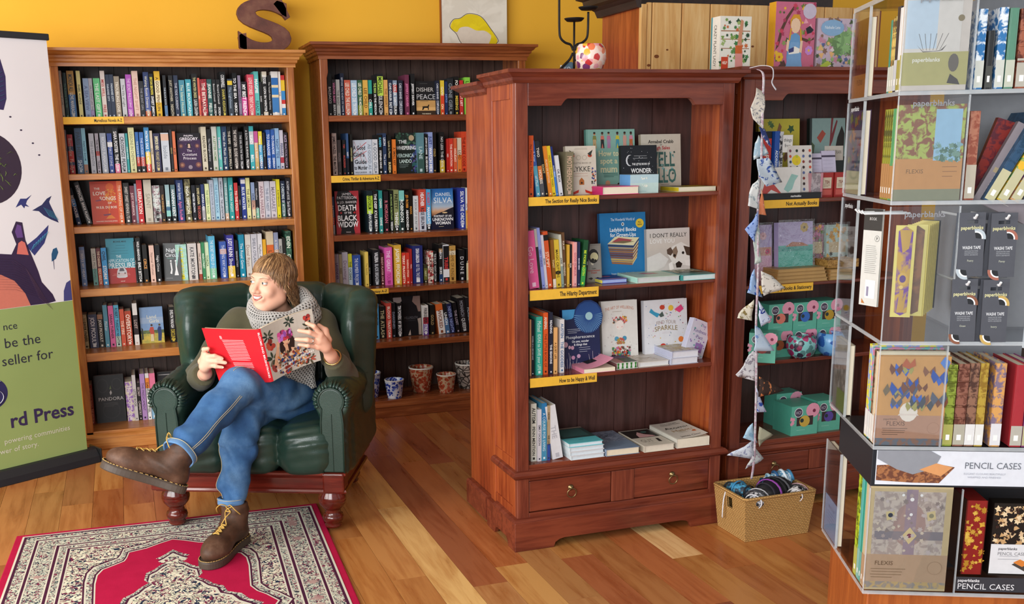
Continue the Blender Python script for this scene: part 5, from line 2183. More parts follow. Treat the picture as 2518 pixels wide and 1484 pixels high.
for nm, ins, wd, m in (('cream_border_line',0.082,0.005,M_rwhite),('dark_border_line',0.087,0.010,M_rnavy),('cream_border_line',0.097,0.005,M_rwhite),('cream_border_line',0.168,0.005,M_rwhite),('dark_border_line',0.173,0.011,M_rnavy),('cream_border_line',0.184,0.006,M_rwhite),('cream_border_line',0.213,0.005,M_rwhite),('dark_border_line',0.218,0.010,M_rnavy),('cream_border_line',0.228,0.005,M_rwhite)):

    band(nm,ins,wd,m,0.0116)

rq = random.Random(4)

for i in range(46):      # rosettes of the main border

    side = i % 3; t_ = rq.uniform(0.02,0.98)

    if side == 0: cx, cy = -W2 + 0.133, -LR * t_

    elif side == 1: cx, cy = W2 - 0.133, -LR * t_

    else: cx, cy = (2*t_-1) * (W2-0.14), -0.133

    pts = [(cx+(0.022 if j % 2 else 0.013)*math.cos(j*math.pi/7),cy+(0.022 if j % 2 else 0.013)*math.sin(j*math.pi/7))for j in range(14)]

    MB().prism(pts,'z',0.0095,0.0114+0.00001*i).build('rosette',[M_rmot,pile('rug_rose','#8a3a54','#c8b8a8')if i == 0 else bpy.data.materials.get('rug_rose'),M_rmot2][i % 3 if i else 1],rug)

MB().box(-W2+0.233,W2-0.233,-LR+0.233,-0.233,0.0095,0.0113).build('inner_ground',M_rmot2,rug)

half = [(0,.255),(.05,.285),(.10,.322),(.165,.345),(.172,.40),(.18,.43),(.21,.455),(.255,.49),(.272,.54),(.275,.62),(.266,.81),(.285,.86),(.315,.90),(.35,.965)]

def fieldpoly(sc):

    q = half + [(x,1.94-y)for x,y in half[::-1][1:]]

    q = [(x*sc+(0 if x else 0),y)for x,y in q]

    cy = .97; q = [(x,cy+(y-cy)*(1+(sc-1)*0.55))for x,y in q]

    full = q + [(-x,y)for x,y in q[::-1][1:-1]]

    return [(x,-y)for x,y in full]

for sc, m, z, nm in ((1.17,M_rnavy,0.0117,'field_outline'),(1.145,M_rwhite,0.0120,'field_outline'),(1.12,M_rmot,0.0123,'field_guard'),(1.045,M_rnavy,0.0126,'field_outline'),(1.02,M_rwhite,0.0129,'field_outline'),(1.0,M_rred,0.0132,'crimson_field')):

    MB().prism(fieldpoly(sc),'z',0.009,z).build(nm,m,rug)

mh = [(0,.405),(.035,.455),(.055,.475),(.03,.49),(.015,.515),(.04,.54),(.06,.575),(.085,.60),(.09,.66),(.075,.69),(.10,.72),(.12,.76),(.15,.79),(.16,.84),(.20,.87),(.22,.92),(.26,.965)]

def medpoly(sc):

    q = mh + [(x,1.94-y)for x,y in mh[::-1][1:]]

    q = [(x*sc,.97+(y-.97)*(1+(sc-1)*0.4))for x,y in q]; full = q + [(-x,y)for x,y in q[::-1][1:-1]]

    return [(x,-y)for x,y in full]

for sc, m, z, nm in ((1.16,M_rmot,0.0136,'medallion_fringe'),(1.06,M_rnavy,0.0138,'medallion_outline'),(1.0,M_rwhite,0.0140,'medallion_outline'),(0.93,M_rmot2,0.0142,'medallion')):

    MB().prism(medpoly(sc),'z',0.009,z).build(nm,m,rug)

tag(rug,'crimson oriental rug with cream patterned border under the boots of the reader','rug')



# ------------------------------------------------------------------ leather armchair

CH = (0.4195,4.128,0.0145); CHR = R(-23.634)

s = N('green_leather',0.27,0.5); v = s.coord()

vo = s.n('ShaderNodeTexVoronoi',Scale=240.0); s.l(v,vo.inputs['Vector'])

a = s.noise(v,7,3,0.6)

s.color(s.mix(a.outputs['Fac'],'#1b3029','#273f35')); s.bump(vo.outputs['Distance'],0.10,0.002)

rr = s.n('ShaderNodeMapRange'); s.l(a.outputs['Fac'],rr.inputs[0]); rr.inputs[3].default_value = 0.24; rr.inputs[4].default_value = 0.42; s.l(rr.outputs[0],s.b.inputs['Roughness'])

M_leather = s.m

M_pipe = N('dark_green_piping',0.4,0.5); M_pipe.color(M_pipe.mix(M_pipe.noise(M_pipe.coord(),50,2).outputs['Fac'],'#12261f','#1c332a')); M_pipe = M_pipe.m

M_mahog = wood('polished_mahogany','#6a2418','#4f170f','#2e0d09','X',1.0,0.14,spec=0.6)

chair = empty('armchair',CH,CHR)

CX0 = 0.022

# wooden front rail and base

MB().box(-0.355,0.40,-0.055,0.60,0.168,0.232).build('base_frame',M_mahog,chair,bevel=0.006)

def rail(y,z0,z1,nm):

    prof = [(0,z0),(0.016,z0+0.002),(0.02,z0+0.010),(0.016,z0+0.018),(0.006,z0+0.022),(0.006,z1-0.028),(0.012,z1-0.02),(0.018,z1-0.012),(0.018,z1-0.003),(0.0,z1)]

    return sweep_profile(prof,[(-0.36,0.4),(-0.36,y),(0.405,y),(0.405,0.4)],M_mahog,nm,chair)

rail(-0.058,0.160,0.252,'front_rail')

for bx in (-0.352,0.372): MB().box(bx-0.045,bx+0.045,-0.082,0.0,0.165,0.25).build('corner_block',M_mahog,chair,bevel=0.008)

LEG = [(0.0,0.0),(0.026,0.0),(0.034,0.006),(0.036,0.014),(0.03,0.022),(0.04,0.03),(0.045,0.044),(0.041,0.058),(0.031,0.064),(0.034,0.070),(0.029,0.076),(0.04,0.086),(0.054,0.104),(0.0585,0.122),(0.0575,0.124),(0.0585,0.126),(0.056,0.142),(0.046,0.158),(0.046,0.168),(0.0,0.168)]

legm = MB().lathe(LEG,32,cap=False).mesh('leg',M_mahog,True)

for lx, ly in ((-0.318,-0.02),(0.352,-0.02),(-0.27,0.56),(0.31,0.56)):

    o = bpy.data.objects.new('leg',legm); link(o,chair); o.location = (lx,ly,0)

def wr(P,f=1.0):       # fine leather creasing

    x, y, z = P[:,0], P[:,1], P[:,2]

    return 0.0016 * f * np.sin(31*x+17*np.sin(9*z+5*y)) * np.sin(23*z-11*y+3*x)

# seat cushion: three soft channels

F = Field((-0.33,-0.14,0.2),(0.38,0.56,0.52),0.0065)

for c0, hw in ((-0.182,0.118),(0.038,0.112),(0.258,0.118)):

    F.rbox((c0,0.21,0.338),(hw,0.315,0.108),0.07,k=0.008)

    F.ell((c0,0.14,0.36),(hw,0.26,0.088),k=0.03)

    F.ell((c0,-0.045,0.335),(hw*0.96,0.062,0.088),k=0.02)

F.displace(lambda P:wr(P,1.6)+0.0022*np.sin(70*P[:,0]+9*np.sin(20*P[:,2]))*np.clip((0.02-np.abs(np.abs(P[:,0]-0.038)-0.112))/0.02,0,1))

F.build('seat_cushion',M_leather,chair)

# arms

def make_arm(cx,outer,nm):

    F = Field((cx-0.13,-0.12,0.2),(cx+0.13,0.66,0.70),0.006)

    F.cone((cx,-0.045,0.552),0.074,(cx+outer*0.01,0.45,0.575),0.078,0.02)

    F.rbox((cx,0.24,0.40),(0.056,0.30,0.17),0.03,k=0.05)

    F.rbox((cx+outer*0.012,0.3,0.36),(0.05,0.28,0.13),0.03,k=0.03)

    F.cut((0,-0.075,0),(0,-1,0))

    def pl(P):

        a = np.arctan2(P[:,2]-0.552,P[:,0]-cx); r = np.hypot(P[:,0]-cx,P[:,2]-0.552)

        up = np.clip((a+0.5)/0.4,0,1) * np.clip((3.64-a)/0.4,0,1)

        up = np.where(P[:,2]>0.53,1,0)

        near = np.exp(-((P[:,1]+0.055)/0.035)** 2)

        return wr(P,1.2) + up * near * (0.0045*np.sin(a*30)+0.002*np.sin(a*17+2)) * np.clip(r/0.06,0,1) - 0.0

    F.displace(pl)

    o = F.build(nm,M_leather,chair)

    # flat front panel with its piping

    pts = [(cx-0.044,0.255),(cx-0.046,0.46)] + [(cx+0.052*math.cos(q),0.552+0.052*math.sin(q))for q in [math.pi*(1.22-1.44*i/16)for i in range(17)]] + [(cx+0.046,0.46),(cx+0.044,0.255)]

    p = MB().prism(pts,'y',-0.083,-0.06).build('arm_front_panel',M_leather,chair,bevel=0.006,seg=3)

    MB().tube([(x,-0.082,z)for x,z in pts],0.0042,8).build('piping',M_pipe,chair,True)

    MB().tube([(cx+0.0,-0.0845,0.258),(cx,-0.0845,0.40),(cx,-0.0845,0.50)],0.0012,6).build('seam',M_pipe,chair)

    # gathered pleats around the scroll

    for i in range(17):

        q = math.pi * (1.12-1.24*i/16); c_, s_ = math.cos(q), math.sin(q); q2 = q + 0.06 * math.sin(i*2.1)

        pp = [(cx+0.056*c_,-0.082,0.552+0.056*s_),(cx+0.067*math.cos(q2),-0.079,0.552+0.067*math.sin(q2)),(cx+0.0765*math.cos(q2),-0.062,0.552+0.0765*math.sin(q2)),(cx+0.0765*math.cos(q2+0.03),-0.02,0.554+0.0765*math.sin(q2+0.03))]

        MB().tube(spline(pp,9),[0.003,0.005,0.0055,0.0055,0.005,0.0045,0.0035,0.002,0.001,0.0008][:len(spline(pp,9))],6).build('pleat',M_leather,chair,True)

make_arm(-0.306,-1,'arm'); make_arm(0.378,1,'arm')

# wing back: a soft pad per channel

CX0 = 0.058

F = Field((-0.50,0.08,0.2),(0.60,0.76,1.02),0.0075)

for sg in (-1,1):

    cx = CX0 + sg * 0.300

    cx = CX0 + sg * 0.292

    F.rbox((cx,0.415,0.675),(0.190,0.058,0.275),0.055,rz=-sg*R(50),k=0.008,rx=R(-5))

    F.ell((CX0+sg*0.352,0.34,0.77),(0.060,0.15,0.17),k=0.05)

    F.rbox((CX0-0.01+sg*0.335,0.37,0.44),(0.035,0.23,0.20),0.034,k=0.03)

F.rbox((CX0,0.54,0.655),(0.195,0.085,0.295),0.07,k=0.008,rx=R(-6))

F.rbox((CX0,0.60,0.45),(0.33,0.05,0.22),0.04,k=0.02)

F.displace(lambda P:wr(P,0.8))

F.build('wing_back',M_leather,chair)

for sg in (-1,1):

    MB().tube(spline([(CX0+sg*0.412,0.24,0.60),(CX0+sg*0.39,0.205,0.603),(CX0+sg*0.34,0.21,0.606),(CX0+sg*0.29,0.30,0.606)],12),0.0016,6).build('seam',M_pipe,chair)

tag(chair,'dark green leather wing armchair with scroll arms and turned mahogany feet','armchair')

# ------------------------------------------------------------------ the reader: continuous body, clothes and hair as children

s = N('skin',0.5,0.4); v = s.coord()

a = s.noise(v,16,3,0.6)

s.color(s.mix(a.outputs['Fac'],'#efc0a6','#e3a58a')); s.bump(s.noise(v,500,2).outputs['Fac'],0.05,0.001)

s.b.inputs['Subsurface Weight'].default_value = 0.12; s.b.inputs['Subsurface Radius'].default_value = (0.012,0.005,0.003)

M_skin = s.m

def fabric(name,a,b,sc=300,bump=0.3,rough=0.9,wave=None):

    s = N(name,rough,0.15); v = s.coord(); s.color(s.mix(s.noise(v,9,4,0.6).outputs['Fac'],a,b)); s.bump(s.noise(v,sc,2).outputs['Fac'],bump,0.002)

    s.b.inputs['Sheen Weight'].default_value = 0.15; return s.m

M_olive = fabric('olive_jersey','#585440','#4a4735')

s = N('denim',0.8,0.2); v = s.coord()

n1 = s.noise(v,5,4,0.6); n2 = s.noise(s.coord((600,600,90)),1,2)

c = s.ramp(n1.outputs['Fac'],[(0.32,'#2c5081'),(0.5,'#436f9f'),(0.68,'#739bc2')])

s.color(s.mix(n2.outputs['Fac'],c,s.ramp(n1.outputs['Fac'],[(0.32,'#213f6a'),(0.68,'#466b97')]))); s.bump(n2.outputs['Fac'],0.25,0.001); M_denim = s.m

M_denimhem = fabric('faded_denim','#6f95bd','#3f6a9b',400,0.4)

M_thread = paper('#c8b890',0.8); M_yarn = fabric('grey_yarn','#b9b6b2','#9c9996',500,0.5); M_yarn2 = fabric('grey_yarn_hole_shade','#8f8c88','#7a7773',500,0.4)  # second yarn is darker, painting the shade inside the net's holes

s = N('boot_suede',0.55,0.3); v = s.coord(); s.color(s.ramp(s.noise(v,14,5,0.65).outputs['Fac'],[(0.3,'#3a281d'),(0.55,'#54392a'),(0.75,'#6e5140')])); s.bump(s.noise(v,200,3).outputs['Fac'],0.15,0.002); M_boot = s.m

M_sole = paper('#4b3f36',0.5); M_lace = paper('#cfa552',0.7); M_stitch = paper('#d0a860',0.7)



person = None

ROT = np.eye(3)

# ---- body (skin): head, neck, torso, arms and hands grown as one surface

HC = np.array([0.066,0.255,0.980]); HY = R(-25)          # head centre, turn to the side

ch_, sh_ = math.cos(HY), math.sin(HY)

HR = np.array([[ch_,-sh_,0],[sh_,ch_,0],[0,0,1]])   # head local -> chair frame

tl = R(4)

HR = HR @ np.array([[math.cos(tl),0,math.sin(tl)],[0,1,0],[-math.sin(tl),0,math.cos(tl)]])

def hd(x,y,z): return HC + HR @ np.array([x,y,z])

B = Field((-0.32,-0.18,0.42),(0.48,0.56,1.14),0.0034)

B.cone((0.10,0.33,0.52),0.11,(0.08,0.36,0.64),0.10,0.05).cone((0.08,0.36,0.64),0.10,(0.065,0.375,0.76),0.115,0.05)

B.cone((-0.09,0.365,0.795),0.05,(0.215,0.365,0.79),0.05,0.06)

B.cone((0.065,0.35,0.80),0.058,tuple(hd(0,0.02,-0.06)),0.05,0.03)

shR, elR, wrR = (-0.120,0.330,0.795), (-0.248,0.150,0.59), (-0.147,-0.028,0.652)

shL, elL, wrL = (0.258,0.320,0.795), (0.388,0.155,0.59), (0.368,0.0,0.722)

B.chain([(shR,0.052),(elR,0.040),(wrR,0.024)],0.02); B.chain([(shL,0.052),(elL,0.040),(wrL,0.024)],0.02)

def hand(wr_,palm,fingers,thumb):

    B.chain([(wr_,0.0235),(palm[0],0.021),(palm[1],0.019)],0.015)

    for f in fingers:

        B.cone(palm[0],0.016,f[0],0.0125,0.012)

        r0 = f[3] if len(f) > 3 else 0.0092

        B.cone(f[0],r0*1.12,f[1],r0,0.006); B.cone(f[1],r0,f[2],r0*0.84,0.005)

    B.chain([(palm[0],0.014),(thumb[0],0.0125),(thumb[1],0.0105),(thumb[2],0.0085)],0.010)

hand(wrR,[(-0.132,-0.068,0.692),(-0.125,-0.072,0.722)],

     [((-0.128,-0.074,0.742),(-0.126,-0.084,0.763),(-0.106,-0.092,0.768)),((-0.110,-0.086,0.735),(-0.079,-0.0985,0.739),(-0.052,-0.0945,0.729)),((-0.108,-0.088,0.716),(-0.070,-0.1005,0.718),(-0.037,-0.099,0.712)),((-0.108,-0.084,0.698),(-0.078,-0.0975,0.697),(-0.052,-0.095,0.693),0.008)],

     [(-0.155,-0.045,0.705),(-0.150,-0.015,0.735),(-0.125,-0.008,0.755)])

hand(wrL,[(0.358,-0.045,0.768),(0.352,-0.058,0.795)],

     [((0.348,-0.070,0.822),(0.328,-0.094,0.858),(0.300,-0.096,0.871)),((0.345,-0.078,0.812),(0.312,-0.105,0.836),(0.270,-0.102,0.842)),((0.340,-0.078,0.792),(0.303,-0.108,0.806),(0.258,-0.106,0.808)),((0.334,-0.070,0.770),(0.302,-0.100,0.781),(0.268,-0.103,0.786),0.008)],

     [(0.366,-0.02,0.79),(0.352,0.0,0.825),(0.325,0.0,0.845)])

# head

def E_(c,r,k=0.02,op='u'): B.ell(hd(*c),r,HR,k,op)

def C_(a,ra,b,rb,k=0.015,op='u'): B.cone(hd(*a),ra,hd(*b),rb,k,op)

E_((0,0.022,0.040),(0.074,0.092,0.076)); E_((0,-0.016,-0.014),(0.067,0.075,0.089),0.03)

for sx in (-1,1):

    C_((sx*0.048,-0.008,-0.052),0.028,(sx*0.014,-0.058,-0.088),0.027,0.03)

    E_((sx*0.036,-0.062,-0.022),(0.024,0.022,0.021),0.018)

    E_((sx*0.074,0.014,-0.006),(0.010,0.019,0.030),0.006)

E_((0,-0.070,-0.089),(0.022,0.020,0.018),0.02)

E_((0,-0.072,0.036),(0.048,0.018,0.012),0.015)

for sx in (-1,1): E_((sx*0.031,-0.097,0.016),(0.018,0.015,0.012),0.012,'s')

C_((0,-0.084,0.020),0.0075,(0,-0.108,-0.018),0.0115,0.012)

for sx in (-1,1): E_((sx*0.0125,-0.096,-0.022),(0.009,0.011,0.008),0.006)

E_((0,-0.084,-0.050),(0.030,0.016,0.020),0.015)

E_((0,-0.102,-0.0480),(0.0250,0.018,0.0090),0.004,'s')

for sx in (-1,1): E_((sx*0.022,-0.095,-0.044),(0.010,0.012,0.0065),0.004,'s')

person = B.build('person',M_skin,None,2)

person.location = CH; person.rotation_euler = (0,0,CHR)

tag(person,'smiling woman in olive top, grey scarf and jeans, reading cross-legged in the armchair','person')

def child(o): o.parent = person; return o

def HM(): return Matrix([[HR[0][0],HR[0][1],HR[0][2],HC[0]],[HR[1][0],HR[1][1],HR[1][2],HC[1]],[HR[2][0],HR[2][1],HR[2][2],HC[2]],[0,0,0,1]])

def sphere(mb,c,r,mat,seg=16,rings=10):

    prof = [(r*math.sin(math.pi*i/rings)if 0<i<rings else 0.0,-r*math.cos(math.pi*i/rings))for i in range(rings+1)]

    mb.lathe(prof,seg,c,mat,cap=False)

M_eyew = paper('#e9e4de',0.2); M_iris = paper('#5a6a6a',0.25); M_pupil = paper('#14110f',0.2); M_lip = paper('#c8766c',0.4); M_teeth = paper('#f1ece2',0.3); M_brow = paper('#7a5a3e',0.7); M_mouth = paper('#5a201c',0.6)

for sx in (-1,1):

    gx = -0.0035                                # looking to the side

    mb = MB(); sphere(mb,(0,0,0),0.0122,M_eyew); e = mb.build('eye',None,person,True); e.matrix_local = HM() @ Matrix.Translation((sx*0.031,-0.0758,0.0160))

    mi = MB().lathe([(0.0,0.0132),(0.0028,0.0128)],16,mat=M_pupil,cap=False); mi.lathe([(0.0028,0.0126),(0.0058,0.0114)],16,mat=M_iris,cap=False)

    i = mi.build('iris',None,e,True); i.rotation_euler = (R(90),0,R(-16))

    # lids (shell of the eyeball) and brow

    for nm, e0, e1, rr_ in (('eyelid',20,88,0.0132),('eyelid',-88,-24,0.0130)):

        vs = []; fs = []

        for a_ in range(7):

            el_ = R(e0+(e1-e0)*a_/6)

            for b_ in range(13):

                q_ = R(-78+156*b_/12); vs.append((rr_*math.cos(el_)*math.sin(q_)*1.18,-rr_*math.cos(el_)*math.cos(q_),rr_*math.sin(el_)*(1-0.25*(e0>0)*abs(math.sin(q_))** 3)))

        fs = [(a_*13+b_,a_*13+b_+1,(a_+1)*13+b_+1,(a_+1)*13+b_)for a_ in range(6)for b_ in range(12)]

        MB().add(vs,fs).build(nm,M_skin,e,True)

        if e0 > 0: MB().tube([(x,y-0.0004,z)for x,y,z in vs[:13]],0.0006,6).build('lash_line',M_brow,e,True)

    br = MB().tube([(sx*(0.014+0.036*t),-0.0900+0.014*t*t,0.0325+0.007*math.sin(math.pi*min(1,t*0.8))-0.003*t)for t in [0,.2,.4,.6,.8,1]],[0.0010,0.0019,0.0020,0.0017,0.0012,0.0006],6,flat=0.5).build('eyebrow',M_brow,person,True); br.matrix_local = HM()

def arcx(n,w,y0,yb,z0,zc): return [(w*t,y0+yb*t*t,z0+zc*t*t)for t in [-1+2*i/n for i in range(n+1)]]

o = MB().tube(arcx(10,0.0262,-0.1000,0.016,-0.0395,0.0035),[0.0008,0.0018,0.0022,0.0025,0.0026,0.0024,0.0026,0.0025,0.0022,0.0018,0.0008],8).build('upper_lip',M_lip,person,True); o.matrix_local = HM()

o = MB().tube(arcx(10,0.0262,-0.0985,0.015,-0.0580,0.0215),[0.0008,0.002,0.0026,0.003,0.0032,0.0033,0.0032,0.003,0.0026,0.002,0.0008],8).build('lower_lip',M_lip,person,True); o.matrix_local = HM()

mb = MB()

for i in range(-4,5):

    x = i * 0.0047; mb.box(x-0.0023,x+0.0023,-0.0990+0.016*(x/0.024)** 2,-0.086+0.01*(x/0.024)** 2,-0.0520+0.004*(x/0.02)** 2,-0.0418+0.003*(x/0.02)** 2)

o = mb.build('teeth',M_teeth,person,bevel=0.0008); o.matrix_local = HM()

mb = MB(); mb.lathe([(0,0),(0.0245,0),(0.0245,0.001)],20,mat=M_mouth); o = mb.build('mouth',None,person); o.matrix_local = HM() @ Matrix.Translation((0,-0.0845,-0.0475)) @ Matrix.Rotation(R(90),4,'X') @ Matrix.Diagonal((1,0.36,1,1))

mb = MB(); sphere(mb,tuple(hd(0.079,0.004,-0.032)),0.0028,paper('#3a3434',0.2)); mb.build('ear_stud',None,person,True)

# fingernails and ring, bracelet

for tip, prev in (((-0.052,-0.0945,0.729),(-0.079,-0.0985,0.739)),((-0.037,-0.099,0.712),(-0.07,-0.1005,0.718)),((-0.052,-0.095,0.693),(-0.078,-0.0975,0.697)),((0.300,-0.096,0.871),(0.328,-0.094,0.858)),((0.270,-0.102,0.842),(0.312,-0.105,0.836)),((0.258,-0.106,0.808),(0.303,-0.108,0.806)),((0.268,-0.103,0.786),(0.302,-0.100,0.781))):

    t = Vector(tip); d = (t-Vector(prev)).normalized(); up = Vector((0,-1,0.25)); up = (up-d*up.dot(d)).normalized(); sd = d.cross(up)

    mb = MB(); c0 = t + up * 0.0066 + d * 0.002; pts = [c0+d*0.005*math.cos(q)+sd*0.0042*math.sin(q)-up*0.0012*math.sin(q)** 2 for q in [2*math.pi*i/10 for i in range(10)]]

    mb.add(pts,[tuple(range(10))]).add([p-up*0.0012 for p in pts],[tuple(range(10))]); mb.build('fingernail',bpy.data.materials.get('nail')or paper('#e9b7a2',0.3),person)

def ringaround(p,d,r,th,mat,nm,fl=1.0):

    d = Vector(d).normalized(); a = d.cross(Vector((0,0,1))).normalized(); b = d.cross(a)

    MB().tube([Vector(p)+a*r*math.cos(q)+b*r*math.sin(q)for q in [2*math.pi*i/28 for i in range(28)]],th,8,closed=True,flat=fl).build(nm,mat,person,True)

s = N('silver',0.2,0.5); s.b.inputs['Metallic'].default_value = 1.0; s.color(s.mix(s.noise(s.coord(),90,2).outputs['Fac'],'#d8d4cc','#b8b4ac')); M_silver = s.m

ringaround((0.318,-0.098,0.801),(0.303-0.340,-0.03,0.014),0.0108,0.0016,M_silver,'finger_ring')

s = N('gold',0.22,0.5); s.b.inputs['Metallic'].default_value = 1.0; s.color(s.mix(s.noise(s.coord(),90,2).outputs['Fac'],'#d8b878','#c09a58')); M_gold = s.m

ringaround((0.371,0.016,0.712),(0.005,0.17,-0.13),0.034,0.003,M_gold,'bracelet')



# ---- olive top

T = Field((-0.36,-0.02,0.40),(0.50,0.56,0.92),0.006)

T.cone((0.11,0.32,0.48),0.135,(0.085,0.36,0.63),0.125,0.05).cone((0.085,0.36,0.63),0.122,(0.067,0.37,0.75),0.135,0.05)

T.cone((-0.10,0.345,0.790),0.068,(0.238,0.345,0.788),0.068,0.07); T.ell((0.07,0.30,0.71),(0.13,0.10,0.075),k=0.05)

def lp(a,b,t): return tuple(np.array(a)*(1-t)+np.array(b)*t)

T.chain([(shR,0.066),(lp(shR,elR,.5),0.059),(elR,0.054),(lp(elR,wrR,.5),0.050),(wrR,0.042)],0.03)

T.chain([(shL,0.066),(lp(shL,elL,.5),0.059),(elL,0.054),(lp(elL,wrL,.5),0.048),(wrL,0.039)],0.03)

dR = np.array(wrR) - np.array(elR); dL = np.array(wrL) - np.array(elL)

T.cut(lp(elR,wrR,0.80),dR,((-0.36,-0.08,0.55),(-0.08,0.07,0.75))); T.cut(lp(elL,wrL,0.82),dL,((0.31,-0.08,0.62),(0.50,0.09,0.82)))

T.ell((0.055,0.27,0.855),(0.085,0.12,0.055),k=0.01,op='s')

def tw(P):

    x, y, z = P.T; el = np.exp(-(((x+0.24)** 2+(y-0.17)** 2+(z-0.6)** 2)/0.008)) + np.exp(-(((x-0.385)** 2+(y-0.18)** 2+(z-0.6)** 2)/0.008))

    return 0.0022 * np.sin(34*(z+0.6*x)+3*np.sin(21*y)) + 0.004 * el * np.sin(85*(z-0.5*y)+2*np.sin(30*x))

T.displace(tw); T.build('jersey_top',M_olive,person)

# ---- jeans

J = Field((-0.24,-0.60,0.12),(0.36,0.52,0.78),0.006)

hpL, knL, anL = (0.195,0.27,0.445), (0.035,-0.165,0.632), (-0.104,-0.495,0.452)

hpR, knR, anR = (0.03,0.26,0.44), (0.022,-0.115,0.492), (-0.004,-0.248,0.15)

J.ell((0.115,0.33,0.46),(0.185,0.15,0.11),k=0.05)

J.chain([(hpL,0.098),(lp(hpL,knL,.5),0.086),(knL,0.070),(lp(knL,anL,.35),0.066),(lp(knL,anL,.75),0.061),(anL,0.063)],0.03)

J2 = Field((-0.24,-0.60,0.12),(0.36,0.52,0.78),0.006)

J2.chain([(hpR,0.098),(lp(hpR,knR,.5),0.088),(knR,0.074),(lp(knR,anR,.3),0.069),(lp(knR,anR,.7),0.053),(anR,0.046)],0.03)

k = 0.008; h = np.clip(0.5+0.5*(J.v-J2.v)/k,0,1); J.v = (J.v*(1-h)+J2.v*h-k*h*(1-h)).astype(np.float32)

J.cut(lp(knL,anL,.97),np.array(anL)-np.array(knL),((-0.24,-0.60,0.32),(0.0,-0.40,0.6))); J.cut((anR[0],anR[1],0.186),(0,-0.06,-1),((-0.12,-0.36,0.10),(0.12,-0.12,0.30)))

def jw(P):

    x, y, z = P.T

    tL = ((P-np.array(knL))@ (np.array(anL)-np.array(knL))) / np.sum((np.array(anL)-np.array(knL))** 2)

    crk = np.exp(-(((x-0.03)** 2+(y+0.12)** 2+(z-0.60)** 2)/0.006))

    f1 = 0.0062 * np.sin(46*(z+0.5*y)+5*np.sin(13*x+9*y)) * np.clip(0.3+np.clip(tL,0,1),0,1)

    f2 = 0.010 * crk * np.sin(75*(x*0.8-y*0.6)+2)

    f3 = 0.0045 * np.sin(60*z+4*np.sin(30*x)) * (z<0.4)

    hipf = 0.008 * np.sin(60*(x-0.6*y)+3*np.sin(25*z)) * np.exp(-(((x-0.17)** 2+(y-0.12)** 2+(z-0.52)** 2)/0.012))

    return f1 + f2 + f3 + hipf

J.displace(jw); jo = J.build('jeans',M_denim,person)

def hem(c,d,r,nm='hem'):

    d = Vector(d).normalized(); a = d.cross(Vector((0,0,1))if abs(d.z)<.9 else Vector((0,1,0))).normalized(); b = d.cross(a); n = 36

    mb = MB(); vs = []; prof = [(-0.024,0.0010),(-0.022,0.0028),(-0.004,0.0034),(0.001,0.003),(0.002,0.0),(-0.002,-0.003),(-0.024,-0.003)]

    for i in range(n):

        q = 2 * math.pi * i / n

        for t, e in prof: vs.append(Vector(c)+d*t+(a*math.cos(q)+b*math.sin(q))*(r+e+0.0015*math.sin(5*q)))

    m = len(prof); fs = [(i*m+k_,((i+1)% n)*m+k_,((i+1)% n)*m+k_+1,i*m+k_+1)for i in range(n)for k_ in range(m-1)]

    mb.add(vs,fs).build(nm,M_denimhem,jo,True)

    for t in (-0.0195,):

        MB().tube([Vector(c)+d*t+(a*math.cos(q)+b*math.sin(q))*(r+0.0038+0.0015*math.sin(5*q))for q in [2*math.pi*i/n for i in range(n)]],0.0011,5,closed=True).build('stitching',M_thread,jo)

hem(anL,np.array(anL)-np.array(knL),0.0625); hem((anR[0],anR[1]+0.009,0.176),(0,-0.10,-1),0.0490)

# side seams in pale thread, lying on the cloth

from mathutils.bvhtree import BVHTree

def bvh_of(o): return BVHTree.FromPolygons([v.co for v in o.data.vertices],[tuple(p.vertices)for p in o.data.polygons])

jb = bvh_of(jo)

def seam(axis,d,r=0.0011,off=0.0008):

    """thread laid on the cloth: points of the leg axis pushed out along d and dropped onto the surface"""

    pts = []; d = Vector(d).normalized()

    for p in spline(axis,40):

        h_ = jb.ray_cast(Vector(p)+d*0.14,-d,0.14)

        if h_[0] is not None: pts.append(h_[0]+d*off)

    if len(pts) > 3: MB().tube(pts,r,5).build('stitching',M_thread,jo)

seam([lp(knL,anL,.10),lp(knL,anL,.5),lp(knL,anL,.9)],(0.55,-0.75,0.05)); seam([lp(knL,anL,.10),lp(knL,anL,.5),lp(knL,anL,.9)],(0.62,-0.70,0.0))

seam([lp(hpL,knL,.2),lp(hpL,knL,.6),lp(hpL,knL,1.0)],(-0.10,-0.45,0.88)); seam([lp(knR,anR,.25),lp(knR,anR,.6),lp(knR,anR,.86)],(-0.88,-0.45,0.0))

# ---- boots (modelled once, copied)

BT = Field((-0.05,-0.08,0.0),(0.31,0.08,0.24),0.0048)

BT.ell((0.212,0.004,0.052),(0.072,0.049,0.045),k=0.03).cone((0.19,0.0,0.050),0.046,(0.08,0,0.082),0.047,0.03).cone((0.02,0,0.055),0.042,(0.06,0,0.075),0.043,0.03)

BT.chain([((0.045,0,0.08),0.046),((0.032,0,0.14),0.046),((0.030,0,0.19),0.049)],0.03)

BT.cut((0,0,0.024),(0,0,-1)); BT.cut((0,0,0.175),(-0.1,0,1)); BT.cone((0.030,0,0.165),0.040,(0.030,0,0.26),0.042,0.004,'s')

BT.displace(lambda P:0.0012*np.sin(60*P[:,0]+5*np.sin(40*P[:,2]))*(P[:,0]<0.16)*(P[:,2]>0.06))

boot0 = BT.build('boot',M_boot,person)

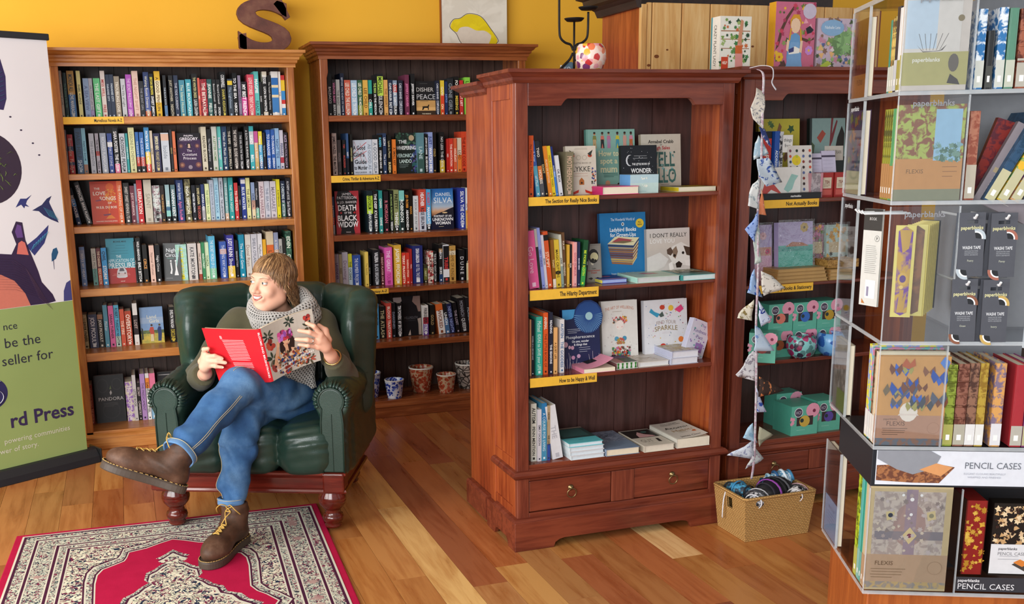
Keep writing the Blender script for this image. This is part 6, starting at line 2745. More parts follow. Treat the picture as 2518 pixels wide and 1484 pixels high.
foot = [(-0.028,0.0),(-0.02,0.03),(0.01,0.041),(0.07,0.039),(0.12,0.043),(0.18,0.053),(0.23,0.054),(0.265,0.043),(0.287,0.02),(0.29,0.0),(0.285,-0.02),(0.262,-0.042),(0.22,-0.051),(0.17,-0.048),(0.11,-0.039),(0.06,-0.038),(0.01,-0.040),(-0.02,-0.03)]

foot = [(p[0],p[1])for p in spline([(x,y,0)for x,y in foot],54,True)]

sole0 = MB().prism(foot,'z',0.0,0.028).build('sole',M_sole,boot0,bevel=0.004)

welt0 = MB().tube([(x*0.985+0.002,y*0.95,0.029)for x,y in foot],0.003,6,closed=True).build('welt',M_sole,boot0)

st0 = []

for i in range(0,len(foot),1):

    x, y = foot[i]; x2, y2 = foot[(i+1)% len(foot)]

    st0.append(MB().tube([(x*0.985+0.002,y*0.955,0.0325),(x*0.45+x2*0.55,(y*0.45+y2*0.55)*0.955,0.0325)],0.0013,5).build('stitch',M_stitch,boot0))

def top_of(x):   # crest of the boot along the lacing

    return [(0.155,0.096),(0.135,0.106),(0.115,0.115),(0.098,0.125),(0.088,0.140),(0.083,0.155),(0.082,0.168)]

cr_ = [(0.170,0.10),(0.150,0.112),(0.131,0.122),(0.115,0.135),(0.103,0.150),(0.097,0.165)]; lc0 = []

bb = bvh_of(boot0)

def on_boot(x,y,z,off=0.0025):

    p = Vector((x+0.02,y,z+0.02)); n_ = bb.find_nearest(p); return n_[0] + n_[1] * off if n_[0] is not None else p

prev = None

for i, (x,z) in enumerate(cr_):

    wy = 0.019 + 0.001 * i

    a_, b_, m_ = on_boot(x,-wy,z), on_boot(x,wy,z), on_boot(x+0.002,0.0,z+0.004,0.005)

    for q_ in (a_,b_): MB().tube([(q_.x+0.0035*math.cos(g),q_.y,q_.z+0.0035*math.sin(g))for g in [2*math.pi*j/10 for j in range(10)]],0.0013,5,closed=True).build('eyelet',M_brass,boot0)

    MB().tube(spline([tuple(a_),tuple(m_),tuple(b_)],8),0.0023,6).build('lace',M_lace,boot0,True)

    if prev:

        for f_, t_ in ((prev[0],b_),(prev[1],a_)):

            MB().tube(spline([tuple(f_),tuple((f_+t_)/2+Vector((0.004,0,0.005))),tuple(t_)],8),0.0021,6).build('lace',M_lace,boot0,True)

    prev = (a_,b_)

k_ = (prev[0]+prev[1]) / 2 + Vector((0.006,0,0.004))

for sy in (-1,1):

    MB().tube(spline([tuple(k_),(k_.x+0.016,sy*0.02,k_.z+0.012),(k_.x+0.018,sy*0.04,k_.z-0.004),(k_.x-0.004,sy*0.05,k_.z-0.03)],14),0.002,6).build('lace',M_lace,boot0,True)

def boot_matrix(heel,fwd,up):

    f = Vector(fwd).normalized(); u = Vector(up); u = (u-f*u.dot(f)).normalized(); sd = u.cross(f)

    return Matrix(((f.x,sd.x,u.x,heel[0]),(f.y,sd.y,u.y,heel[1]),(f.z,sd.z,u.z,heel[2]),(0,0,0,1)))

boot0.matrix_local = boot_matrix((-0.118,-0.492,0.310),(-0.215,-0.062,0.098),(0.40,0.26,0.88))

b2 = boot0.copy(); col.objects.link(b2)

for chd in list(boot0.children):

    c2 = chd.copy(); col.objects.link(c2); c2.parent = b2

b2.matrix_local = boot_matrix((0.014,-0.205,-0.0005),(-0.045,-0.245,0.0),(0,0,1))

# ankle socks filling the boot openings

for bo in (boot0,b2):

    MB().lathe([(0.0,0.10),(0.036,0.10),(0.038,0.165),(0.036,0.19),(0.0,0.19)],20,(0.030,0,0),cap=False).build('sock',paper('#1c1a19',0.9),bo,True)

# ---- grey crochet cowl and its hanging panel: open net

def net(surf,nu,nv,closed_u,hole,name,mat,thick=0.005):

    vs = []; fs = []; key = {}

    def V(p):

        vs.append(tuple(p)); return len(vs) - 1

    grid = {}

    def G(i,j):

        i2 = i % (2*nu) if closed_u else i

        if (i2,j) not in grid: grid[(i2,j)] = V(surf(i2/(2*nu),j/nv))

        return grid[(i2,j)]

    for j in range(nv):

        sft = j % 2

        for i in range(nu if closed_u or not sft else nu-1):

            a = 2 * i + sft; c = [G(a,j),G(a+1,j),G(a+2,j),G(a+2,j+1),G(a+1,j+1),G(a,j+1)]

            P = [Vector(vs[q])for q in c]; m = sum(P,Vector()) / 6; inn = [V(m+(p-m)*hole)for p in P]

            for q in range(6): fs.append((c[q],c[(q+1)% 6],inn[(q+1)% 6],inn[q]))

    me = bpy.data.meshes.new(name); me.from_pydata(vs,[],fs); me.materials.append(mat); me.polygons.foreach_set('use_smooth',[True]*len(fs)); me.update()

    o = bpy.data.objects.new(name,me); link(o,person)

    so = o.modifiers.new('thickness','SOLIDIFY'); so.thickness = thick; so.offset = 0

    sb = o.modifiers.new('soft','SUBSURF'); sb.levels = 1; sb.render_levels = 1

    return o

def cowl(loop,ru,rv,ph,tw_=0.0):

    L = [np.array(p)for p in spline(loop,96,True)]; n = len(L)

    def f(u,v):

        x = (u % 1.0) * n; i = int(x) % n; p = L[i] * (1-(x-int(x))) + L[(i+1)% n] * (x-int(x)); t = L[(i+1)% n] - L[i-1]; t = t / np.linalg.norm(t)

        out = np.cross(t,(0,0,1)); out /= np.linalg.norm(out); up = np.cross(out,t)

        if np.dot(out,p-np.array((0.09,0.28,0.88))) < 0: out = -out

        a = 2 * math.pi * v + ph + tw_ * math.sin(2*math.pi*u)

        w = 1 + 0.10 * math.sin(2*math.pi*(5*u+1.3*v))

        return p + out * math.cos(a) * ru * w + up * math.sin(a) * rv * w

    return f

loopA = [(-0.002,0.215,0.872),(0.035,0.170,0.842),(0.105,0.150,0.832),(0.180,0.195,0.842),(0.225,0.270,0.872),(0.180,0.350,0.905),(0.09,0.385,0.915),(0.010,0.34,0.900),(-0.014,0.27,0.888)]

loopB = [(0.012,0.200,0.838),(0.06,0.150,0.805),(0.13,0.145,0.792),(0.20,0.20,0.808),(0.240,0.280,0.842),(0.19,0.36,0.87),(0.09,0.39,0.875),(0.0,0.34,0.865),(-0.012,0.26,0.858)]

cA = cowl(loopA,0.030,0.040,0.0,0.6); cB = cowl(loopB,0.030,0.034,0.8,-0.5)

sc_root = net(cA,58,18,True,0.5,'crochet_scarf',M_yarn)

net(cB,60,16,True,0.5,'crochet_scarf',M_yarn)

MB().tube([cA(u/60,0)*0+sum(np.array(cA(u/60,q/4))for q in range(4))/4 for u in range(60)],0.027,10,closed=True).build('scarf_hole_shade',M_yarn2,person,True)  # added core inside the cowl, coloured as shade seen through the holes

MB().tube([sum(np.array(cB(u/60,q/4))for q in range(4))/4 for u in range(60)],0.026,10,closed=True).build('scarf_hole_shade',M_yarn2,person,True)

def panel(u,v):

    x = 0.045 + 0.215 * u + 0.012 * math.sin(6*v); z = 0.84 - 0.325 * v + 0.03 * u * v

    y = 0.20 - 0.115 * v ** 1.4 - 0.05 * math.sin(math.pi*u) + 0.07 * u + 0.012 * math.sin(9*u+7*v) + 0.03 * max(0,v-0.85) * 6

    return np.array((x,y,z))

net(panel,20,34,False,0.52,'scarf_panel',M_yarn)

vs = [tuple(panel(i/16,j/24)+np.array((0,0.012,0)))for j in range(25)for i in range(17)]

MB().add(vs,[(j*17+i,j*17+i+1,(j+1)*17+i+1,(j+1)*17+i)for j in range(24)for i in range(16)]).build('scarf_panel_hole_shade',M_yarn2,person,True)  # added sheet behind the panel, its darker grey standing for shade in the holes



# ---- hair: short layered bob with fringe, clumps of strands over a cap

s = N('dark_blond_hair',0.38,0.4); at = s.n('ShaderNodeAttribute',attribute_name='tone'); v = s.coord((120,120,14)); nz = s.noise(v,1.0,3)

ad = s.n('ShaderNodeMath',operation='MULTIPLY_ADD'); s.l(nz.outputs['Fac'],ad.inputs[0]); ad.inputs[1].default_value = 0.5; s.l(at.outputs['Fac'],ad.inputs[2])

s.color(s.ramp(ad.outputs[0],[(0.2,'#4a3322'),(0.5,'#7b5a3c'),(0.8,'#a88056'),(1.1,'#cda878')])); s.b.inputs['Anisotropic'].default_value = 0.4; M_hair = s.m

HF = Field((-0.11,-0.12,-0.14),(0.11,0.15,0.15),0.005)

HF.ell((0,0.027,0.044),(0.077,0.093,0.077),k=0.02).ell((0,0.058,-0.005),(0.062,0.050,0.075),k=0.03).cone((-0.062,0.035,0.03),0.014,(-0.062,0.045,-0.04),0.010,0.02).cone((0.062,0.035,0.03),0.014,(0.062,0.045,-0.04),0.010,0.02)

HF.put(lambda P:np.maximum(P[...,2]-0.040,P[...,1]+0.010),(-0.11,-0.12,-0.14),(0.11,0.0,0.05),0.01,'s',0.0)

cap = HF.build('hair',M_hair,person); cap.matrix_local = HM()

mb_v = []; mb_f = []; tone = []

hr = random.Random(11)

def strand(path,w0,tn):

    n = len(path); base = len(mb_v); pts = [np.array(p)for p in path]

    for i, p in enumerate(pts):

        t = pts[min(i+1,n-1)] - pts[max(i-1,0)]; t = t / (np.linalg.norm(t)+1e-9); nrm = p - np.array((0,0.02,0.0)); nrm = nrm - t * (nrm @ t); nrm /= (np.linalg.norm(nrm)+1e-9); sd = np.cross(t,nrm)

        w = w0 * (0.7+0.5*math.sin(math.pi*min(1,i/(n-1)*0.9+0.08))) * (1 if i<n-1 else 0.15)

        for a in range(5):

            q = 2 * math.pi * a / 5; mb_v.append(tuple(p+sd*math.cos(q)*w+nrm*math.sin(q)*w*0.45))

            tone.append(tn)

    for i in range(n-1):

        for a in range(5): mb_f.append((base+i*5+a,base+i*5+(a+1)% 5,base+(i+1)*5+(a+1)% 5,base+(i+1)*5+a))

for i in range(3000):

    az = hr.uniform(-math.pi,math.pi)              # 0 = forward (-y)

    front = math.cos(az); ex, ey = math.sin(az), -math.cos(az)

    lay = hr.uniform(0.97,1.055)

    zend = float(np.interp(front,[-1,-0.3,0.0,0.3,0.55,0.8,1.0],[-0.095,-0.090,-0.060,-0.012,0.020,0.034,0.036])) + hr.gauss(0,0.012)

    st_ = hr.uniform(0.02,0.45); n = 9; path = []

    swirl = hr.gauss(0.0,0.16) + (0.55 if front>0.2 else 0.12)

    wv = hr.uniform(0,6.28); wa = hr.uniform(0.002,0.006)

    for j in range(n):

        t = st_ + (1-st_) * j / (n-1); el = t * math.pi * 0.5; a2 = az + swirl * (1-t)

        l2 = lay * (1+0.015*math.sin(7*t+wv))

        path.append((0.082*l2*math.sin(a2)*math.sin(el),0.026-0.098*l2*math.cos(a2)*math.sin(el),0.044+0.080*l2*math.cos(el)))

    x, y, z = path[-1]

    m = max(2,int((z-zend)/0.010)) if zend < z else 0

    for j in range(1,m+1):

        q = j / m; zz = z + (zend-z) * q; back = front < 0.25

        flip = (0.016*q ** 2 if back else 0.004*q) * hr.uniform(0.6,1.3)

        bend = wa * (1.4 if back else 0.6) * math.sin((z-zz)*95+wv) * (0.3+q)

        tuck = -0.005 * math.sin(math.pi*min(1,q*1.1)) if back else 0.0

        path.append((x*(1-0.06*q*back)+ex*(flip+tuck)+bend*ey*1.2,y*1.0+ey*(flip*0.6+tuck)+bend*ex,zz))

    if zend >= z: path = [p for p in path if p[2]>zend]

    if len(path) < 3: continue

    strand(path,hr.uniform(0.0008,0.0018),min(0.75,max(0.0,hr.gauss(0.30,0.2))))

me = bpy.data.meshes.new('hair_strands'); me.from_pydata(mb_v,[],mb_f); at_ = me.attributes.new('tone','FLOAT','POINT'); at_.data.foreach_set('value',tone); me.materials.append(M_hair)

me.polygons.foreach_set('use_smooth',[True]*len(mb_f)); me.update()

o = bpy.data.objects.new('hair_strands',me); link(o,person); o.matrix_local = HM(); o['kind'] = 'stuff'



# ------------------------------------------------------------------ the open book in her hands

bk = empty('open_hardcover',CH,CHR)

T0, S0 = np.array((0.121,-0.158,0.858)), np.array((0.150,-0.118,0.640))

BLt, BLb = np.array((-0.135,-0.068,0.846)), np.array((-0.092,-0.030,0.622)); BRt, BRb = np.array((0.312,-0.052,0.921)), np.array((0.330,-0.012,0.705))

sw = np.array((0.020,0.004,0.004))

def patch(a,b,c,d,bow,n=14,m=8):

    """a,b top left/right; c,d bottom left/right; bow pushes the middle away from the reader"""

    nr = np.cross(b-a,c-a); nr /= np.linalg.norm(nr)

    if nr[1] > 0: nr = -nr

    def f(u,v): return (a*(1-u)+b*u) * (1-v) + (c*(1-u)+d*u) * v + nr * bow * math.sin(math.pi*u), nr

    return f

def sheet(f,th,name,mat,u0=0.,u1=1.,v0=0.,v1=1.,n=14,m=6,off=0.0,parent=bk):

    vs = []; fs = []

    for j in range(m+1):

        for i in range(n+1):

            p, nr = f(u0+(u1-u0)*i/n,v0+(v1-v0)*j/m); vs.append(p+nr*off)

    k = len(vs)

    for j in range(m+1):

        for i in range(n+1):

            p, nr = f(u0+(u1-u0)*i/n,v0+(v1-v0)*j/m); vs.append(p+nr*(off-th))

    w = n + 1

    for j in range(m):

        for i in range(n):

            a = j * w + i; fs += [(a,a+1,a+w+1,a+w),(k+a,k+a+w,k+a+w+1,k+a+1)]

    for i in range(n): fs += [(i,k+i,k+i+1,i+1),(m*w+i,m*w+i+1,k+m*w+i+1,k+m*w+i)]

    for j in range(m): fs += [(j*w,(j+1)*w,k+(j+1)*w,k+j*w),(j*w+n,k+j*w+n,k+(j+1)*w+n,(j+1)*w+n)]

    return MB().add(vs,fs).build(name,mat,parent,True)

M_redc = paper('#d5242f',0.35)

fL = patch(BLt,T0-sw*0.5,BLb,S0-sw*0.5,0.004); fR = patch(T0+sw*0.5,BRt,S0+sw*0.5,BRb,-0.020); fS = patch(T0-sw*0.5,T0+sw*0.5,S0-sw*0.5,S0+sw*0.5,0.003)

for f, nm, m in ((fL,'back_cover',M_redc),(fS,'spine',M_redc),(fR,'front_cover',paper('#b5aca0',0.4))):

    o = sheet(f,0.003,nm,m)

    for p in o.data.polygons: p.use_smooth = False

sheet(fL,0.014,'page_block',M_page,0.02,1.0,0.012,0.985,off=-0.0032); sheet(fR,0.016,'page_block',M_page,0.0,0.98,0.012,0.985,off=-0.0032)

def on(f,u,v,off=0.0006):

    p, nr = f(u,v); return p + nr * off

def draw(f,mb,elems):

    """flat print following the bowed cover: outlines in cover units (u right, v down), sliced so that they bend with the board"""

    lay = 0.0006; by = {}

    for el in elems:

        k = el[0]; lay += 0.000012

        if k == 'poly': ps = [(el[1],el[2])]

        elif k == 'ell':

            _, u, v, ru, rv, c, a0 = el; n = 12

            ps = [([(u+ru*math.cos(q)*math.cos(a0)-rv*math.sin(q)*math.sin(a0),v+ru*math.cos(q)*math.sin(a0)+rv*math.sin(q)*math.cos(a0))for q in [2*math.pi*i/n for i in range(n)]],c)]

        else:

            _, s_, u0, v0, du, dv, hgt, c, bold = el; vs, fs, w = text2d(s_,bold); sc = du / w

            ps = [([(u0+vs[i][0]*sc,v0+dv*(vs[i][0]/w)-vs[i][1]*hgt/0.72)for i in fc],c)for fc in fs]

        for pts, c in ps: by.setdefault(c,[]).append((pts,lay))

    for c, items in by.items():

        bm = bmesh.new()

        for pts, l_ in items:

            try: bm.faces.new([bm.verts.new((u,v,l_))for u,v in pts])

            except ValueError: pass

        for i in range(1,14):

            bmesh.ops.bisect_plane(bm,geom=bm.verts[:]+bm.edges[:]+bm.faces[:],plane_co=(i/14,0,0),plane_no=(1,0,0))

        bm.verts.index_update(); vs = [on(f,v.co.x,v.co.y,v.co.z)for v in bm.verts]

        mb.add(vs,[[v.index for v in fc.verts]for fc in bm.faces],ground_mat(c)); bm.free()

bp = MB(); lines = [('text','B',.30,.185,.05,0,.06,'f8d8d8',0)]

q = random.Random(3)

for i in range(20):

    if i == 14: continue

    v_ = .20 + i * .0285; lines.append(('poly',[(.33+.006*i,v_),(.74+.004*i-q.uniform(0,.10 if i in (13,19)else .01),v_),(.74+.004*i-q.uniform(0,.01),v_+.007),(.33+.006*i,v_+.007)],'f6dede'))

draw(fL,bp,lines); bp.build('cover_print',None,bk)

fp = MB(); E = []

qq = random.Random(8)

def bloom(u,v,r,cs):

    for i in range(9):

        a = qq.uniform(0,6.28); E.append(('ell',u+r*.5*math.cos(a),v+r*.6*math.sin(a),r*.5,r*.42,qq.choice(cs),a))

    E.append(('ell',u,v,r*.22,r*.22,'3a1c20',0))

def leafy(u,v,r,n,cs):

    for i in range(n):

        a = 2 * math.pi * i / n + qq.uniform(-.3,.3); E.append(('ell',u+r*math.cos(a),v+r*math.sin(a),r*.75,r*.26,qq.choice(cs),a))

leafy(.1,.2,.07,7,['2f3a2c','3a4434','26302a']); bloom(.12,.36,.10,['a83a30','b84a38','7a2a24']); leafy(.55,.1,.06,8,['2c3a30','3a463a','24302a']); bloom(.88,.13,.07,['b0352f','8a2a28','c8503a']); leafy(.88,.3,.07,7,['4a4634','38382a','5a4a3a']); leafy(.1,.62,.08,8,['2c3a2c','445038','6a5a48']); bloom(.12,.78,.09,['8a3a34','a84a40','c8a090']); bloom(.35,.93,.08,['a8302a','c0483a','5a2420']); leafy(.8,.9,.07,9,['3a3428','4a4232','a04a3a'])

E0 = len(E); E += [('poly',[(.42,.30),(.64,.28),(.70,.44),(.66,.62),(.42,.66),(.38,.55)],'2a1c1a'),('poly',[(.46,.34),(.60,.33),(.61,.44),(.55,.52),(.48,.48)],'d8a888'),('poly',[(.47,.45),(.58,.45),(.60,.56),(.74,.62),(.72,.74),(.40,.76),(.40,.62),(.48,.57)],'d0a080'),('poly',[(.20,.74),(.26,.60),(.34,.44),(.38,.46),(.34,.62),(.28,.78)],'cf9c7c'),('poly',[(.33,.46),(.35,.36),(.41,.38),(.39,.47)],'d4a484'),('ell',.535,.475,.03,.012,'b04a48',0)]

for i in range(60): E.append(('ell',qq.uniform(.40,.66),qq.uniform(.22,.37),qq.uniform(.02,.045),qq.uniform(.02,.04),qq.choice(['b03a6a','c84a8a','d87ab0','8a4a9a','a82a3a','c83a4a','b06ac0','6a2a4a']),qq.uniform(0,3)))

for i in range(150): E.append(('ell',qq.uniform(.18,.82),qq.uniform(.60,.96),qq.uniform(.014,.034),qq.uniform(.012,.03),qq.choice(['a83a2c','2a3a6a','c87a3a','5a4a3a','7a2a24','3a2c24','d0b8a0','8a5a3a','4a4a7a','2c2420']),qq.uniform(0,3)))

for i in range(E0,len(E)):

    if E[i][0] == 'poly': E[i] = ('poly',[(u-.11,v)for u,v in E[i][1]],E[i][2])

    elif i < E0 + 66: E[i] = (E[i][0],E[i][1]-.11) + E[i][2:]

E += [('text','Blooms and Brushstrokes',.12,.88,.78,-.10,.05,'fbf6f0',0),('text','A FLORAL HISTORY OF AUSTRALIAN ART',.30,.93,.56,-.07,.022,'f4eee6',0)]

draw(fR,fp,E); fp.build('cover_print',None,bk)

sp = MB(); vs, fs, w = text2d('BLOOMS AND BRUSHSTROKES',1)

sp.add([on(fS,0.30+y*0.5,0.06+0.86*x/w,0.0008)for x,y in vs],fs,paper('#f6dede')); sp.build('lettering',None,bk)

tag(bk,'open red hardcover with floral front cover held in both hands by the woman','book')

# ------------------------------------------------------------------ roll-up banner beside the honey bookcase

t = empty('roll_up_banner',(-0.245,5.37,0),math.atan2(0.494,0.87))

MB().prism([(-0.055,0.0),(0.06,0.0),(0.058,0.03),(0.04,0.062),(0.012,0.074),(-0.02,0.066),(-0.048,0.034)],'x',-0.87,0.02).build('base_cassette',paper('#26262a',0.35),t,bevel=0.004)

MB().box(0.02,0.028,-0.058,0.062,0,0.074).build('end_cap',paper('#1a1a1c',0.4),t,bevel=0.004)

s = N('banner_vinyl_white',0.5,0.3); s.color(s.mix(s.noise(s.coord(),3,2).outputs['Fac'],'#e6e2e4','#dcd8dc'))

MB().box(-0.85,-0.022,-0.001,0.0,0.838,2.075).build('upper_print',s.m,t)

s = N('banner_vinyl_green',0.5,0.3); s.color(s.mix(s.noise(s.coord(),3,2).outputs['Fac'],'#93a566','#88995c'))

MB().box(-0.85,-0.022,-0.001,0.0,0.066,0.838).build('lower_print',s.m,t)

MB().box(-0.86,-0.012,-0.012,0.012,2.07,2.10).build('top_bar',paper('#2c2c30',0.35),t,bevel=0.004)

MB().box(-0.45,-0.43,0.01,0.03,0.05,2.09).build('support_pole',paper('#6a6a6e',0.3),t)

def flatpoly(name,pts,colr,lay,parent=t):

    y = -0.0012 - lay * 0.0002

    return MB().add([(x,y,z)for x,z in pts],[tuple(range(len(pts)))]).build(name,ground_mat(colr),parent)

def ring(cx,cz,rx,rz,n=40,w=0.0): return [(cx+(rx+w*math.sin(9*q))*math.cos(q),cz+(rz+w*math.sin(9*q))*math.sin(q))for q in [2*math.pi*i/n for i in range(n)]]

flatpoly('egg_shape',ring(-0.365,1.49,0.158,0.165),'3c3040',1)

pq = random.Random(2)

mb = MB()

for i in range(46):

    a = pq.uniform(0,6.28); r_ = pq.uniform(0.02,0.135); cx, cz = -0.365 + r_ * math.cos(a), 1.49 + r_ * math.sin(a); q = pq.uniform(0,3.1); L = pq.uniform(0.008,0.02)

    mb.tube([(cx-L*math.cos(q),-0.0016,cz-L*math.sin(q)),(cx+0.004*math.sin(q),-0.0016,cz+0.008*math.cos(q)),(cx+L*math.cos(q),-0.0016,cz+L*math.sin(q))],[0.001,0.0032,0.001],5,flat=0.1)

mb.build('pattern_print',ground_mat('8fb04a'),t)

flatpoly('dark_wing',[(-0.34,1.98),(-0.252,1.976),(-0.236,1.90),(-0.243,1.80),(-0.262,1.75),(-0.34,1.76)],'3a2f5a',1)

mb = MB()

for i in range(7):

    z_ = 1.80 + 0.02 * i; mb.tube([(-0.30,-0.0016,z_-0.02),(-0.25,-0.0016,z_)],[0.002,0.003],5,flat=0.1)

mb.build('pattern_print',ground_mat('4aa0b8'),t)

flatpoly('swallow_print',[(-0.256,1.306),(-0.24,1.33),(-0.229,1.346),(-0.20,1.345),(-0.172,1.362),(-0.198,1.335),(-0.205,1.32),(-0.19,1.306),(-0.21,1.311),(-0.215,1.30),(-0.228,1.318)],'3a3f78',1)

flatpoly('swallow_print',[(-0.178,1.288),(-0.15,1.302),(-0.128,1.312),(-0.10,1.34),(-0.075,1.352),(-0.09,1.325),(-0.088,1.316),(-0.07,1.27),(-0.052,1.222),(-0.09,1.24),(-0.125,1.262),(-0.146,1.283)],'33375f',1)

mb = MB()

for i in range(6): mb.tube([(-0.12+i*0.008,-0.0018,1.30-i*0.004),(-0.095+i*0.008,-0.0018,1.255-i*0.004)],[0.0015,0.0025],5,flat=0.1)

mb.build('pattern_print',ground_mat('5aa8c0'),t)

flatpoly('creature_print',[(-0.37,1.10),(-0.30,1.09),(-0.272,1.136),(-0.288,1.194),(-0.262,1.242),(-0.232,1.235),(-0.226,1.151),(-0.203,1.075),(-0.18,1.00),(-0.168,0.945),(-0.12,0.88),(-0.108,0.845),(-0.145,0.8395),(-0.42,0.8395),(-0.42,1.10)],'3a2c48',2)

flatpoly('creature_print',[(-0.275,1.09),(-0.262,1.14),(-0.245,1.15),(-0.23,1.14),(-0.218,1.08)],'d8756a',3)

flatpoly('creature_print',[(-0.265,1.165),(-0.272,1.195),(-0.258,1.228),(-0.24,1.22),(-0.236,1.165)],'6a4a8a',3)

flatpoly('creature_print',[(-0.42,1.01),(-0.36,1.0),(-0.30,0.965),(-0.255,0.90),(-0.235,0.8395),(-0.42,0.8395)],'d07a68',3)

mb = MB()

for i in range(13):

    z0 = 1.08 - i * 0.012; mb.tube([(-0.40,-0.0022,z0),(-0.30,-0.0022,z0-0.012),(-0.24+0.004*i,-0.0022,z0-0.06),(-0.20+0.006*i,-0.0022,z0-0.13)],[0.001,0.002,0.002,0.001],5,flat=0.1)

mb.build('pattern_print',ground_mat('7a5a72'),t)

flatpoly('wing_print',[(-0.225,1.125),(-0.17,1.16),(-0.105,1.215),(-0.115,1.175),(-0.135,1.13),(-0.19,1.075)],'3a3f78',2)

mb = MB()

for i in range(7): mb.tube([(-0.205+i*0.012,-0.002,1.098+i*0.009),(-0.185+i*0.012,-0.002,1.13+i*0.009)],[0.0015,0.003],5,flat=0.1)

mb.build('pattern_print',ground_mat('5ab0c8'),t)

flatpoly('feather_print',[(-0.108,1.038),(-0.105,1.075),(-0.095,1.098),(-0.076,1.104),(-0.07,1.08),(-0.085,1.05)],'2f5a80',1)

flatpoly('feather_print',[(-0.1,1.0),(-0.098,1.0),(-0.096,1.05),(-0.1,1.05)],'33375f',1)

flatpoly('round_print',[(-0.022,0.94),(-0.045,0.928),(-0.062,0.89),(-0.067,0.8395),(-0.022,0.8395)],'4a4a80',1)

for x_, z_ in ((-0.234,1.72),(-0.19,1.66),(-0.14,1.60),(-0.115,1.545)): flatpoly('speck_print',ring(x_,z_,0.006,0.004,8),'3a3048',1)

lt = MB()

def btext(s_,x0,x1,z0,z1,h_,c_,bold):

    ang = math.atan2(z1-z0,x1-x0); L = math.hypot(x1-x0,z1-z0)

    put_text(lt,s_,((x0+x1)/2,-0.0018,(z0+z1)/2+h_*0.3),(math.cos(ang),0,math.sin(ang)),(-math.sin(ang),0,math.cos(ang)),L,h_,ground_mat(c_),bold,'R')

btext('nce',-0.392,-0.31,0.745,0.745,0.036,'33313f',0); btext('be the',-0.386,-0.204,0.662,0.662,0.05,'33313f',0); btext('seller for',-0.43,-0.15,0.578,0.578,0.05,'33313f',0)

btext('rd Press',-0.446,-0.072,0.278,0.278,0.07,'3a2f52',1); btext('powering communities',-0.46,-0.102,0.196,0.196,0.026,'d4d2c0',0); btext('wer of story.',-0.47,-0.27,0.15,0.15,0.026,'d4d2c0',0)

lt.build('lettering',None,t)

flatpoly('logo_disc',ring(-0.47,0.445,0.078,0.075),'33305a',1)

mb = MB(); mb.tube([(-0.47+0.055*math.cos(q),-0.002,0.425+0.04*math.sin(q))for q in [2*math.pi*i/24 for i in range(24)]],0.005,5,closed=True,flat=0.1); mb.tube([(-0.5,-0.002,0.49),(-0.42,-0.002,0.50)],0.004,5,flat=0.1)

mb.build('logo_print',ground_mat('e0e0e8'),t)

tag(t,'white and green roll-up banner with bird artwork at the edge of the honey bookcase','banner')



# ------------------------------------------------------------------ things on top of the bookcases

def letter_s():

    C = bpy.data.curves.new('tmp','FONT'); C.body = 'S'; C.size = 1; C.resolution_u = 8; C.extrude = 0.06; C.offset = 0.028; C.bevel_depth = 0.006

    o = bpy.data.objects.new('tmp',C); col.objects.link(o); bpy.context.view_layer.update()

    me = bpy.data.meshes.new_from_object(o.evaluated_get(bpy.context.evaluated_depsgraph_get())); bpy.data.objects.remove(o); bpy.data.curves.remove(C)

    co = np.array([v.co for v in me.vertices]); lo, hi = co.min(0), co.max(0)

    co = (co-(lo+hi)/2) / (hi-lo)

    # slab serifs are added below; scale to size (x wide, z tall, y thick)

    for v, c in zip(me.vertices,co): v.co = (c[0]*0.285,c[2]*0.04,(c[1]+0.5)*0.282)

    return me

s = N('rusty_iron',0.6,0.4); v = s.coord(); s.color(s.ramp(s.noise(v,9,5,0.65).outputs['Fac'],[(0.3,'#4a2c26'),(0.5,'#633a31'),(0.65,'#77503f'),(0.8,'#9a8066')])); s.bump(s.noise(v,60,3).outputs['Fac'],0.2,0.002); M_rust = s.m

me = letter_s(); me.materials.clear(); me.materials.append(M_rust)

o = bpy.data.objects.new('letter_sign',me); link(o); o.location = (0.818,5.79,2.057)

MB().prism([(0.055,0.255),(0.08,0.278),(0.10,0.278),(0.142,0.19),(0.118,0.175)],'y',-0.02,0.02).build('serif',M_rust,o); MB().prism([(-0.142,0.085),(-0.13,0.098),(-0.098,0.105),(-0.10,0.02),(-0.12,0.0),(-0.132,0.0)],'y',-0.02,0.02).build('serif',M_rust,o)

tag(o,'big rust brown letter S standing on top of the honey bookcase','sign')

t = empty('lemon_painting',(2.066,5.93,2.105))

MB().box(-0.203,0.203,-0.012,0.012,0.0,0.36).build('canvas',mottle('#e4dfd2','#d8d2c4',8),t,bevel=0.002)

MB().box(-0.207,-0.203,-0.014,0.014,0.0,0.36).build('frame_edge',paper('#8a4a28'),t)

lem = spline([(-0.155,0,0.125),(-0.13,0,0.165),(-0.09,0,0.172),(-0.045,0,0.198),(0.01,0,0.195),(0.05,0,0.175),(0.10,0,0.115),(0.145,0,0.055),(0.135,0,0.035),(0.118,0,0.0),(-0.04,0,0.0),(-0.09,0,0.04),(-0.115,0,0.085)],60,True)

MB().add([(x,-0.0126,z)for x,y,z in lem],[tuple(range(len(lem)))]).build('lemon_print',paper('#e2d6c6'),t)

yl = spline([(-0.15,0,0.125),(-0.13,0,0.162),(-0.09,0,0.170),(-0.045,0,0.195),(0.01,0,0.192),(0.05,0,0.172),(0.10,0,0.112),(0.14,0,0.055),(0.13,0,0.03),(0.115,0,0.0),(0.08,0,0.012),(0.095,0,0.05),(0.10,0,0.08),(0.06,0,0.105),(0.01,0,0.105),(-0.04,0,0.125),(-0.09,0,0.12),(-0.11,0,0.095),(-0.135,0,0.105)],70,True)

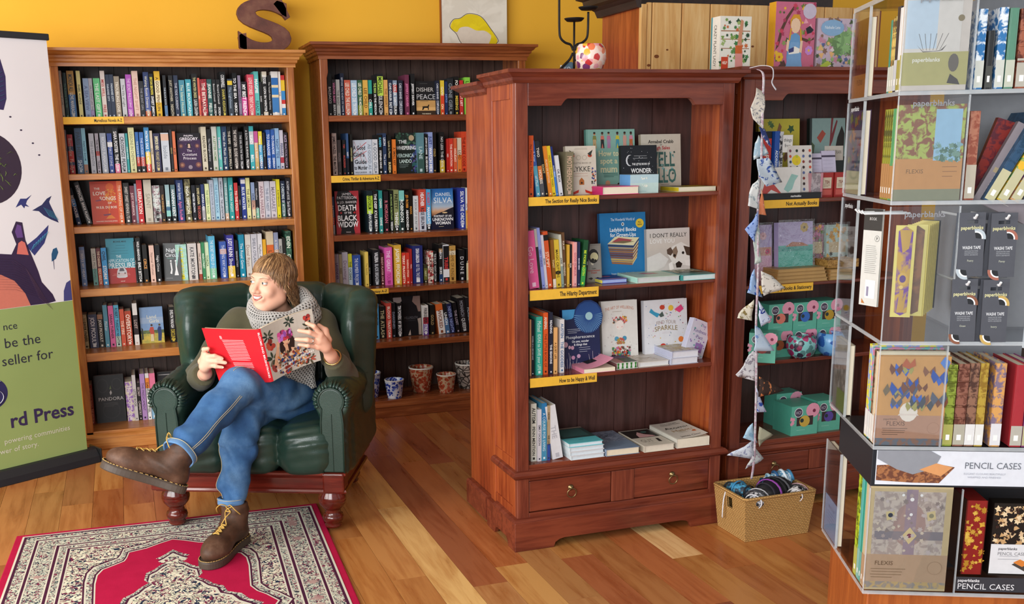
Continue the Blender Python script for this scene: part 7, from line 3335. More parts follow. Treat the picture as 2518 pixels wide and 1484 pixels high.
MB().add([(x,-0.0130,z)for x,y,z in yl],[tuple(range(len(yl)))]).build('lemon_print',mottle('#ead41c','#e0c818',12),t)

MB().tube([(x,-0.0128,z)for x,y,z in lem],0.0016,5,closed=True).build('outline_print',paper('#4a4034'),t)

tag(t,'unframed canvas painted with a yellow lemon on the tall brown bookcase','painting')



s = N('wrought_iron',0.55,0.4); s.b.inputs['Metallic'].default_value = 0.6; s.color(s.mix(s.noise(s.coord(),60,2).outputs['Fac'],'#2c2625','#1e1a1a')); M_iron = s.m

t = empty('candelabra',(1.688,3.70,1.812))

MB().tube([(0.002,0,0.0),(0.002,0,0.19)],0.0042,8).build('stem',M_iron,t,True)

for sx in (-1,1):

    pts = [(0.002+sx*0.004,0,0.085),(sx*0.012,0,0.105),(sx*0.035,0,0.113),(sx*0.054,0,0.13),(sx*0.059,0,0.16),(sx*0.060,0,0.24 if sx<0 else 0.225)] + ([(sx*0.060,0,0.30)]if sx<0 else [])

    MB().tube(spline(pts,30),0.0046,8).build('arm',M_iron,t,True)

    MB().tube(spline([(sx*0.003,0,0.075),(sx*0.012-0.004,0,0.052),(sx*0.04,0,0.03),(sx*0.058,0,0.012),(sx*0.060,0,0.0)],18),0.0046,8).build('foot',M_iron,t,True)

for px_, pz_ in ((0.002,0.190),(0.060,0.232),(-0.060,0.30)):

    MB().lathe([(0,0),(0.028,0),(0.037,0.008),(0.038,0.011),(0.034,0.011),(0.026,0.004),(0,0.004)],24,(px_,0,pz_),cap=False).build('drip_pan',M_iron,t,True)

tag(t,'black wrought iron candelabra with three arms on top of the middle bookcase','candelabra')

def floral(name,base,cs,scale):

    s = N(name,0.25,0.5); v = s.coord(); vo = s.n('ShaderNodeTexVoronoi',Scale=scale); s.l(v,vo.inputs['Vector'])

    w = s.noise(v,scale*1.5,2)

    ri = s.n('ShaderNodeSeparateColor'); s.l(vo.outputs['Color'],ri.inputs[0])

    c1 = s.ramp(ri.outputs[0],[((i+0.0)/len(cs),c)for i,c in enumerate(cs)],'CONSTANT')

    ad = s.n('ShaderNodeMath',operation='MULTIPLY_ADD'); s.l(w.outputs['Fac'],ad.inputs[0]); ad.inputs[1].default_value = 0.5; s.l(vo.outputs['Distance'],ad.inputs[2])

    f = s.ramp(ad.outputs[0],[(0.0,'#000000'),(0.82,'#000000'),(0.86,'#ffffff')]); s.color(s.mix(f,c1,base)); return s.m

def bowl(name,loc,r,h,mat,label,cat='vase',squash=1.0,inner='#e8d8d0'):

    prof = [(0.0,0.0),(r*0.5,0.0),(r*0.82,h*0.18),(r*1.0,h*0.5),(r*0.96,h*0.8),(r*0.80,h*0.985),(r*0.76,h),(r*0.72,h*0.985),(r*0.88,h*0.78),(r*0.9,h*0.5),(r*0.7,h*0.15),(0,h*0.06)]

    o = MB().lathe(prof,36,cap=False).build(name,mat,None,True); o.location = loc; tag(o,label,cat); return o

bowl('flower_vase',(1.757,3.70,1.812),0.062,0.108,floral('pink_floral_glaze','#f0d8cc',['#e8a0a8','#e87a50','#e0b03a','#7a3a6a','#f4c0b0','#c83a3a'],42),'round vase painted with pink and orange flowers beside the candelabra')

t = empty('hanging_tag',(1.668,3.705,1.813)); MB().prism([(-0.022,0),(0.03,0),(0.03,0.03),(0.016,0.042),(-0.008,0.042),(-0.022,0.03)],'y',0,0.0015).build('card',paper('#5a7488'),t)

mb = MB(); put_text(mb,'KO',(-0.004,-0.0006,0.018),(1,0,0),(0,0,1),0.03,0.014,paper('#e8ecf0'),0); mb.build('lettering',None,t); MB().box(-0.032,-0.026,-0.0004,0.0006,0.006,0.03).build('price_slip',paper('#e8e8e8'),t); tag(t,'blue grey tag hanging on the candelabra, lettered KO','tag')

o = face_book('puzzle_box',2.323,2.466,3.70,1.812,0.222,0,0.066,'e6e2d6','e8e4da',[('r',.03,.97,.74,.755,'9a5a30'),('r',.03,.97,.6,.612,'9a5a30'),('r',.05,.95,.44,.452,'9a5a30'),('s',111,70,.04,.96,.04,.95,.07,'2f5a34 3f7a44 5a8a4a 7a9a4a 2a4a30 c86a3a 9ab06a'),('p',[(.5,.3),(.56,.5),(.6,.72),(.66,.95),(.74,.92),(.7,.6),(.72,.3)],'c88a6a'),('p',[(.52,.0),(.5,.35),(.6,.55),(.74,.4),(.76,.0)],'d8908a'),('r',.5,.72,.36,.5,'c8602a'),('r',.06,.28,.02,.3,'c8401f'),('t','HELP',.17,.2,.16,.05,'f4e8d8')],'plant lady puzzle box with illustrated shelves on top of the middle bookcase','gift boxes on top of the bookcases',spine_el=('CRAZY PLANT LADY','4a4038'))

MB().box(-0.0006,0.0,0.056,0.066,0,0.222).build('side_print',paper('#4a94a0'),o)

face_book('puzzle_box',2.614,2.806,3.75,1.830,0.272,0,0.05,'c86a86','d8a02a',[('p',[(.02,.3),(.1,.36),(.2,.6),(.3,.75),(.45,.9),(.5,.97),(.42,.93),(.25,.78),(.12,.6)],'5a3a2c'),('p',[(.62,.5),(.9,.45),(.98,.5),(.98,.46),(.8,.42),(.64,.46)],'5a3a2c'),('s',121,50,.02,.98,.03,.97,.06,'6a7a3a c8405a e8a0b0 4a5a34 a83a5a e8b83a 8a9a5a'),('p',[(.34,.5),(.5,.56),(.64,.5),(.68,.2),(.62,.0),(.34,.0),(.3,.2)],'6a9ac8'),('p',[(.28,.02),(.4,.42),(.6,.42),(.72,.02)],'7aa4d0'),('e',.5,.66,.12,.16,'ecc8a8'),('p',[(.37,.62),(.36,.74),(.44,.82),(.58,.82),(.64,.74),(.63,.62),(.6,.74),(.5,.77),(.4,.74)],'d89a2a'),('p',[(.33,.4),(.38,.45),(.41,.62),(.37,.62)],'d89a2a'),('p',[(.63,.42),(.68,.44),(.64,.62),(.61,.62)],'d89a2a'),('p',[(.34,.3),(.5,.36),(.64,.32),(.62,.26),(.36,.24)],'f0ece4'),('p',[(.34,.31),(.48,.35),(.48,.28),(.36,.26)],'3a3f78'),('p',[(.3,.46),(.36,.44),(.34,.28),(.28,.3)],'ecc8a8'),('p',[(.64,.44),(.7,.44),(.68,.26),(.62,.28)],'ecc8a8'),('p',[(.76,.62),(.86,.66),(.96,.6),(.9,.56),(.8,.54)],'24242a'),('e',.84,.87,.17,.16,'c8bcd0'),('f',.12,.2,.1,'e8b82a','c8602a'),('f',.86,.3,.1,'c88ad0','e8b83a'),('p',[(.1,.06),(.24,.16),(.3,.08),(.2,.02)],'5a3a34')],'pink puzzle box of a reading girl with plaits on top of the far bookcase','gift boxes on top of the bookcases')

face_book('puzzle_box',2.822,3.015,3.755,1.830,0.212,0,0.05,'c8b4c4','b8a0b0',[('s',131,110,.02,.98,.03,.97,.08,'7a9a5a 9ab87a 5a6a9a c88aa0 e0d4d0 8a6a5a b0a0b8 e8b87a 4a5a3a'),('s',132,30,.45,.85,.35,.7,.12,'7aa06a 8fb87a 6a8a5a'),('e',.38,.82,.3,.17,'8ab0d4'),('t','Nathalie Lete',.38,.83,.4,.06,'f0f4f8',0),('p',[(.1,.1),(.3,.2),(.4,.14),(.2,.04)],'b8c84a')],'lilac puzzle box with vegetables and a blue oval on the far bookcase','gift boxes on top of the bookcases')



# ------------------------------------------------------------------ planters on the lowest shelf of the tall bookcase

def planter(x,y,r,h,mat,label):

    o = MB().lathe([(0,0),(r*0.70,0),(r*0.72,0.003),(r*0.97,h*0.93),(r,h*0.95),(r*1.0,h),(r*0.93,h),(r*0.90,h*0.9),(r*0.66,0.01),(0,0.01)],36,cap=False).build('planter',mat,None,True)

    o.location = (x,y,0.1005)

    rim = MB().lathe([(r*1.004,h*0.955),(r*1.01,h*0.985),(r*1.0,h*1.004),(r*0.93,h*1.004)],36,cap=False).build('rim',paper('#d8d4cc',0.25),o,True)

    tag(o,label,'planter','patterned planters on the lowest shelf'); return o

blue = floral('delft_glaze','#c8d4e8',['#20389a','#3a5ab8','#2a3f9a','#e0e4ee'],70)

rust_g = floral('rust_glaze','#b89a7a',['#9a3f28','#a84a30','#8a3824','#a8503a'],60)

crack = N('cracked_grey_glaze',0.3,0.5); vo = crack.n('ShaderNodeTexVoronoi',Scale=34.0,feature='DISTANCE_TO_EDGE'); crack.l(crack.coord(),vo.inputs['Vector']); crack.color(crack.ramp(vo.outputs['Distance'],[(0.0,'#2a2624'),(0.06,'#3a3431'),(0.1,'#a89c92')]))

planter(1.325,5.772,0.066,0.15,blue,'large blue and white planter right beside the armchair'); planter(1.455,5.700,0.058,0.112,blue,'small blue and white planter between armchair and rust planters')

planter(1.650,5.800,0.075,0.152,rust_g,'large rust brown patterned planter'); planter(1.784,5.72,0.060,0.113,rust_g,'small rust orange patterned planter'); planter(1.940,5.79,0.074,0.155,crack.m,'grey crackled planter half hidden by the middle bookcase')



# ------------------------------------------------------------------ stationery bookcase

shelf_edge_label(None,'Not Actually Books',2.462,2.742,1.280,1.313,YD+0.008,0,'yellow label reading Not Actually Books on the stationery bookcase',0.2)

shelf_edge_label(None,'Empty Books & Stationery',2.47,2.737,0.932,0.966,YD+0.008,0,'yellow label about empty books and stationery',0.12)

GD = 'stationery on the far bookcase'

face_book('notebook',2.595,2.800,3.79,1.314,0.325,4,0.02,'c8b83a','a8982a',[('s',141,26,.05,.95,.05,.95,.09,'4a6a3a 5a7a44 3a5a34'),('p',[(.4,.75),(.5,.95),(.56,.9),(.5,.78),(.44,.7)],'8a5a3a'),('p',[(.6,.5),(.7,.62),(.72,.5),(.64,.44)],'8a5a3a'),('p',[(.82,.4),(.95,.5),(.9,.34)],'8a4a4a')],'yellow notebook patterned with ferns on the stationery bookcase',GD)

face_book('notebook',2.833,3.014,3.765,1.314,0.325,4,0.02,'2a3230','1a1f1e',[('r',.06,1,.5,1,'8aa4a0'),('p',[(.2,.75),(.35,.85),(.45,.8),(.3,.68)],'a84a3a'),('p',[(.55,.6),(.6,1),(.66,1),(.62,.8),(.75,.98),(.78,.96),(.64,.7)],'7a2f34'),('p',[(.7,.55),(.78,.75),(.9,.9),(.98,.8),(.96,.5)],'24201c'),('p',[(.1,.5),(.14,.65),(.05,.7)],'4a5a3a'),('r',.42,.95,.45,.64,'d8d0c4'),('t','JOHN DERIAN',.68,.56,.44,.05,'3a3632',0),('s',142,14,.05,.4,.25,.48,.16,'9a3f4a a8505a'),('r',.0,1,.0,.2,'5a2f4a')],'dark collage notebook with frogs and coral on the stationery bookcase',GD)

spine_book('notebook',2.531,2.572,3.68,1.314,0.27,0,'1c1a1a>c8352f@.1>1c1a1a@.62','e8d8d0','POPPY','black notebook with red poppies, stationery bookcase',GD); spine_book('notebook',2.579,2.602,3.67,1.314,0.272,0,'2352a8','e8f0f8','ADDRESS BOOK','blue address book standing on the stationery bookcase',GD); spine_book('notebook',2.603,2.622,3.67,1.314,0.27,0,'~c8c8cc,3a3a40','3a3a40','I','black and white speckled notebook, stationery bookcase',GD)

face_book('greeting_card',2.612,2.66,3.66,1.50,0.07,0,0.002,'e8e6e2','e0e0e0',[('t','things',.5,.72,.8,.2,'2a2a2a',0),('t','free',.5,.4,.6,.2,'2a2a2a',0)],'small white handwritten card clipped above the dotted sheet',GD)

face_book('greeting_card',2.634,2.745,3.63,1.314,0.215,8,0.004,'d8d2cc','c8c0b8',[('e',.35,.72,.19,.19,'e0c82a')]+[('e',.1+.27*i,.06+.105*j,.05,.055,'3a4a6a 8a3a34 2a3a2a c8503a 5a6a9a d8b83a 7a4a5a 3a2a2a b0c03a'.split()[(i*5+j*3)% 9])for i in range(4)for j in range(9)],'pale sheet of coloured ink dots on the stationery bookcase',GD,rz=-4)

face_book('greeting_card',2.476,2.678,3.615,1.314,0.128,3,0.003,'e4e2de','d8d8d8',[('p',[(.05,.1),(.2,.72),(.33,.7),(.34,.5),(.58,.12),(.3,.3),(.1,.05)],'c8504a'),('p',[(.6,.3),(.78,.78),(.94,.72),(.86,.56),(.8,.3),(.7,.2)],'9ac4bc')],'wide white card with red and green brush strokes',GD)

for i in range(2): face_book('notepad',2.776+i*0.067,2.838+i*0.070,3.69,1.37,0.125+0.01*i,12,0.01,'cfc8e0','a89ac8',[('r',0,1,.8,.86,'4a4258'),('l',.1,.9,.1,.7,6,'b0a8c4')],['lilac list pad standing beside the dotted sheet','lilac list pad standing behind the red tins'][i],GD,rz=-6)

o = flat_book(2.478,2.760,3.583,0.10,1.314,0.024,'242426','18181a','long black book lying flat at the shelf edge, stationery bookcase',name='notebook',group=GD,front='242426')

mb = MB(); put_text(mb,'marimekko',(0.155,-0.0003,0.012),(1,0,0),(0,0,1),0.075,0.008,paper('#f0f0f0'),1); mb.build('lettering',None,o)

for i in range(2): face_book('gift_tin',2.788+i*0.064,2.848+i*0.064,3.63-i*0.005,1.314,0.10,0,0.05,'a8302c','8a2420',[('r',.15,.85,.35,.8,'d8c8b0'),('t','TEA',.5,.62,.4,.12,'7a2a24'),('l',.2,.8,.42,.52,3,'7a4a3a'),('r',.1,.9,.08,.3,'c85a50')],['red gift tin nearer the hanging bunting','red gift tin nearer the acrylic stand'][i],GD)

face_book('notepad',2.727,2.782,3.612,1.314,0.10,0,0.06,'~8a7f84,b0a4a8','b8868e',[('r',.8,1,0,1,'c88a98')],'grey striped memo block beside the red tins',GD)

# cellophane

s = N('cellophane',0.08,0.6); tr = s.n('ShaderNodeBsdfTransparent'); gl = s.n('ShaderNodeBsdfGlossy',Roughness=0.08); mx = s.n('ShaderNodeMixShader'); nz = s.noise(s.coord(),26,3,0.6,1.5)

mx.inputs[0].default_value = 0.16; bmp = s.n('ShaderNodeBump',Strength=0.8,Distance=0.01); s.l(nz.outputs['Fac'],bmp.inputs['Height']); s.l(bmp.outputs['Normal'],gl.inputs['Normal'])

s.l(tr.outputs[0],mx.inputs[1]); s.l(gl.outputs[0],mx.inputs[2]); s.l(mx.outputs[0],s.t.nodes['Material Output'].inputs['Surface']); M_cello = s.m

def cello_pack(x0,x1,y,z,h,base,elems,label):

    o = face_book('gift_set',x0,x1,y,z,h,5,0.03,base,base,elems,label,GD)

    w = x1 - x0; n, m = 14, 12; cq = random.Random(int(x0*1000))

    vs = [(-0.004+(w+0.008)*i/n,-0.006-0.003*cq.random(),-0.002+(h+0.012)*j/m)for j in range(m+1)for i in range(n+1)]

    MB().add(vs,[(j*(n+1)+i,j*(n+1)+i+1,(j+1)*(n+1)+i+1,(j+1)*(n+1)+i)for j in range(m)for i in range(n)]).build('cellophane_wrap',M_cello,o)

cello_pack(2.535,2.620,3.70,0.967,0.235,'d8a8c0',[('r',0,1,.6,1,'b8a8d0'),('f',.5,.8,.2,'e0b0b8','a85a5a'),('r',.05,.95,.45,.6,'c8907a'),('f',.2,.52,.14,'5a3a4a','c85a7a'),('f',.75,.52,.14,'c84a6a','3a2a3a')],'pink floral gift set in cellophane nearest the bunting')

cello_pack(2.628,2.800,3.665,0.967,0.245,'b0a4cc',[('r',0,1,0,.6,'4fb0a0'),('f',.75,.9,.12,'b89a4a','5a4a2a'),('p',[(.2,.58),(.4,.66),(.7,.64),(.95,.56),(.95,.5),(.2,.5)],'a86a4a'),('r',.0,1,.5,.58,'3f9a90')],'lilac and turquoise gift set in crinkled cellophane')

cello_pack(2.824,2.897,3.72,0.967,0.22,'8a5a6a',[('s',151,26,.05,.95,.7,1,.14,'c86a9a a84a6a e8a03a 5a7a3a'),('r',.1,.9,.45,.68,'c8b48a'),('s',152,20,.05,.95,.1,.45,.14,'c8485a e87a3a 3a3a2a')],'dark floral matchbox gift set in cellophane')

cello_pack(2.911,3.024,3.72,0.967,0.22,'b8d0c8',[('s',153,24,.02,.98,.65,1,.12,'e0a82a e8b83a c8902a'),('r',.12,.88,.45,.66,'d0bc94'),('s',154,14,.02,.98,.2,.45,.13,'2a3a34 e0a82a 24302a')],'matchbox gift set with yellow sunflowers in cellophane')

for i in range(4): flat_book(2.565+0.004*i,2.820-0.003*i,3.59+0.003*i,0.14,0.967+0.0145*i,0.014,'b08a54','a87c48','kraft wrapped card set, %s of the nearer flat stack' % ['lowest','second','third','topmost'][i],[('r',.3,1,.2,1,'~7a9a80,a88a54')]if i == 3 else (),name='card_set',group='kraft card sets lying on the far bookcase',front='b8935c')

for i in range(3): flat_book(2.832+0.003*i,2.960-0.003*i,3.595+0.003*i,0.12,0.967+0.0145*i,0.014,'b8945c','a87c48','kraft wrapped card set, %s of the stack behind the acrylic stand' % ['lowest','middle','topmost'][i],name='card_set',group='kraft card sets lying on the far bookcase',front='c09a62')

t = empty('woven_tray',(2.925,3.68,1.012)); MB().box(-0.08,0.08,-0.05,0.05,0,0.004).build('tray_floor',paper('#a87c3c'),t)

for a_, b_, c_, d_ in ((-0.08,0.08,-0.05,-0.045),(-0.08,0.08,0.045,0.05),(-0.08,-0.075,-0.045,0.045),(0.075,0.08,-0.045,0.045)): MB().box(a_,b_,c_,d_,0.004,0.035).build('tray_side',mottle('#b08848','#8a6430',120),t)

tag(t,'small woven tray on the kraft card stack behind the stand','tray')

# mint gift boxes

def mint_box(x0,x1,y,z,h,flower,label,rz=0.0,d=0.10):

    w = x1 - x0

    o = face_book('gift_box',x0,x1,y,z,h,0,d,'5fb09a','4a9a86',[('e',.8,.82,.26,.24,'e09ab0'),('e',.85,.8,.06,.06,'7a2f4a'),('s',161,6,-.0,.08,.3,.6,.08,'e09ab0'),('r',.2,.82,.32,.64,'3a2f30'),('e',.5,.47,.2,.19,flower),('e',.4,.5,.07,.07,'2a3a3a'),('e',.26,.78,.16,.16,'e8e8ec'),('e',.26,.78,.14,.14,'4a4254'),('t','HCF',.26,.78,.2,.1,'c8c0d0',0),('l',.2,.7,.16,.17,1,'a8d8cc')],label,'mint green gift boxes',rz)

    return o

BX = 'mint gift box showing %s through its window'

mint_box(2.565,2.683,3.63,0.643,0.112,'a05a3a','mint gift box at the lower end of the nearer pile, brown bowl inside'); mint_box(2.687,2.805,3.63,0.643,0.112,'8a4a5a','mint gift box behind the dark floral bowl'); mint_box(2.809,2.927,3.63,0.643,0.112,'4a6a9a','mint gift box behind the pale blue bowl')

mint_box(2.563,2.682,3.628,0.7556,0.118,'d87a6a','mint gift box with coral flower bowl in the upper row'); mint_box(2.686,2.804,3.628,0.7556,0.118,'3a6ab8','mint gift box with blue flower bowl in the upper row'); mint_box(2.808,2.927,3.628,0.7556,0.118,'b8942f','mint gift box with ochre bowl in the upper row')

mint_box(2.452,2.560,3.60,0.643,0.125,'8a3a34','mint gift box turned sideways behind the bunting',rz=-38)

bowl('flower_bowl',(2.706,3.592,0.643),0.064,0.100,floral('dark_floral_glaze','#7ab8b8',['#7a2a4a','#a83a6a','#2a2a3a','#8a2a5a','#4a7a7a'],44),'dark round bowl with pink blossoms before the mint boxes','bowl')

bowl('flower_bowl',(2.855,3.594,0.643),0.060,0.098,floral('blue_floral_glaze','#6aa8dc',['#2a5aa8','#5a9ad8','#6aa8dc','#6aa8dc'],34),'pale blue bowl with darker blue flowers before the mint boxes','bowl')

mint_box(2.672,2.806,3.585,0.300,0.130,'c8a84a','mint gift box at the front of the lowest stationery shelf',d=0.13); mint_box(2.814,2.935,3.60,0.300,0.138,'5a4a9a','mint gift box half hidden behind the acrylic stand, lowest shelf',d=0.12); mint_box(2.70,2.83,3.735,0.300,0.150,'5a4a9a','mint gift box standing furthest back on the lowest shelf',d=0.09)



# ------------------------------------------------------------------ bunting hanging into the basket

t = empty('fabric_bunting',(2.33,3.405,0))

def toB(u,v): pass

FL = [  # outline (x, z) in metres from the string, ground, print

 ([(-0.033,1.742),(0.005,1.726),(0.006,1.598),(-0.010,1.602),(-0.043,1.630),(-0.052,1.668)],'d8d2c6','8a8a90',90),

 ([(-0.020,1.600),(0.010,1.592),(0.038,1.522),(0.020,1.535),(-0.008,1.565)],'2f3f78','c8ccd8',60),

 ([(-0.005,1.570),(0.038,1.500),(-0.018,1.478),(-0.022,1.540)],'9ab4c4','c8d4d8',50),

 ([(-0.018,1.482),(0.028,1.485),(0.060,1.432),(0.097,1.392),(0.022,1.378),(-0.012,1.418)],'b8c4d0','2f4f98',55),

 ([(-0.006,1.410),(0.000,1.292),(-0.056,1.308),(-0.036,1.388)],'d8dcdc','9aa8b0',60),

 ([(0.014,1.370),(0.034,1.310),(0.050,1.266),(0.012,1.272)],'d8825a','e8b090',40),

 ([(-0.005,1.288),(-0.014,1.165),(-0.056,1.218)],'8aa4d8','2f4f9a',70),

 ([(-0.004,1.280),(0.018,1.165),(0.025,1.088),(-0.004,1.080),(-0.011,1.218)],'c8d4cc','9ab0b0',50),

 ([(-0.004,1.064),(0.040,0.948),(-0.034,0.972)],'9ab8e0','2f5ab0',60),

 ([(0.012,1.056),(0.064,1.034),(0.126,0.982),(0.035,0.956)],'d4d0c8','8a847e',70),

 ([(0.003,0.942),(0.004,0.856),(-0.066,0.872),(-0.058,0.888)],'d8d2c0','8a7a4a',60),

 ([(0.020,0.938),(0.080,0.856),(0.042,0.830),(0.020,0.880)],'c0cce0','24388a',50),

 ([(0.008,0.840),(0.034,0.824),(0.105,0.730),(0.005,0.738)],'c0d4e8','7aa0d8',40),

 ([(0.010,0.735),(0.036,0.722),(0.028,0.610),(0.010,0.626),(-0.048,0.634),(-0.056,0.642)],'d0d0d4','8a8490',80),

 ([(0.030,0.634),(0.150,0.566),(0.036,0.548)],'33241f','c87a4a',45),

 ([(0.026,0.588),(0.090,0.476),(0.036,0.484)],'c0c8e0','2f4fa8',50),

 ([(0.026,0.438),(0.052,0.350),(-0.022,0.382)],'b0d0e4','8ab4d0',40),

 ([(0.036,0.430),(0.100,0.390),(0.044,0.342)],'9a9a84','7a7a68',50),

 ([(0.037,0.366),(0.030,0.286),(-0.088,0.314)],'ccd4e0','8a90b0',70),

 ([(0.040,0.336),(0.088,0.280),(0.000,0.246)],'c0c4c4','a08a9a',60)]

for i, (pts,g,p_,sc) in enumerate(FL):

    dy = -0.012 * math.sin(i*2.3) - 0.006; cz = sum(z for _,z in pts) / len(pts); cxm = sum(x for x,_ in pts) / len(pts)

    m = mottle('#'+g,'#'+p_,sc,None,0.56,0.6,0.85)

    bm = bmesh.new(); fc = bm.faces.new([bm.verts.new((x,0,z))for x,z in pts]); bmesh.ops.triangulate(bm,faces=[fc]); bmesh.ops.subdivide_edges(bm,edges=bm.edges[:],cuts=4,use_grid_fill=True)

    vs = [(v.co.x,dy+0.10*(v.co.x)*math.sin(i*1.7+0.6)+0.006*math.sin(55*v.co.z+40*v.co.x+i),v.co.z)for v in bm.verts]; bm.verts.index_update()

    o = MB().add(vs,[[v.index for v in f_.verts]for f_ in bm.faces]).build('flag',m,t,True); bm.free()

    sd = o.modifiers.new('thickness','SOLIDIFY'); sd.thickness = 0.0012

MB().tube(spline([(0.0,0.04,1.812),(0.0,0.0,1.79),(0.0,-0.004,1.70),(0.004,-0.006,1.5),(0.0,-0.004,1.3),(0.012,-0.006,1.06),(0.014,-0.006,0.85),(0.026,-0.006,0.65),(0.032,-0.006,0.45),(0.036,-0.004,0.29),(0.03,0.0,0.20)],60),0.0055,6,flat=0.25).build('tape',mottle('#d0ccd0','#b89aa8',90),t,True)

MB().tube(spline([(-0.02,0.06,1.818),(0.012,0.03,1.825),(0.036,0.0,1.816),(0.040,-0.006,1.785),(0.034,-0.008,1.76),(0.052,-0.01,1.735)],26),0.006,6,flat=0.25).build('ribbon_end',paper('#dcdce4',0.8),t,True)

tag(t,'string of faded fabric bunting hanging from the middle bookcase into the basket','bunting')

# ------------------------------------------------------------------ seagrass basket

s = N('woven_seagrass',0.75,0.25); v = s.coord((1,1,1))

br = s.n('ShaderNodeTexBrick',Scale=1.0); br.inputs['Brick Width'].default_value = 0.013; br.inputs['Row Height'].default_value = 0.0075; br.inputs['Mortar Size'].default_value = 0.0014; br.inputs['Mortar Smooth'].default_value = 1.0

cx_ = s.n('ShaderNodeSeparateXYZ'); s.l(v,cx_.inputs[0]); sm = s.n('ShaderNodeMath',operation='ADD'); s.l(cx_.outputs[0],sm.inputs[0]); s.l(cx_.outputs[1],sm.inputs[1]); cb = s.n('ShaderNodeCombineXYZ'); s.l(sm.outputs[0],cb.inputs[0]); s.l(cx_.outputs[2],cb.inputs[1]); s.l(cb.outputs[0],br.inputs['Vector'])

n = s.noise(v,120,3); br.inputs['Color1'].default_value = (*lin('#c79a58'),1); br.inputs['Color2'].default_value = (*lin('#b38545'),1); br.inputs['Mortar'].default_value = (*lin('#8a6030'),1)

s.color(s.mix(n.outputs['Fac'],br.outputs['Color'],'#c8a066')); inv = s.n('ShaderNodeMath',operation='SUBTRACT'); inv.inputs[0].default_value = 1.0; s.l(br.outputs['Fac'],inv.inputs[1]); s.bump(inv.outputs[0],0.9,0.004); M_sea = s.m

t = empty('seagrass_basket',(2.384,3.35,0.0))

def frust(w0,d0,w1,d1,z0,z1): return [(-w0,-d0,z0),(w0,-d0,z0),(w0,d0,z0),(-w0,d0,z0),(-w1,-d1,z1),(w1,-d1,z1),(w1,d1,z1),(-w1,d1,z1)]

H_ = 0.182; w0, d0, w1, d1, th = 0.146, 0.098, 0.163, 0.112, 0.007

mb = MB(); mb.add(frust(w0,d0,w0,d0,0.0005,0.006),[(0,3,2,1),(4,5,6,7),(0,1,5,4),(1,2,6,5),(2,3,7,6),(3,0,4,7)]).build('basket_floor',M_sea,t)

def side(ax,sg,nm,hole=False):

    n, m = 12, 8; vs = []; fs = []

    for lay in (0,1):

        for j in range(m+1):

            f = j / m; w = w0 + (w1-w0) * f - lay * th; d = d0 + (d1-d0) * f - lay * th; z = 0.002 + (H_-0.002) * f

            for i in range(n+1):

                q = -1 + 2 * i / n; vs.append((q*w,sg*d,z)if ax == 'x' else (sg*w,q*d,z))

    k = (m+1) * (n+1)

    skip = {(i,j)for i in (5,6)for j in (5,6)} if hole else set()

    for j in range(m):

        for i in range(n):

            if (i,j) in skip: continue

            a = j * (n+1) + i; fs += [(a,a+1,a+n+2,a+n+1),(k+a,k+a+n+1,k+a+n+2,k+a+1)]

    return MB().add(vs,fs).build(nm,M_sea,t)

side('x',-1,'basket_side'); side('x',1,'basket_side'); side('y',-1,'basket_side',True); side('y',1,'basket_side')

rp = [(-w1,-d1),(w1,-d1),(w1,d1),(-w1,d1)]

MB().tube([(x,y,H_)for x,y in [((rp[i][0]*(1-f)+rp[(i+1)% 4][0]*f),(rp[i][1]*(1-f)+rp[(i+1)% 4][1]*f))for i in range(4)for f in [0.03,0.25,0.5,0.75,0.97]]],0.006,8,closed=True).build('rim',M_sea,t,True)

MB().tube(spline([(-0.160,0.03,0.175),(-0.168,0.03,0.14),(-0.172,0.028,0.10),(-0.168,0.035,0.06)],12),0.004,6,flat=0.3).build('ribbon',paper('#e0e0e4',0.8),t,True)

tag(t,'woven seagrass basket on the floor under the bunting','basket')

def bundle(name,loc,r,mat,cols,label,seed,tilt=(0.2,0.1)):

    q = random.Random(seed); o = empty(name,loc); o.rotation_euler = (tilt[0],tilt[1],q.uniform(0,3))

    F_ = Field((-r*1.4,)*3,(r*1.4,)*3,r/9); F_.ell((0,0,0),(r*1.15,r*0.75,r*0.62),k=0.01); F_.displace(lambda P:0.05*r*np.sin(P[:,0]/r*5+6*P[:,1]/r)); F_.build('cloth',mat,o)

    for i, c_ in enumerate(cols):

        a = -0.55 + 1.1 * i / max(1,len(cols)-1); pts = [(r*1.2*a*1.4,r*0.85*math.cos(g)*math.sqrt(max(0.05,1-(a*1.3)** 2)),r*0.72*math.sin(g)*math.sqrt(max(0.05,1-(a*1.3)** 2)))for g in [math.pi*(-0.2+1.4*k_/12)for k_ in range(13)]]

        MB().tube(pts,r*0.085,6,flat=0.5).build('folded_edge',paper('#'+c_,0.75),o,True)

    tag(o,label,'fabric bundle','rolled bunting in the basket'); return o

bundle('fabric_bundle',(2.42,3.33,0.168),0.075,paper('#1c1a1e',0.6),['2a2630','8a3f9a','161418','5a5a60','1c1a1e','3a3640'],'shiny black bunting roll with purple edge in the basket',1); bundle('fabric_bundle',(2.48,3.40,0.178),0.062,mottle('#4a8ab0','#d8e4ec',70),['3f7fa8','d8e4ec','2f5f90','a8d0e0','1f3f60'],'blue and white bunting roll in the basket',2,(0.5,0.3)); bundle('fabric_bundle',(2.31,3.29,0.158),0.056,mottle('#c8c8cc','#2a2a2e',60),['e0e0e4','3a3a40','c8c8cc','a8b8c0'],'pale grey bunting roll in the nearer basket corner',3)

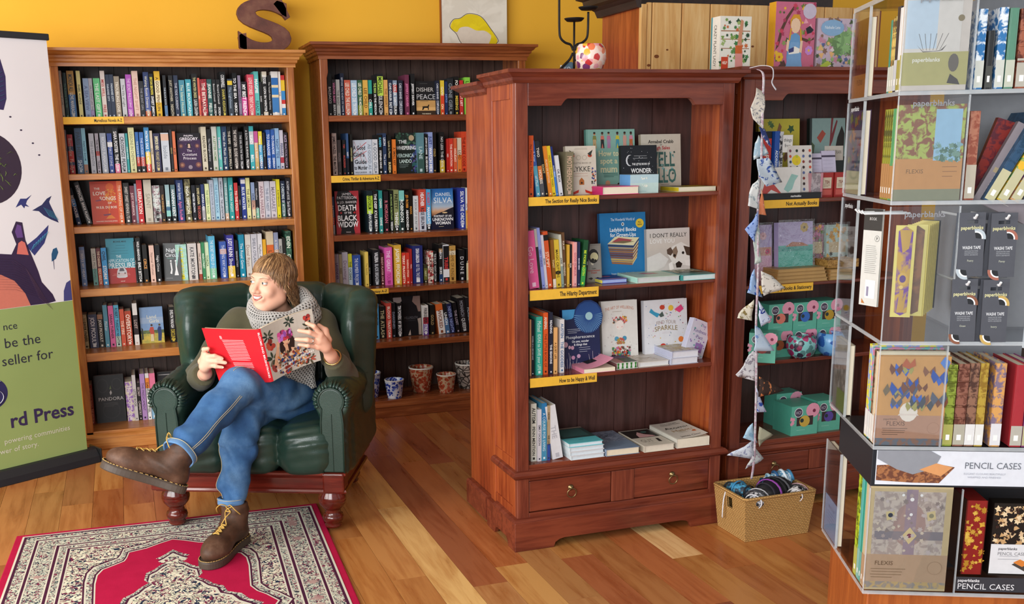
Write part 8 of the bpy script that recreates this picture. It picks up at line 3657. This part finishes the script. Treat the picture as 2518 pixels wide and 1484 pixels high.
bundle('fabric_bundle',(2.50,3.29,0.160),0.052,mottle('#d8d4d4','#1e1c20',80),['e0dcdc','2a282c','c8a0a8','e0dcdc'],'white and black patterned bunting roll at the basket front edge',4); bundle('fabric_bundle',(2.30,3.40,0.160),0.055,mottle('#2a3a4a','#4a9ac0',50),['1c1c20','3f8fc0','1c2a34'],'dark bunting roll at the back of the basket',5)

# ------------------------------------------------------------------ clear acrylic notebook stand in the near corner

SA = R(-24.5)

def acrylic(name,f=0.10,tint=(0.97,0.985,1.0)):

    s = N(name,0.03,0.5); tr = s.n('ShaderNodeBsdfTransparent'); tr.inputs[0].default_value = (*tint,1); gl = s.n('ShaderNodeBsdfGlossy',Roughness=0.02)

    lw = s.n('ShaderNodeLayerWeight',Blend=0.22); mr = s.n('ShaderNodeMapRange'); s.l(lw.outputs['Fresnel'],mr.inputs[0]); mr.inputs[3].default_value = f; mr.inputs[4].default_value = 0.45

    nz = s.noise(s.coord(),2.0,2); mu = s.n('ShaderNodeMath',operation='MULTIPLY'); s.l(mr.outputs[0],mu.inputs[0]); mm = s.n('ShaderNodeMapRange'); s.l(nz.outputs['Fac'],mm.inputs[0]); mm.inputs[3].default_value = 0.7; mm.inputs[4].default_value = 1.3; s.l(mm.outputs[0],mu.inputs[1])

    mx = s.n('ShaderNodeMixShader'); s.l(mu.outputs[0],mx.inputs[0]); s.l(tr.outputs[0],mx.inputs[1]); s.l(gl.outputs[0],mx.inputs[2]); s.l(mx.outputs[0],s.t.nodes['Material Output'].inputs['Surface']); return s.m

M_acr = acrylic('clear_acrylic',0.03); M_acrp = acrylic('clear_acrylic_front',0.05)

s = N('acrylic_cut_edge',0.12,0.6); tr = s.n('ShaderNodeBsdfTransparent'); mx = s.n('ShaderNodeMixShader'); mx.inputs[0].default_value = 0.38; s.color(s.mix(s.noise(s.coord(),40,2).outputs['Fac'],'#eef2f4','#c8d0d6'))

s.l(tr.outputs[0],mx.inputs[1]); s.l(s.b.outputs[0],mx.inputs[2]); s.l(mx.outputs[0],s.t.nodes['Material Output'].inputs['Surface']); M_edge = s.m

st = empty('notebook_stand',(1.750,2.015,0),SA)

AW, BD = 0.62, 0.445

TZ = [0.405,0.795,1.062,1.402,1.655]; TOPZ = [0.685,1.052,1.390,1.645,1.880]

def P(n,mb,m,bev=0.0): return mb.build(n,m,st,bevel=bev)

for i, z in enumerate(TZ):

    P('acrylic_shelf',MB().box(0,AW,0,BD,z-0.006,z),M_acr)

    P('shelf_edge',MB().box(-0.001,AW,-0.0015,0.0015,z-0.009,z+0.001),M_edge,0.001); P('shelf_edge',MB().box(-0.0015,0.0015,0.0015,BD,z-0.009,z+0.001),M_edge,0.001)

    t_ = TOPZ[i]

    P('front_panel',MB().box(0.0,0.158 if i else 0.224,-0.0025,0.0,z,t_),M_acrp)

    P('panel_edge',MB().box(0.157 if i else 0.223,0.1595 if i else 0.2255,-0.003,0.004,z,t_),M_edge)

    P('panel_edge',MB().box(-0.0018,0.0006,-0.003,0.001,z,t_),M_edge)

    P('side_panel',MB().box(-0.0025,0.0,0.285,BD,z,t_),M_acrp)

    P('panel_edge',MB().box(-0.003,0.004,0.2835,0.286,z,t_),M_edge); P('panel_edge',MB().box(-0.003,0.001,BD-0.002,BD+0.001,z,t_),M_edge)

P('acrylic_shelf',MB().box(0,AW,0,BD,1.884,1.890),M_acr); P('shelf_edge',MB().box(-0.001,AW,-0.0015,0.0015,1.880,1.892),M_edge); P('shelf_edge',MB().box(-0.0015,0.0015,0.0015,BD,1.880,1.892),M_edge)

P('core_column',MB().box(0.235,0.42,0.215,0.40,0.40,1.88),paper('#8f9298',0.5))

P('header_box',MB().box(0.0,AW,0.004,0.32,0.688,0.790),paper('#24262c',0.4),0.002)

P('lower_board',MB().box(0.228,AW,0.17,0.18,0.405,0.685),paper('#2c2c30',0.5))

M_stw = wood('stand_timber','#b5652f','#9a5026','#6e351a','Z',1.0,0.3)

P('timber_base',MB().box(0.02,AW-0.02,0.03,BD-0.03,0.03,0.385),M_stw,0.004)

P('base_plate',MB().box(0.0,AW,0.0,BD,0.0,0.03),M_stw,0.004)

P('top_sign',MB().box(0.0,AW,0.03,0.045,1.892,2.02),paper('#2e2422',0.5))

# printed header

sg = MB(); sg.quad((0.010,0.0025,0.694),(AW-0.005,0.0025,0.694),(AW-0.005,0.0025,0.784),(0.010,0.0025,0.784),paper('#dfe3ec'))

sg.add([(0.012,0.0020,0.705),(0.10,0.0020,0.700),(0.165,0.0020,0.700),(0.20,0.0020,0.742),(0.15,0.0020,0.752),(0.012,0.0020,0.745)],[(0,1,2,3,4,5)],mottle('#a06a44','#6a4030',90)); sg.add([(0.012,0.0016,0.784),(0.14,0.0016,0.784),(0.165,0.0016,0.770),(0.15,0.0016,0.738),(0.10,0.0016,0.722),(0.06,0.0016,0.735),(0.012,0.0016,0.762)],[tuple(range(7))],paper('#8f929a')); sg.add([(0.115,0.0014,0.735),(0.168,0.0014,0.718),(0.195,0.0014,0.742),(0.155,0.0014,0.752)],[(0,1,2,3)],paper('#d89a64'))

put_text(sg,'PENCIL CASES',(0.290,0.0014,0.748),(1,0,0),(0,0,1),0.135,0.017,paper('#6a6e78'),0); put_text(sg,'ELEGANT CLOSURES BEAUTIFULLY',(0.272,0.0014,0.726),(1,0,0),(0,0,1),0.10,0.005,paper('#a8acb8'),0); put_text(sg,'WRAPPED AND FINISHED',(0.272,0.0014,0.717),(1,0,0),(0,0,1),0.10,0.005,paper('#a8acb8'),0)

sg.build('header_print',None,st)

lw_ = MB(); lw_.quad((0.228,0.0105,0.407),(AW,0.0105,0.407),(AW,0.0105,0.446),(0.228,0.0105,0.446),paper('#3a3a40')); put_text(lw_,'paperblanks',(0.262,0.010,0.437),(1,0,0),(0,0,1),0.055,0.008,paper('#e8e8ec'),1); put_text(lw_,'PENCIL CASES',(0.305,0.010,0.421),(1,0,0),(0,0,1),0.14,0.016,paper('#e8e8ec'),0); lw_.build('sign_print',None,st)

pb = MB()

for z, w in ((1.862,0.12),(1.628,0.12),(1.372,0.12)): put_text(pb,'paperblanks',(0.078,-0.0032,z),(1,0,0),(0,0,1),w,0.014,paper('#8a8c92'),1)

put_text(pb,'paperblanks',(-0.0032,0.365,1.628),(0,-1,0),(0,0,1),0.10,0.012,paper('#c8ccd0'),1); put_text(pb,'paperblanks',(-0.0032,0.365,1.372),(0,-1,0),(0,0,1),0.10,0.012,paper('#c8ccd0'),1)

pb.build('panel_print',None,st)

tag(st,'clear acrylic display stand full of ornate notebooks, nearest the photographer','display stand')

SM = Matrix.Translation((1.750,2.015,0)) @ Matrix.Rotation(SA,4,'Z')

GE, GF = 'notebooks facing the window side of the acrylic stand', 'notebooks at the front of the acrylic stand'

def ornate(a,b,sc=60): return '~%s,%s' % (a,b)

def sbook(a,b,z,w,d,h,ground,label,group,face='front',band=None,lean=0.0,ribs=0,art=None,aw=0.0):

    """face 'front': spine towards the viewer at b, thickness w along a. face 'side': spine towards -a, thickness w along b"""

    mb = MB(); m = ground_mat(ground); c = 0.0022

    if face == 'front': cover_shell(mb,w,d,h,m,c)

    else: cover_shell(mb,w,d,h,m,c)

    o = mb.build('notebook',None,None,bevel=0.0008)

    MB().box(c,w-c,c,d-0.003,0.003,h-0.003).build('pages',M_page,o)

    pt = MB()

    if band: pt.quad((-0.0003,-0.0004,0.004),(w+0.0003,-0.0004,0.004),(w+0.0003,-0.0004,h*band[0]),(-0.0003,-0.0004,h*band[0]),paper('#'+band[1])); pt.quad((w*0.3,-0.0006,0.016),(w*0.7,-0.0006,0.016),(w*0.7,-0.0006,0.03),(w*0.3,-0.0006,0.03),paper('#f4f4f0'))

    if pt.v: pt.build('paper_band',None,o)

    for r_ in range(ribs):

        zz = h * (0.34+0.6*r_/max(1,ribs-1)); MB().tube([(-0.0004,-0.0004,zz),(w*0.5,-0.0022,zz),(w+0.0004,-0.0004,zz)],0.0022,6).build('raised_band',m,o,True)

    if face == 'front': L = Matrix.Translation((a,b,z)) @ Matrix.Rotation(lean,4,'Y')

    else: L = Matrix.Translation((a,b,z)) @ Matrix.Rotation(R(-90),4,'Z') @ Matrix.Rotation(lean,4,'Y')

    o.matrix_world = SM @ L

    if art:   # cover facing the front (x = w side of a side-facing book)

        tmp = MB(); cover_art(tmp,d,h,art,0)

        tmp.v = [(w+(-y)+0.0003,x,zz)for x,y,zz in tmp.v]; tmp.build('cover_print',None,o)

    tag(o,label,'notebook',group); return o

# rows that face the window: spine towards -a; b runs back from the front panel

def side_row(tier,items,art,z,a0=0.004):

    b = 0.006

    for i, (w,d,h,g,band,lab) in enumerate(items):

        b += w + 0.0015

        sbook(a0,b,z,w,d,h,g,lab,GE,'side',band,art=art if i == 0 else None)

side_row(1,[(0.020,0.145,0.205,'d4c8bc',(0.40,'b8b070'),'pale notebook with birdcage drawing behind the top front panel'),(0.018,0.13,0.19,'e4e4e4',(0.38,'a8a050'),'white notebook second from the corner, top tier of the stand'),(0.022,0.13,0.195,'3a3438',(0.38,'c8ccd4'),'charcoal notebook, top tier of the stand'),(0.014,0.12,0.175,'~c8b060,4a4024',(0.36,'d0d4c8'),'gold speckled notebook nearer the corner, top tier'),(0.014,0.12,0.172,'~c8a85a,6a4a2a',(0.36,'d0d4c8'),'gold speckled notebook further from the corner, top tier'),(0.014,0.12,0.17,'3f8a74',(0.36,'d0d8d0'),'slim green notebook, top tier of the stand')],

     [('r',0,1,.06,.42,'b4ac70'),('r',0,.86,.42,1,'dcd4ca'),('r',.02,.5,.46,.98,'c4d4e0'),('t','paperblanks',.36,.34,.6,.045,'e8e4d4'),('p',[(.2,.5),(.3,.43),(.55,.43),(.66,.5),(.6,.44),(.3,.42)],'6a625c')]+[('p',[(.3+.05*i,.44),(.22+.09*i,.62),(.228+.09*i,.62),(.306+.05*i,.44)],'6a625c')for i in range(6)]+[('e',.78,.3,.08,.14,'6a6258'),('p',[(.74,.18),(.86,.12),(.9,.06),(.7,.08)],'4a4440'),('e',.85,.78,.05,.05,'8a7a5a')],1.656)

side_row(2,[(0.016,0.152,0.222,'b8a850',(0.40,'c89a64'),'green and ochre landscape notebook behind the second front panel'),(0.022,0.14,0.215,'5aa06a',(0.38,'b88a58'),'green ladybird notebook, second tier of the stand')]+[(0.015,0.14,0.215,'~8a8a2a,4a4a1c',(0.40,'b88a5a'),'olive patterned notebook, %s of four on the second tier' % k)for k in ('first','second','third','fourth')],

     [('r',0,1,.0,.16,'8a8a70'),('r',0,1,.12,.44,'c89058'),('t','FLEXIS',.3,.31,.4,.045,'7a5a3a',0),('l',.7,.95,.25,.35,3,'9a6a44'),('r',.0,1,.44,1,'~a8b45a,8a5a44'),('r',.56,.95,.42,.95,'9ac0d8'),('s',171,40,.56,.95,.42,.6,.05,'5a7a6a 7a9a8a 8ab0b8')],1.403)

side_row(4,[(0.017,0.168,0.228,'d09a5a',(0.34,'b88a70'),'notebook with butterfly crowned face behind the lower front panel'),(0.017,0.17,0.235,'d8ccb0',(0.3,'e4e4e0'),'cream notebook, lower tier of the stand'),(0.017,0.17,0.235,'~8a6a4a,4a3424',(0.3,'e4e4e0'),'brown ornate notebook, lower tier of the stand'),(0.016,0.168,0.238,'~5ab0b0,c87a9a',(0.3,'e0e4e4'),'turquoise and pink notebook, lower tier of the stand'),(0.024,0.17,0.242,'~d8d040,8a9ad0',(0.3,'e4e4e4'),'bright yellow and violet notebook, lower tier of the stand')],

     [('r',0,1,.08,.34,'b88c72'),('r',0,1,0,.08,'~6a7078,8a6a5a'),('t','paperblanks',.2,.30,.24,.022,'5a4438',0),('t','FLEXIS',.28,.25,.42,.05,'6a4c3c',0),('l',.08,.46,.12,.19,4,'7a5c4a'),('e',.82,.2,.09,.09,'a87c64'),('e',.82,.2,.083,.083,'b88c72'),('e',.45,.38,.13,.15,'f0e4d4'),('p',[(.3,.34),(.6,.34),(.58,.36),(.32,.36)],'e8d8c8')]+[e_ for i in range(26)for e_ in ((lambda u,v,r_,c_:[('p',[(u,v),(u-r_,v+r_*.9),(u-r_*1.2,v+.1*r_),(u-r_*.7,v-r_*.7)],c_),('p',[(u,v),(u+r_,v+r_*.9),(u+r_*1.2,v+.1*r_),(u+r_*.7,v-r_*.7)],c_)])(random.Random(i*3+1).uniform(.22,.92),random.Random(i*5+2).uniform(.42,.86),random.Random(i).uniform(.05,.10),['3a66c0','2f55a8','5a6070','7a4a34','a8a05a','8a5a40','4a5058'][i % 7]))]+[('p',[(.3,.9),(.36,.98),(.42,.92),(.48,.98),(.5,.9),(.4,.86)],'b8603a'),('p',[(.84,.93),(.9,1.0),(.98,.94),(.94,.84)],'5a84c8'),('p',[(.06,.62),(.12,.7),(.16,.62),(.1,.56)],'7a6a50')],0.796)

side_row(5,[(0.018,0.20,0.288,'b0a49c',(0.3,'b89878'),'jewelled grey notebook behind the lowest front panel'),(0.018,0.205,0.292,'c8b890',(0.3,'b89878'),'notebook with gilt spine behind the jewelled one'),(0.018,0.21,0.30,'2f9a8a',(0.28,'6ab0a8'),'teal notebook, lowest tier of the stand'),(0.020,0.21,0.305,'5ab0a8',(0.28,'8ac0b8'),'pale teal notebook, lowest tier of the stand'),(0.030,0.19,0.305,'~a8c02a,5a6a1c',(0.26,'b8b858'),'lime green patterned notebook, lowest tier of the stand')],

     [('r',0,1,.0,1,'c8b48a'),('r',.05,.92,.07,.93,'~a4978f,c0b4a8'),('r',.0,1,.08,.34,'b89c80'),('r',.0,1,.02,.08,'~8f8a84,b8a070'),('e',.5,.62,.2,.3,'a88f88'),('r',.44,.58,.34,.95,'9a8a94'),('r',.08,.92,.48,.56,'8a8488'),('p',[(.42,.52),(.51,.6),(.6,.52),(.51,.44)],'d8c490'),('e',.51,.52,.03,.03,'7a3a5a'),('p',[(.2,.74),(.3,.76),(.32,.68),(.22,.66)],'d0c090'),('p',[(.7,.74),(.8,.76),(.82,.68),(.72,.66)],'d0c090'),('e',.26,.71,.03,.03,'3a4050'),('e',.76,.71,.03,.03,'8a8a70'),('s',181,60,.08,.9,.36,.92,.035,'c4b8b4 8f8480 b0a29c d0c4b0'),('e',.51,.86,.025,.025,'f4f4f0'),('e',.4,.9,.018,.018,'f4f4f0'),('e',.62,.9,.018,.018,'f4f4f0'),('e',.51,.72,.02,.02,'f4f4f0'),('t','FLEXIS',.22,.26,.36,.04,'6a543e',0),('l',.05,.5,.12,.2,4,'8a7256'),('e',.85,.22,.09,.09,'a88c70'),('e',.85,.22,.083,.083,'b89c80')],0.406)

# covers behind the side panels

for z, h, g, el, lab in ((1.656,0.20,'6a3424',[('r',0,1,0,.3,'b87a3a'),('t','FLEXIS',.5,.2,.8,.07,'4a2c14',0),('s',191,30,.1,.9,.35,.9,.06,'4a2018 8a4a34 5a2a1c')],'dark red notebook behind the upper side panel'),(1.403,0.22,'5a4a6a',[('s',192,40,.05,.95,.3,.98,.1,'8a8a3a 7a3a5a a86a3a 3a5a5a'),('r',0,1,0,.28,'c0b890')],'dark painterly notebook behind the second side panel'),(0.796,0.20,'8a8478',[('s',193,30,.05,.95,.3,.98,.1,'7a7468 9a948a'),('r',.3,1,0,.3,'7a8a4a')],'grey notebook behind the lower side panel'),(0.406,0.275,'4f342c',[('s',194,60,.02,.98,.45,.98,.02,'6a4a40 3a2420'),('r',0,1,0,.42,'9ab4d8'),('t','PENCIL CASE',.5,.32,.6,.03,'4a5a80',0),('l',.2,.8,.15,.26,4,'7a90b8')],'brown notebook with pale blue label behind the lowest side panel')):

    o = face_book('notebook',0,0.15,0,0,h,0,0.015,g,g,el,lab,GE); o.matrix_world = SM @ Matrix.Translation((0.004,0.440,z)) @ Matrix.Rotation(R(-90),4,'Z')

# rows at the front: spines towards the viewer

def front_row(z,a,items,b0=0.006):

    for i, (gap,w,h,g,band,ribs,lean,lab) in enumerate(items):

        a += gap; sbook(a,b0,z,w,0.15,h,g,lab,GF,'front',band,lean,ribs); a += w + 0.0015

front_row(1.656,0.166,[(0.0,0.018,0.178,'~2f6fa8,dce4ea',(0.36,'c8ccc4'),0,0,'blue and white swirled spine nearest the panel, top tier'),(0.004,0.014,0.13,'2a2c2e',(0.4,'4a4c48'),0,0,'dark short spine between the two blue swirled ones, top tier'),(0.006,0.018,0.180,'~2f6fa8,dce4ea',(0.36,'c8ccc4'),0,0,'blue and white swirled spine beside the green one, top tier'),(0.002,0.019,0.178,'5a8a74',(0.36,'c0c4b4'),0,0,'green spine with gilt dots, top tier'),(0.004,0.024,0.176,'~9a5a44,5a2a20',(0.38,'b4b0a4'),4,0,'red brown ribbed spine, top tier'),(0.006,0.028,0.178,'~8a6a44,241c16',(0.42,'c8ccd8'),4,0,'black and gold ribbed spine, top tier'),(0.004,0.03,0.178,'5a3428',(0.4,'c0b8a8'),3,0,'brown spine at the far end of the top tier')])

front_row(1.403,0.166,[(0.0,0.022,0.205,'~8a4a3a,a8705a',(0.4,'b8b0a0'),0,0,'upright rose brown spine, second tier')])

o = face_book('notebook',0,0.14,0,0,0.20,0,0.016,'8a8288','6a6268',[('l',.1,.6,.1,.35,7,'c0b8b4'),('r',.05,.6,.38,.44,'a89878')],'grey notebook back tilting behind the leaning spines, second tier',GF); o.matrix_world = SM @ Matrix.Translation((0.195,0.03,1.403)) @ Matrix.Rotation(R(26),4,'Y')

o = face_book('notebook',0,0.13,0,0,0.20,0,0.016,'~8a2f2a,5a2430','6a2420',[],'dark red notebook tilting behind the grey one, second tier',GF); o.matrix_world = SM @ Matrix.Translation((0.19,0.07,1.403)) @ Matrix.Rotation(R(18),4,'Y')

for i, (g,lab) in enumerate((('~2a4a68,1a3a54','leaning dark blue spine, second tier'),('~e0b030,4a9a5a','leaning sunflower spine, second tier'),('~d8a83a,7a4a9a','leaning yellow and violet spine, second tier'),('~3a5a7a,c8a05a','leaning blue and gold spine at the far end, second tier'))):

    sbook(0.212+0.030*i,0.008,1.404+0.0,0.022,0.15,0.225,g,lab,GF,'front',(0.36,'c0bc98'),R(27))

front_row(0.796,0.166,[(0.0,0.022,0.208,'~8a9a3a,5a641c',(0.27,'a8a85a'),5,0,'olive green ribbed spine, lower tier'),(0.001,0.026,0.210,'~8a5a4a,5a3024',(0.27,'b0ac9c'),5,0,'brown ribbed spine beside the olive one, lower tier'),(0.0,0.022,0.212,'~8a6450,4a3028',(0.27,'e0e0e0'),0,0,'dusky ornate spine, lower tier'),(0.0,0.019,0.212,'~b0943a,8a6a24',(0.27,'e0e0dc'),0,0,'narrow gold spine, lower tier'),(0.016,0.024,0.212,'~d09a58,7a6a80',(0.28,'dcdce0'),0,0,'tan spine with floral vines, lower tier'),(0.022,0.026,0.208,'a83038',(0.26,'b8b4a8'),0,0,'crimson spine, lower tier'),(0.001,0.024,0.208,'8a3f74',(0.26,'b8b48a'),0,0,'plum spine at the frame edge, lower tier')])

# pencil cases

o = face_book('pencil_case',0,0.05,0,0,0.20,0,0.13,'8f2420','24100e',[('s',201,46,.05,.95,.04,.96,.16,'d8a83a e0b850 b8862a c89a3a'),('r',0,.04,0,1,'5a1a14'),('r',.96,1,0,1,'5a1a14')],'red lacquer pencil case with gold leaves, lowest tier',GF); o.matrix_world = SM @ Matrix.Translation((0.246,0.024,0.448)); 

o = face_book('pencil_case',0,0.16,0,0,0.195,0,0.04,'241d19','161210',[('s',202,60,.04,.7,.45,.95,.055,'d8b890 e8d0a8 c8a070'),('s',203,60,.04,.7,.45,.95,.03,'2a1c18 3a241c'),('p',[(.5,.44),(.85,.95),(1,.95),(1,.44)],'c8a078'),('r',0,1,.03,.44,'dfe0e4'),('t','paperblanks',.26,.38,.3,.035,'3a3a40',1),('t','PENCIL CASE',.32,.31,.42,.045,'6a6a70',0),('l',.1,.5,.23,.27,2,'9a9aa0'),('p',[(.34,.16),(.46,.22),(.66,.14),(.56,.06)],'4a4440'),('p',[(.36,.19),(.46,.235),(.6,.18),(.5,.13)],'d8823a')],'patterned tin pencil case with white label, lowest tier',GF); o.matrix_world = SM @ Matrix.Translation((0.312,0.022,0.448))

# washi tape cards on hooks

M_card = '52545c'

hk = 0

for (a,z,n_,sw_,lab) in ((0.190,1.374,2,'b8c4cc','nearest upper'),(0.262,1.372,3,'a86a5a','further upper'),(0.186,1.216,1,'8a5a44','nearest lower'),(0.258,1.214,4,'c8a860','further lower')):

    P('display_hook',MB().tube([(a,0.21,z-0.012),(a,-0.012,z-0.012),(a,-0.020,z-0.004)],0.0032,6),paper('#eceff2',0.2))

    for k in range(n_):

        w, h = 0.058, 0.152; o = empty('washi_tape_card',(0,0,0)); o.matrix_world = SM @ Matrix.Translation((a-w/2-0.010*k*(1 if k else 0),-0.004+0.012*k,z-h)) @ Matrix.Rotation(R(-3+1.2*k),4,'Z') @ Matrix.Rotation(R(1.5*(1 if k % 2 else-1)),4,'Y')

        bm_ = MB(); bm_.box(0,w,0,0.0015,0,h-0.026); bm_.box(0,w,0,0.0015,h-0.018,h); bm_.box(0,w*0.28,0,0.0015,h-0.026,h-0.018); bm_.box(w*0.72,w,0,0.0015,h-0.026,h-0.018); bm_.build('card',ground_mat(M_card),o)

        if k == 0:

            pr_ = MB(); e_ = -0.0003

            put_text(pr_,'paperblanks',(w*0.5,e_,h*0.765),(1,0,0),(0,0,1),w*0.86,0.0085,paper('#d8d4a0'),1); put_text(pr_,'WASHI TAPE',(w*0.52,e_,h*0.455),(1,0,0),(0,0,1),w*0.7,0.0075,paper('#d8dade'),1)

            for q_ in range(3): put_text(pr_,['HANDCRAFTED PAPER','DECORATIVE ROLL','WITH ADHESIVE'][q_],(w*0.52,e_,h*(0.40-0.03*q_)),(1,0,0),(0,0,1),w*0.52,0.003,paper('#b0b4ba'),0)

            put_text(pr_,['Poetry','Pansy','Ocean','Ivory'][hk],(w*0.5,e_,h*0.25),(1,0,0),(0,0,1),w*0.24,0.005,paper('#c8ccb8'),0); pr_.build('lettering',None,o)

            for cx_, cz_, a0, a1 in ((w*0.66,h*0.60,-0.15,1.75),(w*0.36,h*0.10,3.0,4.9)):

                def lens(r0,r1,mat,yy,nm):

                    n2 = 12; vs = [(cx_+r0*math.cos(q),yy,cz_+r0*math.sin(q))for q in [a0+(a1-a0)*i/n2 for i in range(n2+1)]] + [(cx_+r1*math.cos(q),yy,cz_+r1*math.sin(q))for q in [a1-(a1-a0)*i/n2 for i in range(n2+1)]]

                    MB().add(vs,[tuple(range(len(vs)))]).build(nm,mat,o)

                lens(0.013,0.0162,paper('#eef0f2'),e_,'tape_core'); lens(0.0162,0.0225,ground_mat(sw_),e_,'tape_roll'); lens(0.0,0.013,paper('#24262a'),e_-0.0001,'cut_out')

        tag(o,('front card of grey washi tape on the %s hook' % lab)if k == 0 else ('grey washi tape card hanging %s behind the front one, %s hook' % (['','next','second','third'][k],lab)),'stationery','washi tape cards on the stand')

    hk += 1

# bookmarks hanging in the middle tier

for k in range(9):

    o = empty('bookmark',(0,0,0)); w, h = 0.046, 0.225

    o.matrix_world = SM @ Matrix.Translation((0.026+0.0115*k+(0.028 if k>1 else 0.010*k*2.2),0.035+0.022*k,1.118)) @ Matrix.Rotation(R(-10-5*min(k,2)-(28 if k>1 else 0)),4,'Z')

    MB().box(0,w,0,0.0014,0,h).build('card',ground_mat('d8c86a' if k<8 else '24242a'),o)

    pts = [(w*.18,.012),(w*.5,.004),(w*.82,.012),(w*.86,h*.94),(w*.5,h*.99),(w*.14,h*.94)]

    MB().add([(x,-0.0004,z)for x,z in pts],[tuple(range(6))]).build('picture_print',[mottle('#6a3a8a','#b8923a',26),mottle('#6a4424','#8a5a30',20),mottle('#4a3a24','#8a6a3a',30)][min(k,2)],o)

    if k == 0:

        m_ = MB(); cover_art(m_,w,h,[('e',.5,.42,.26,.34,'c8a04a'),('e',.5,.42,.16,.2,'5a3a7a'),('p',[(.3,.05),(.4,.3),(.6,.3),(.55,.18),(.75,.28),(.66,.1),(.6,.05)],'b8903f'),('e',.45,.33,.1,.1,'d8b86a'),('p',[(.2,.95),(.4,.7),(.7,.75),(.8,.95)],'b8923f')],-0.0005); m_.build('figure_print',None,o)

    tag(o,'gilt paper bookmark, %s in the fan of bookmarks on the middle tier' % ['front','second','third','fourth','fifth','sixth','seventh','eighth','rearmost dark'][k],'bookmark','bookmarks hanging in the stand')

o = face_book('bookmark_booklet',0,0.062,0,0,0.255,0,0.006,'cfd0cc','3a3c38',[('r',0,1,.78,1,'3a3a3a'),('t','BOOK',.5,.9,.4,.03,'d0d0d0',0),('e',.78,.70,.13,.13,'3a3a3a'),('e',.78,.70,.115,.115,'cfd0cc'),('t','P',.78,.70,.1,.03,'3a3a3a',1),('l',.2,.85,.34,.62,15,'a0a09c'),('r',.3,.85,.08,.27,'e8e8e8'),('r',.38,.5,.1,.2,'8a86a0'),('p',[(.14,.02),(.32,.02),(.14,.07)],'b8763a')],'tall pale instruction booklet hanging in the side of the middle tier',GE); o.matrix_world = SM @ Matrix.Translation((0.012,0.262,1.115)) @ Matrix.Rotation(R(-60),4,'Z')

for k in range(3): P('display_hook',MB().tube([(0.10,0.235-0.03*k,1.362),(-0.012,0.235-0.03*k,1.362),(-0.02,0.235-0.03*k,1.370)],0.003,6),paper('#eceff2',0.2))
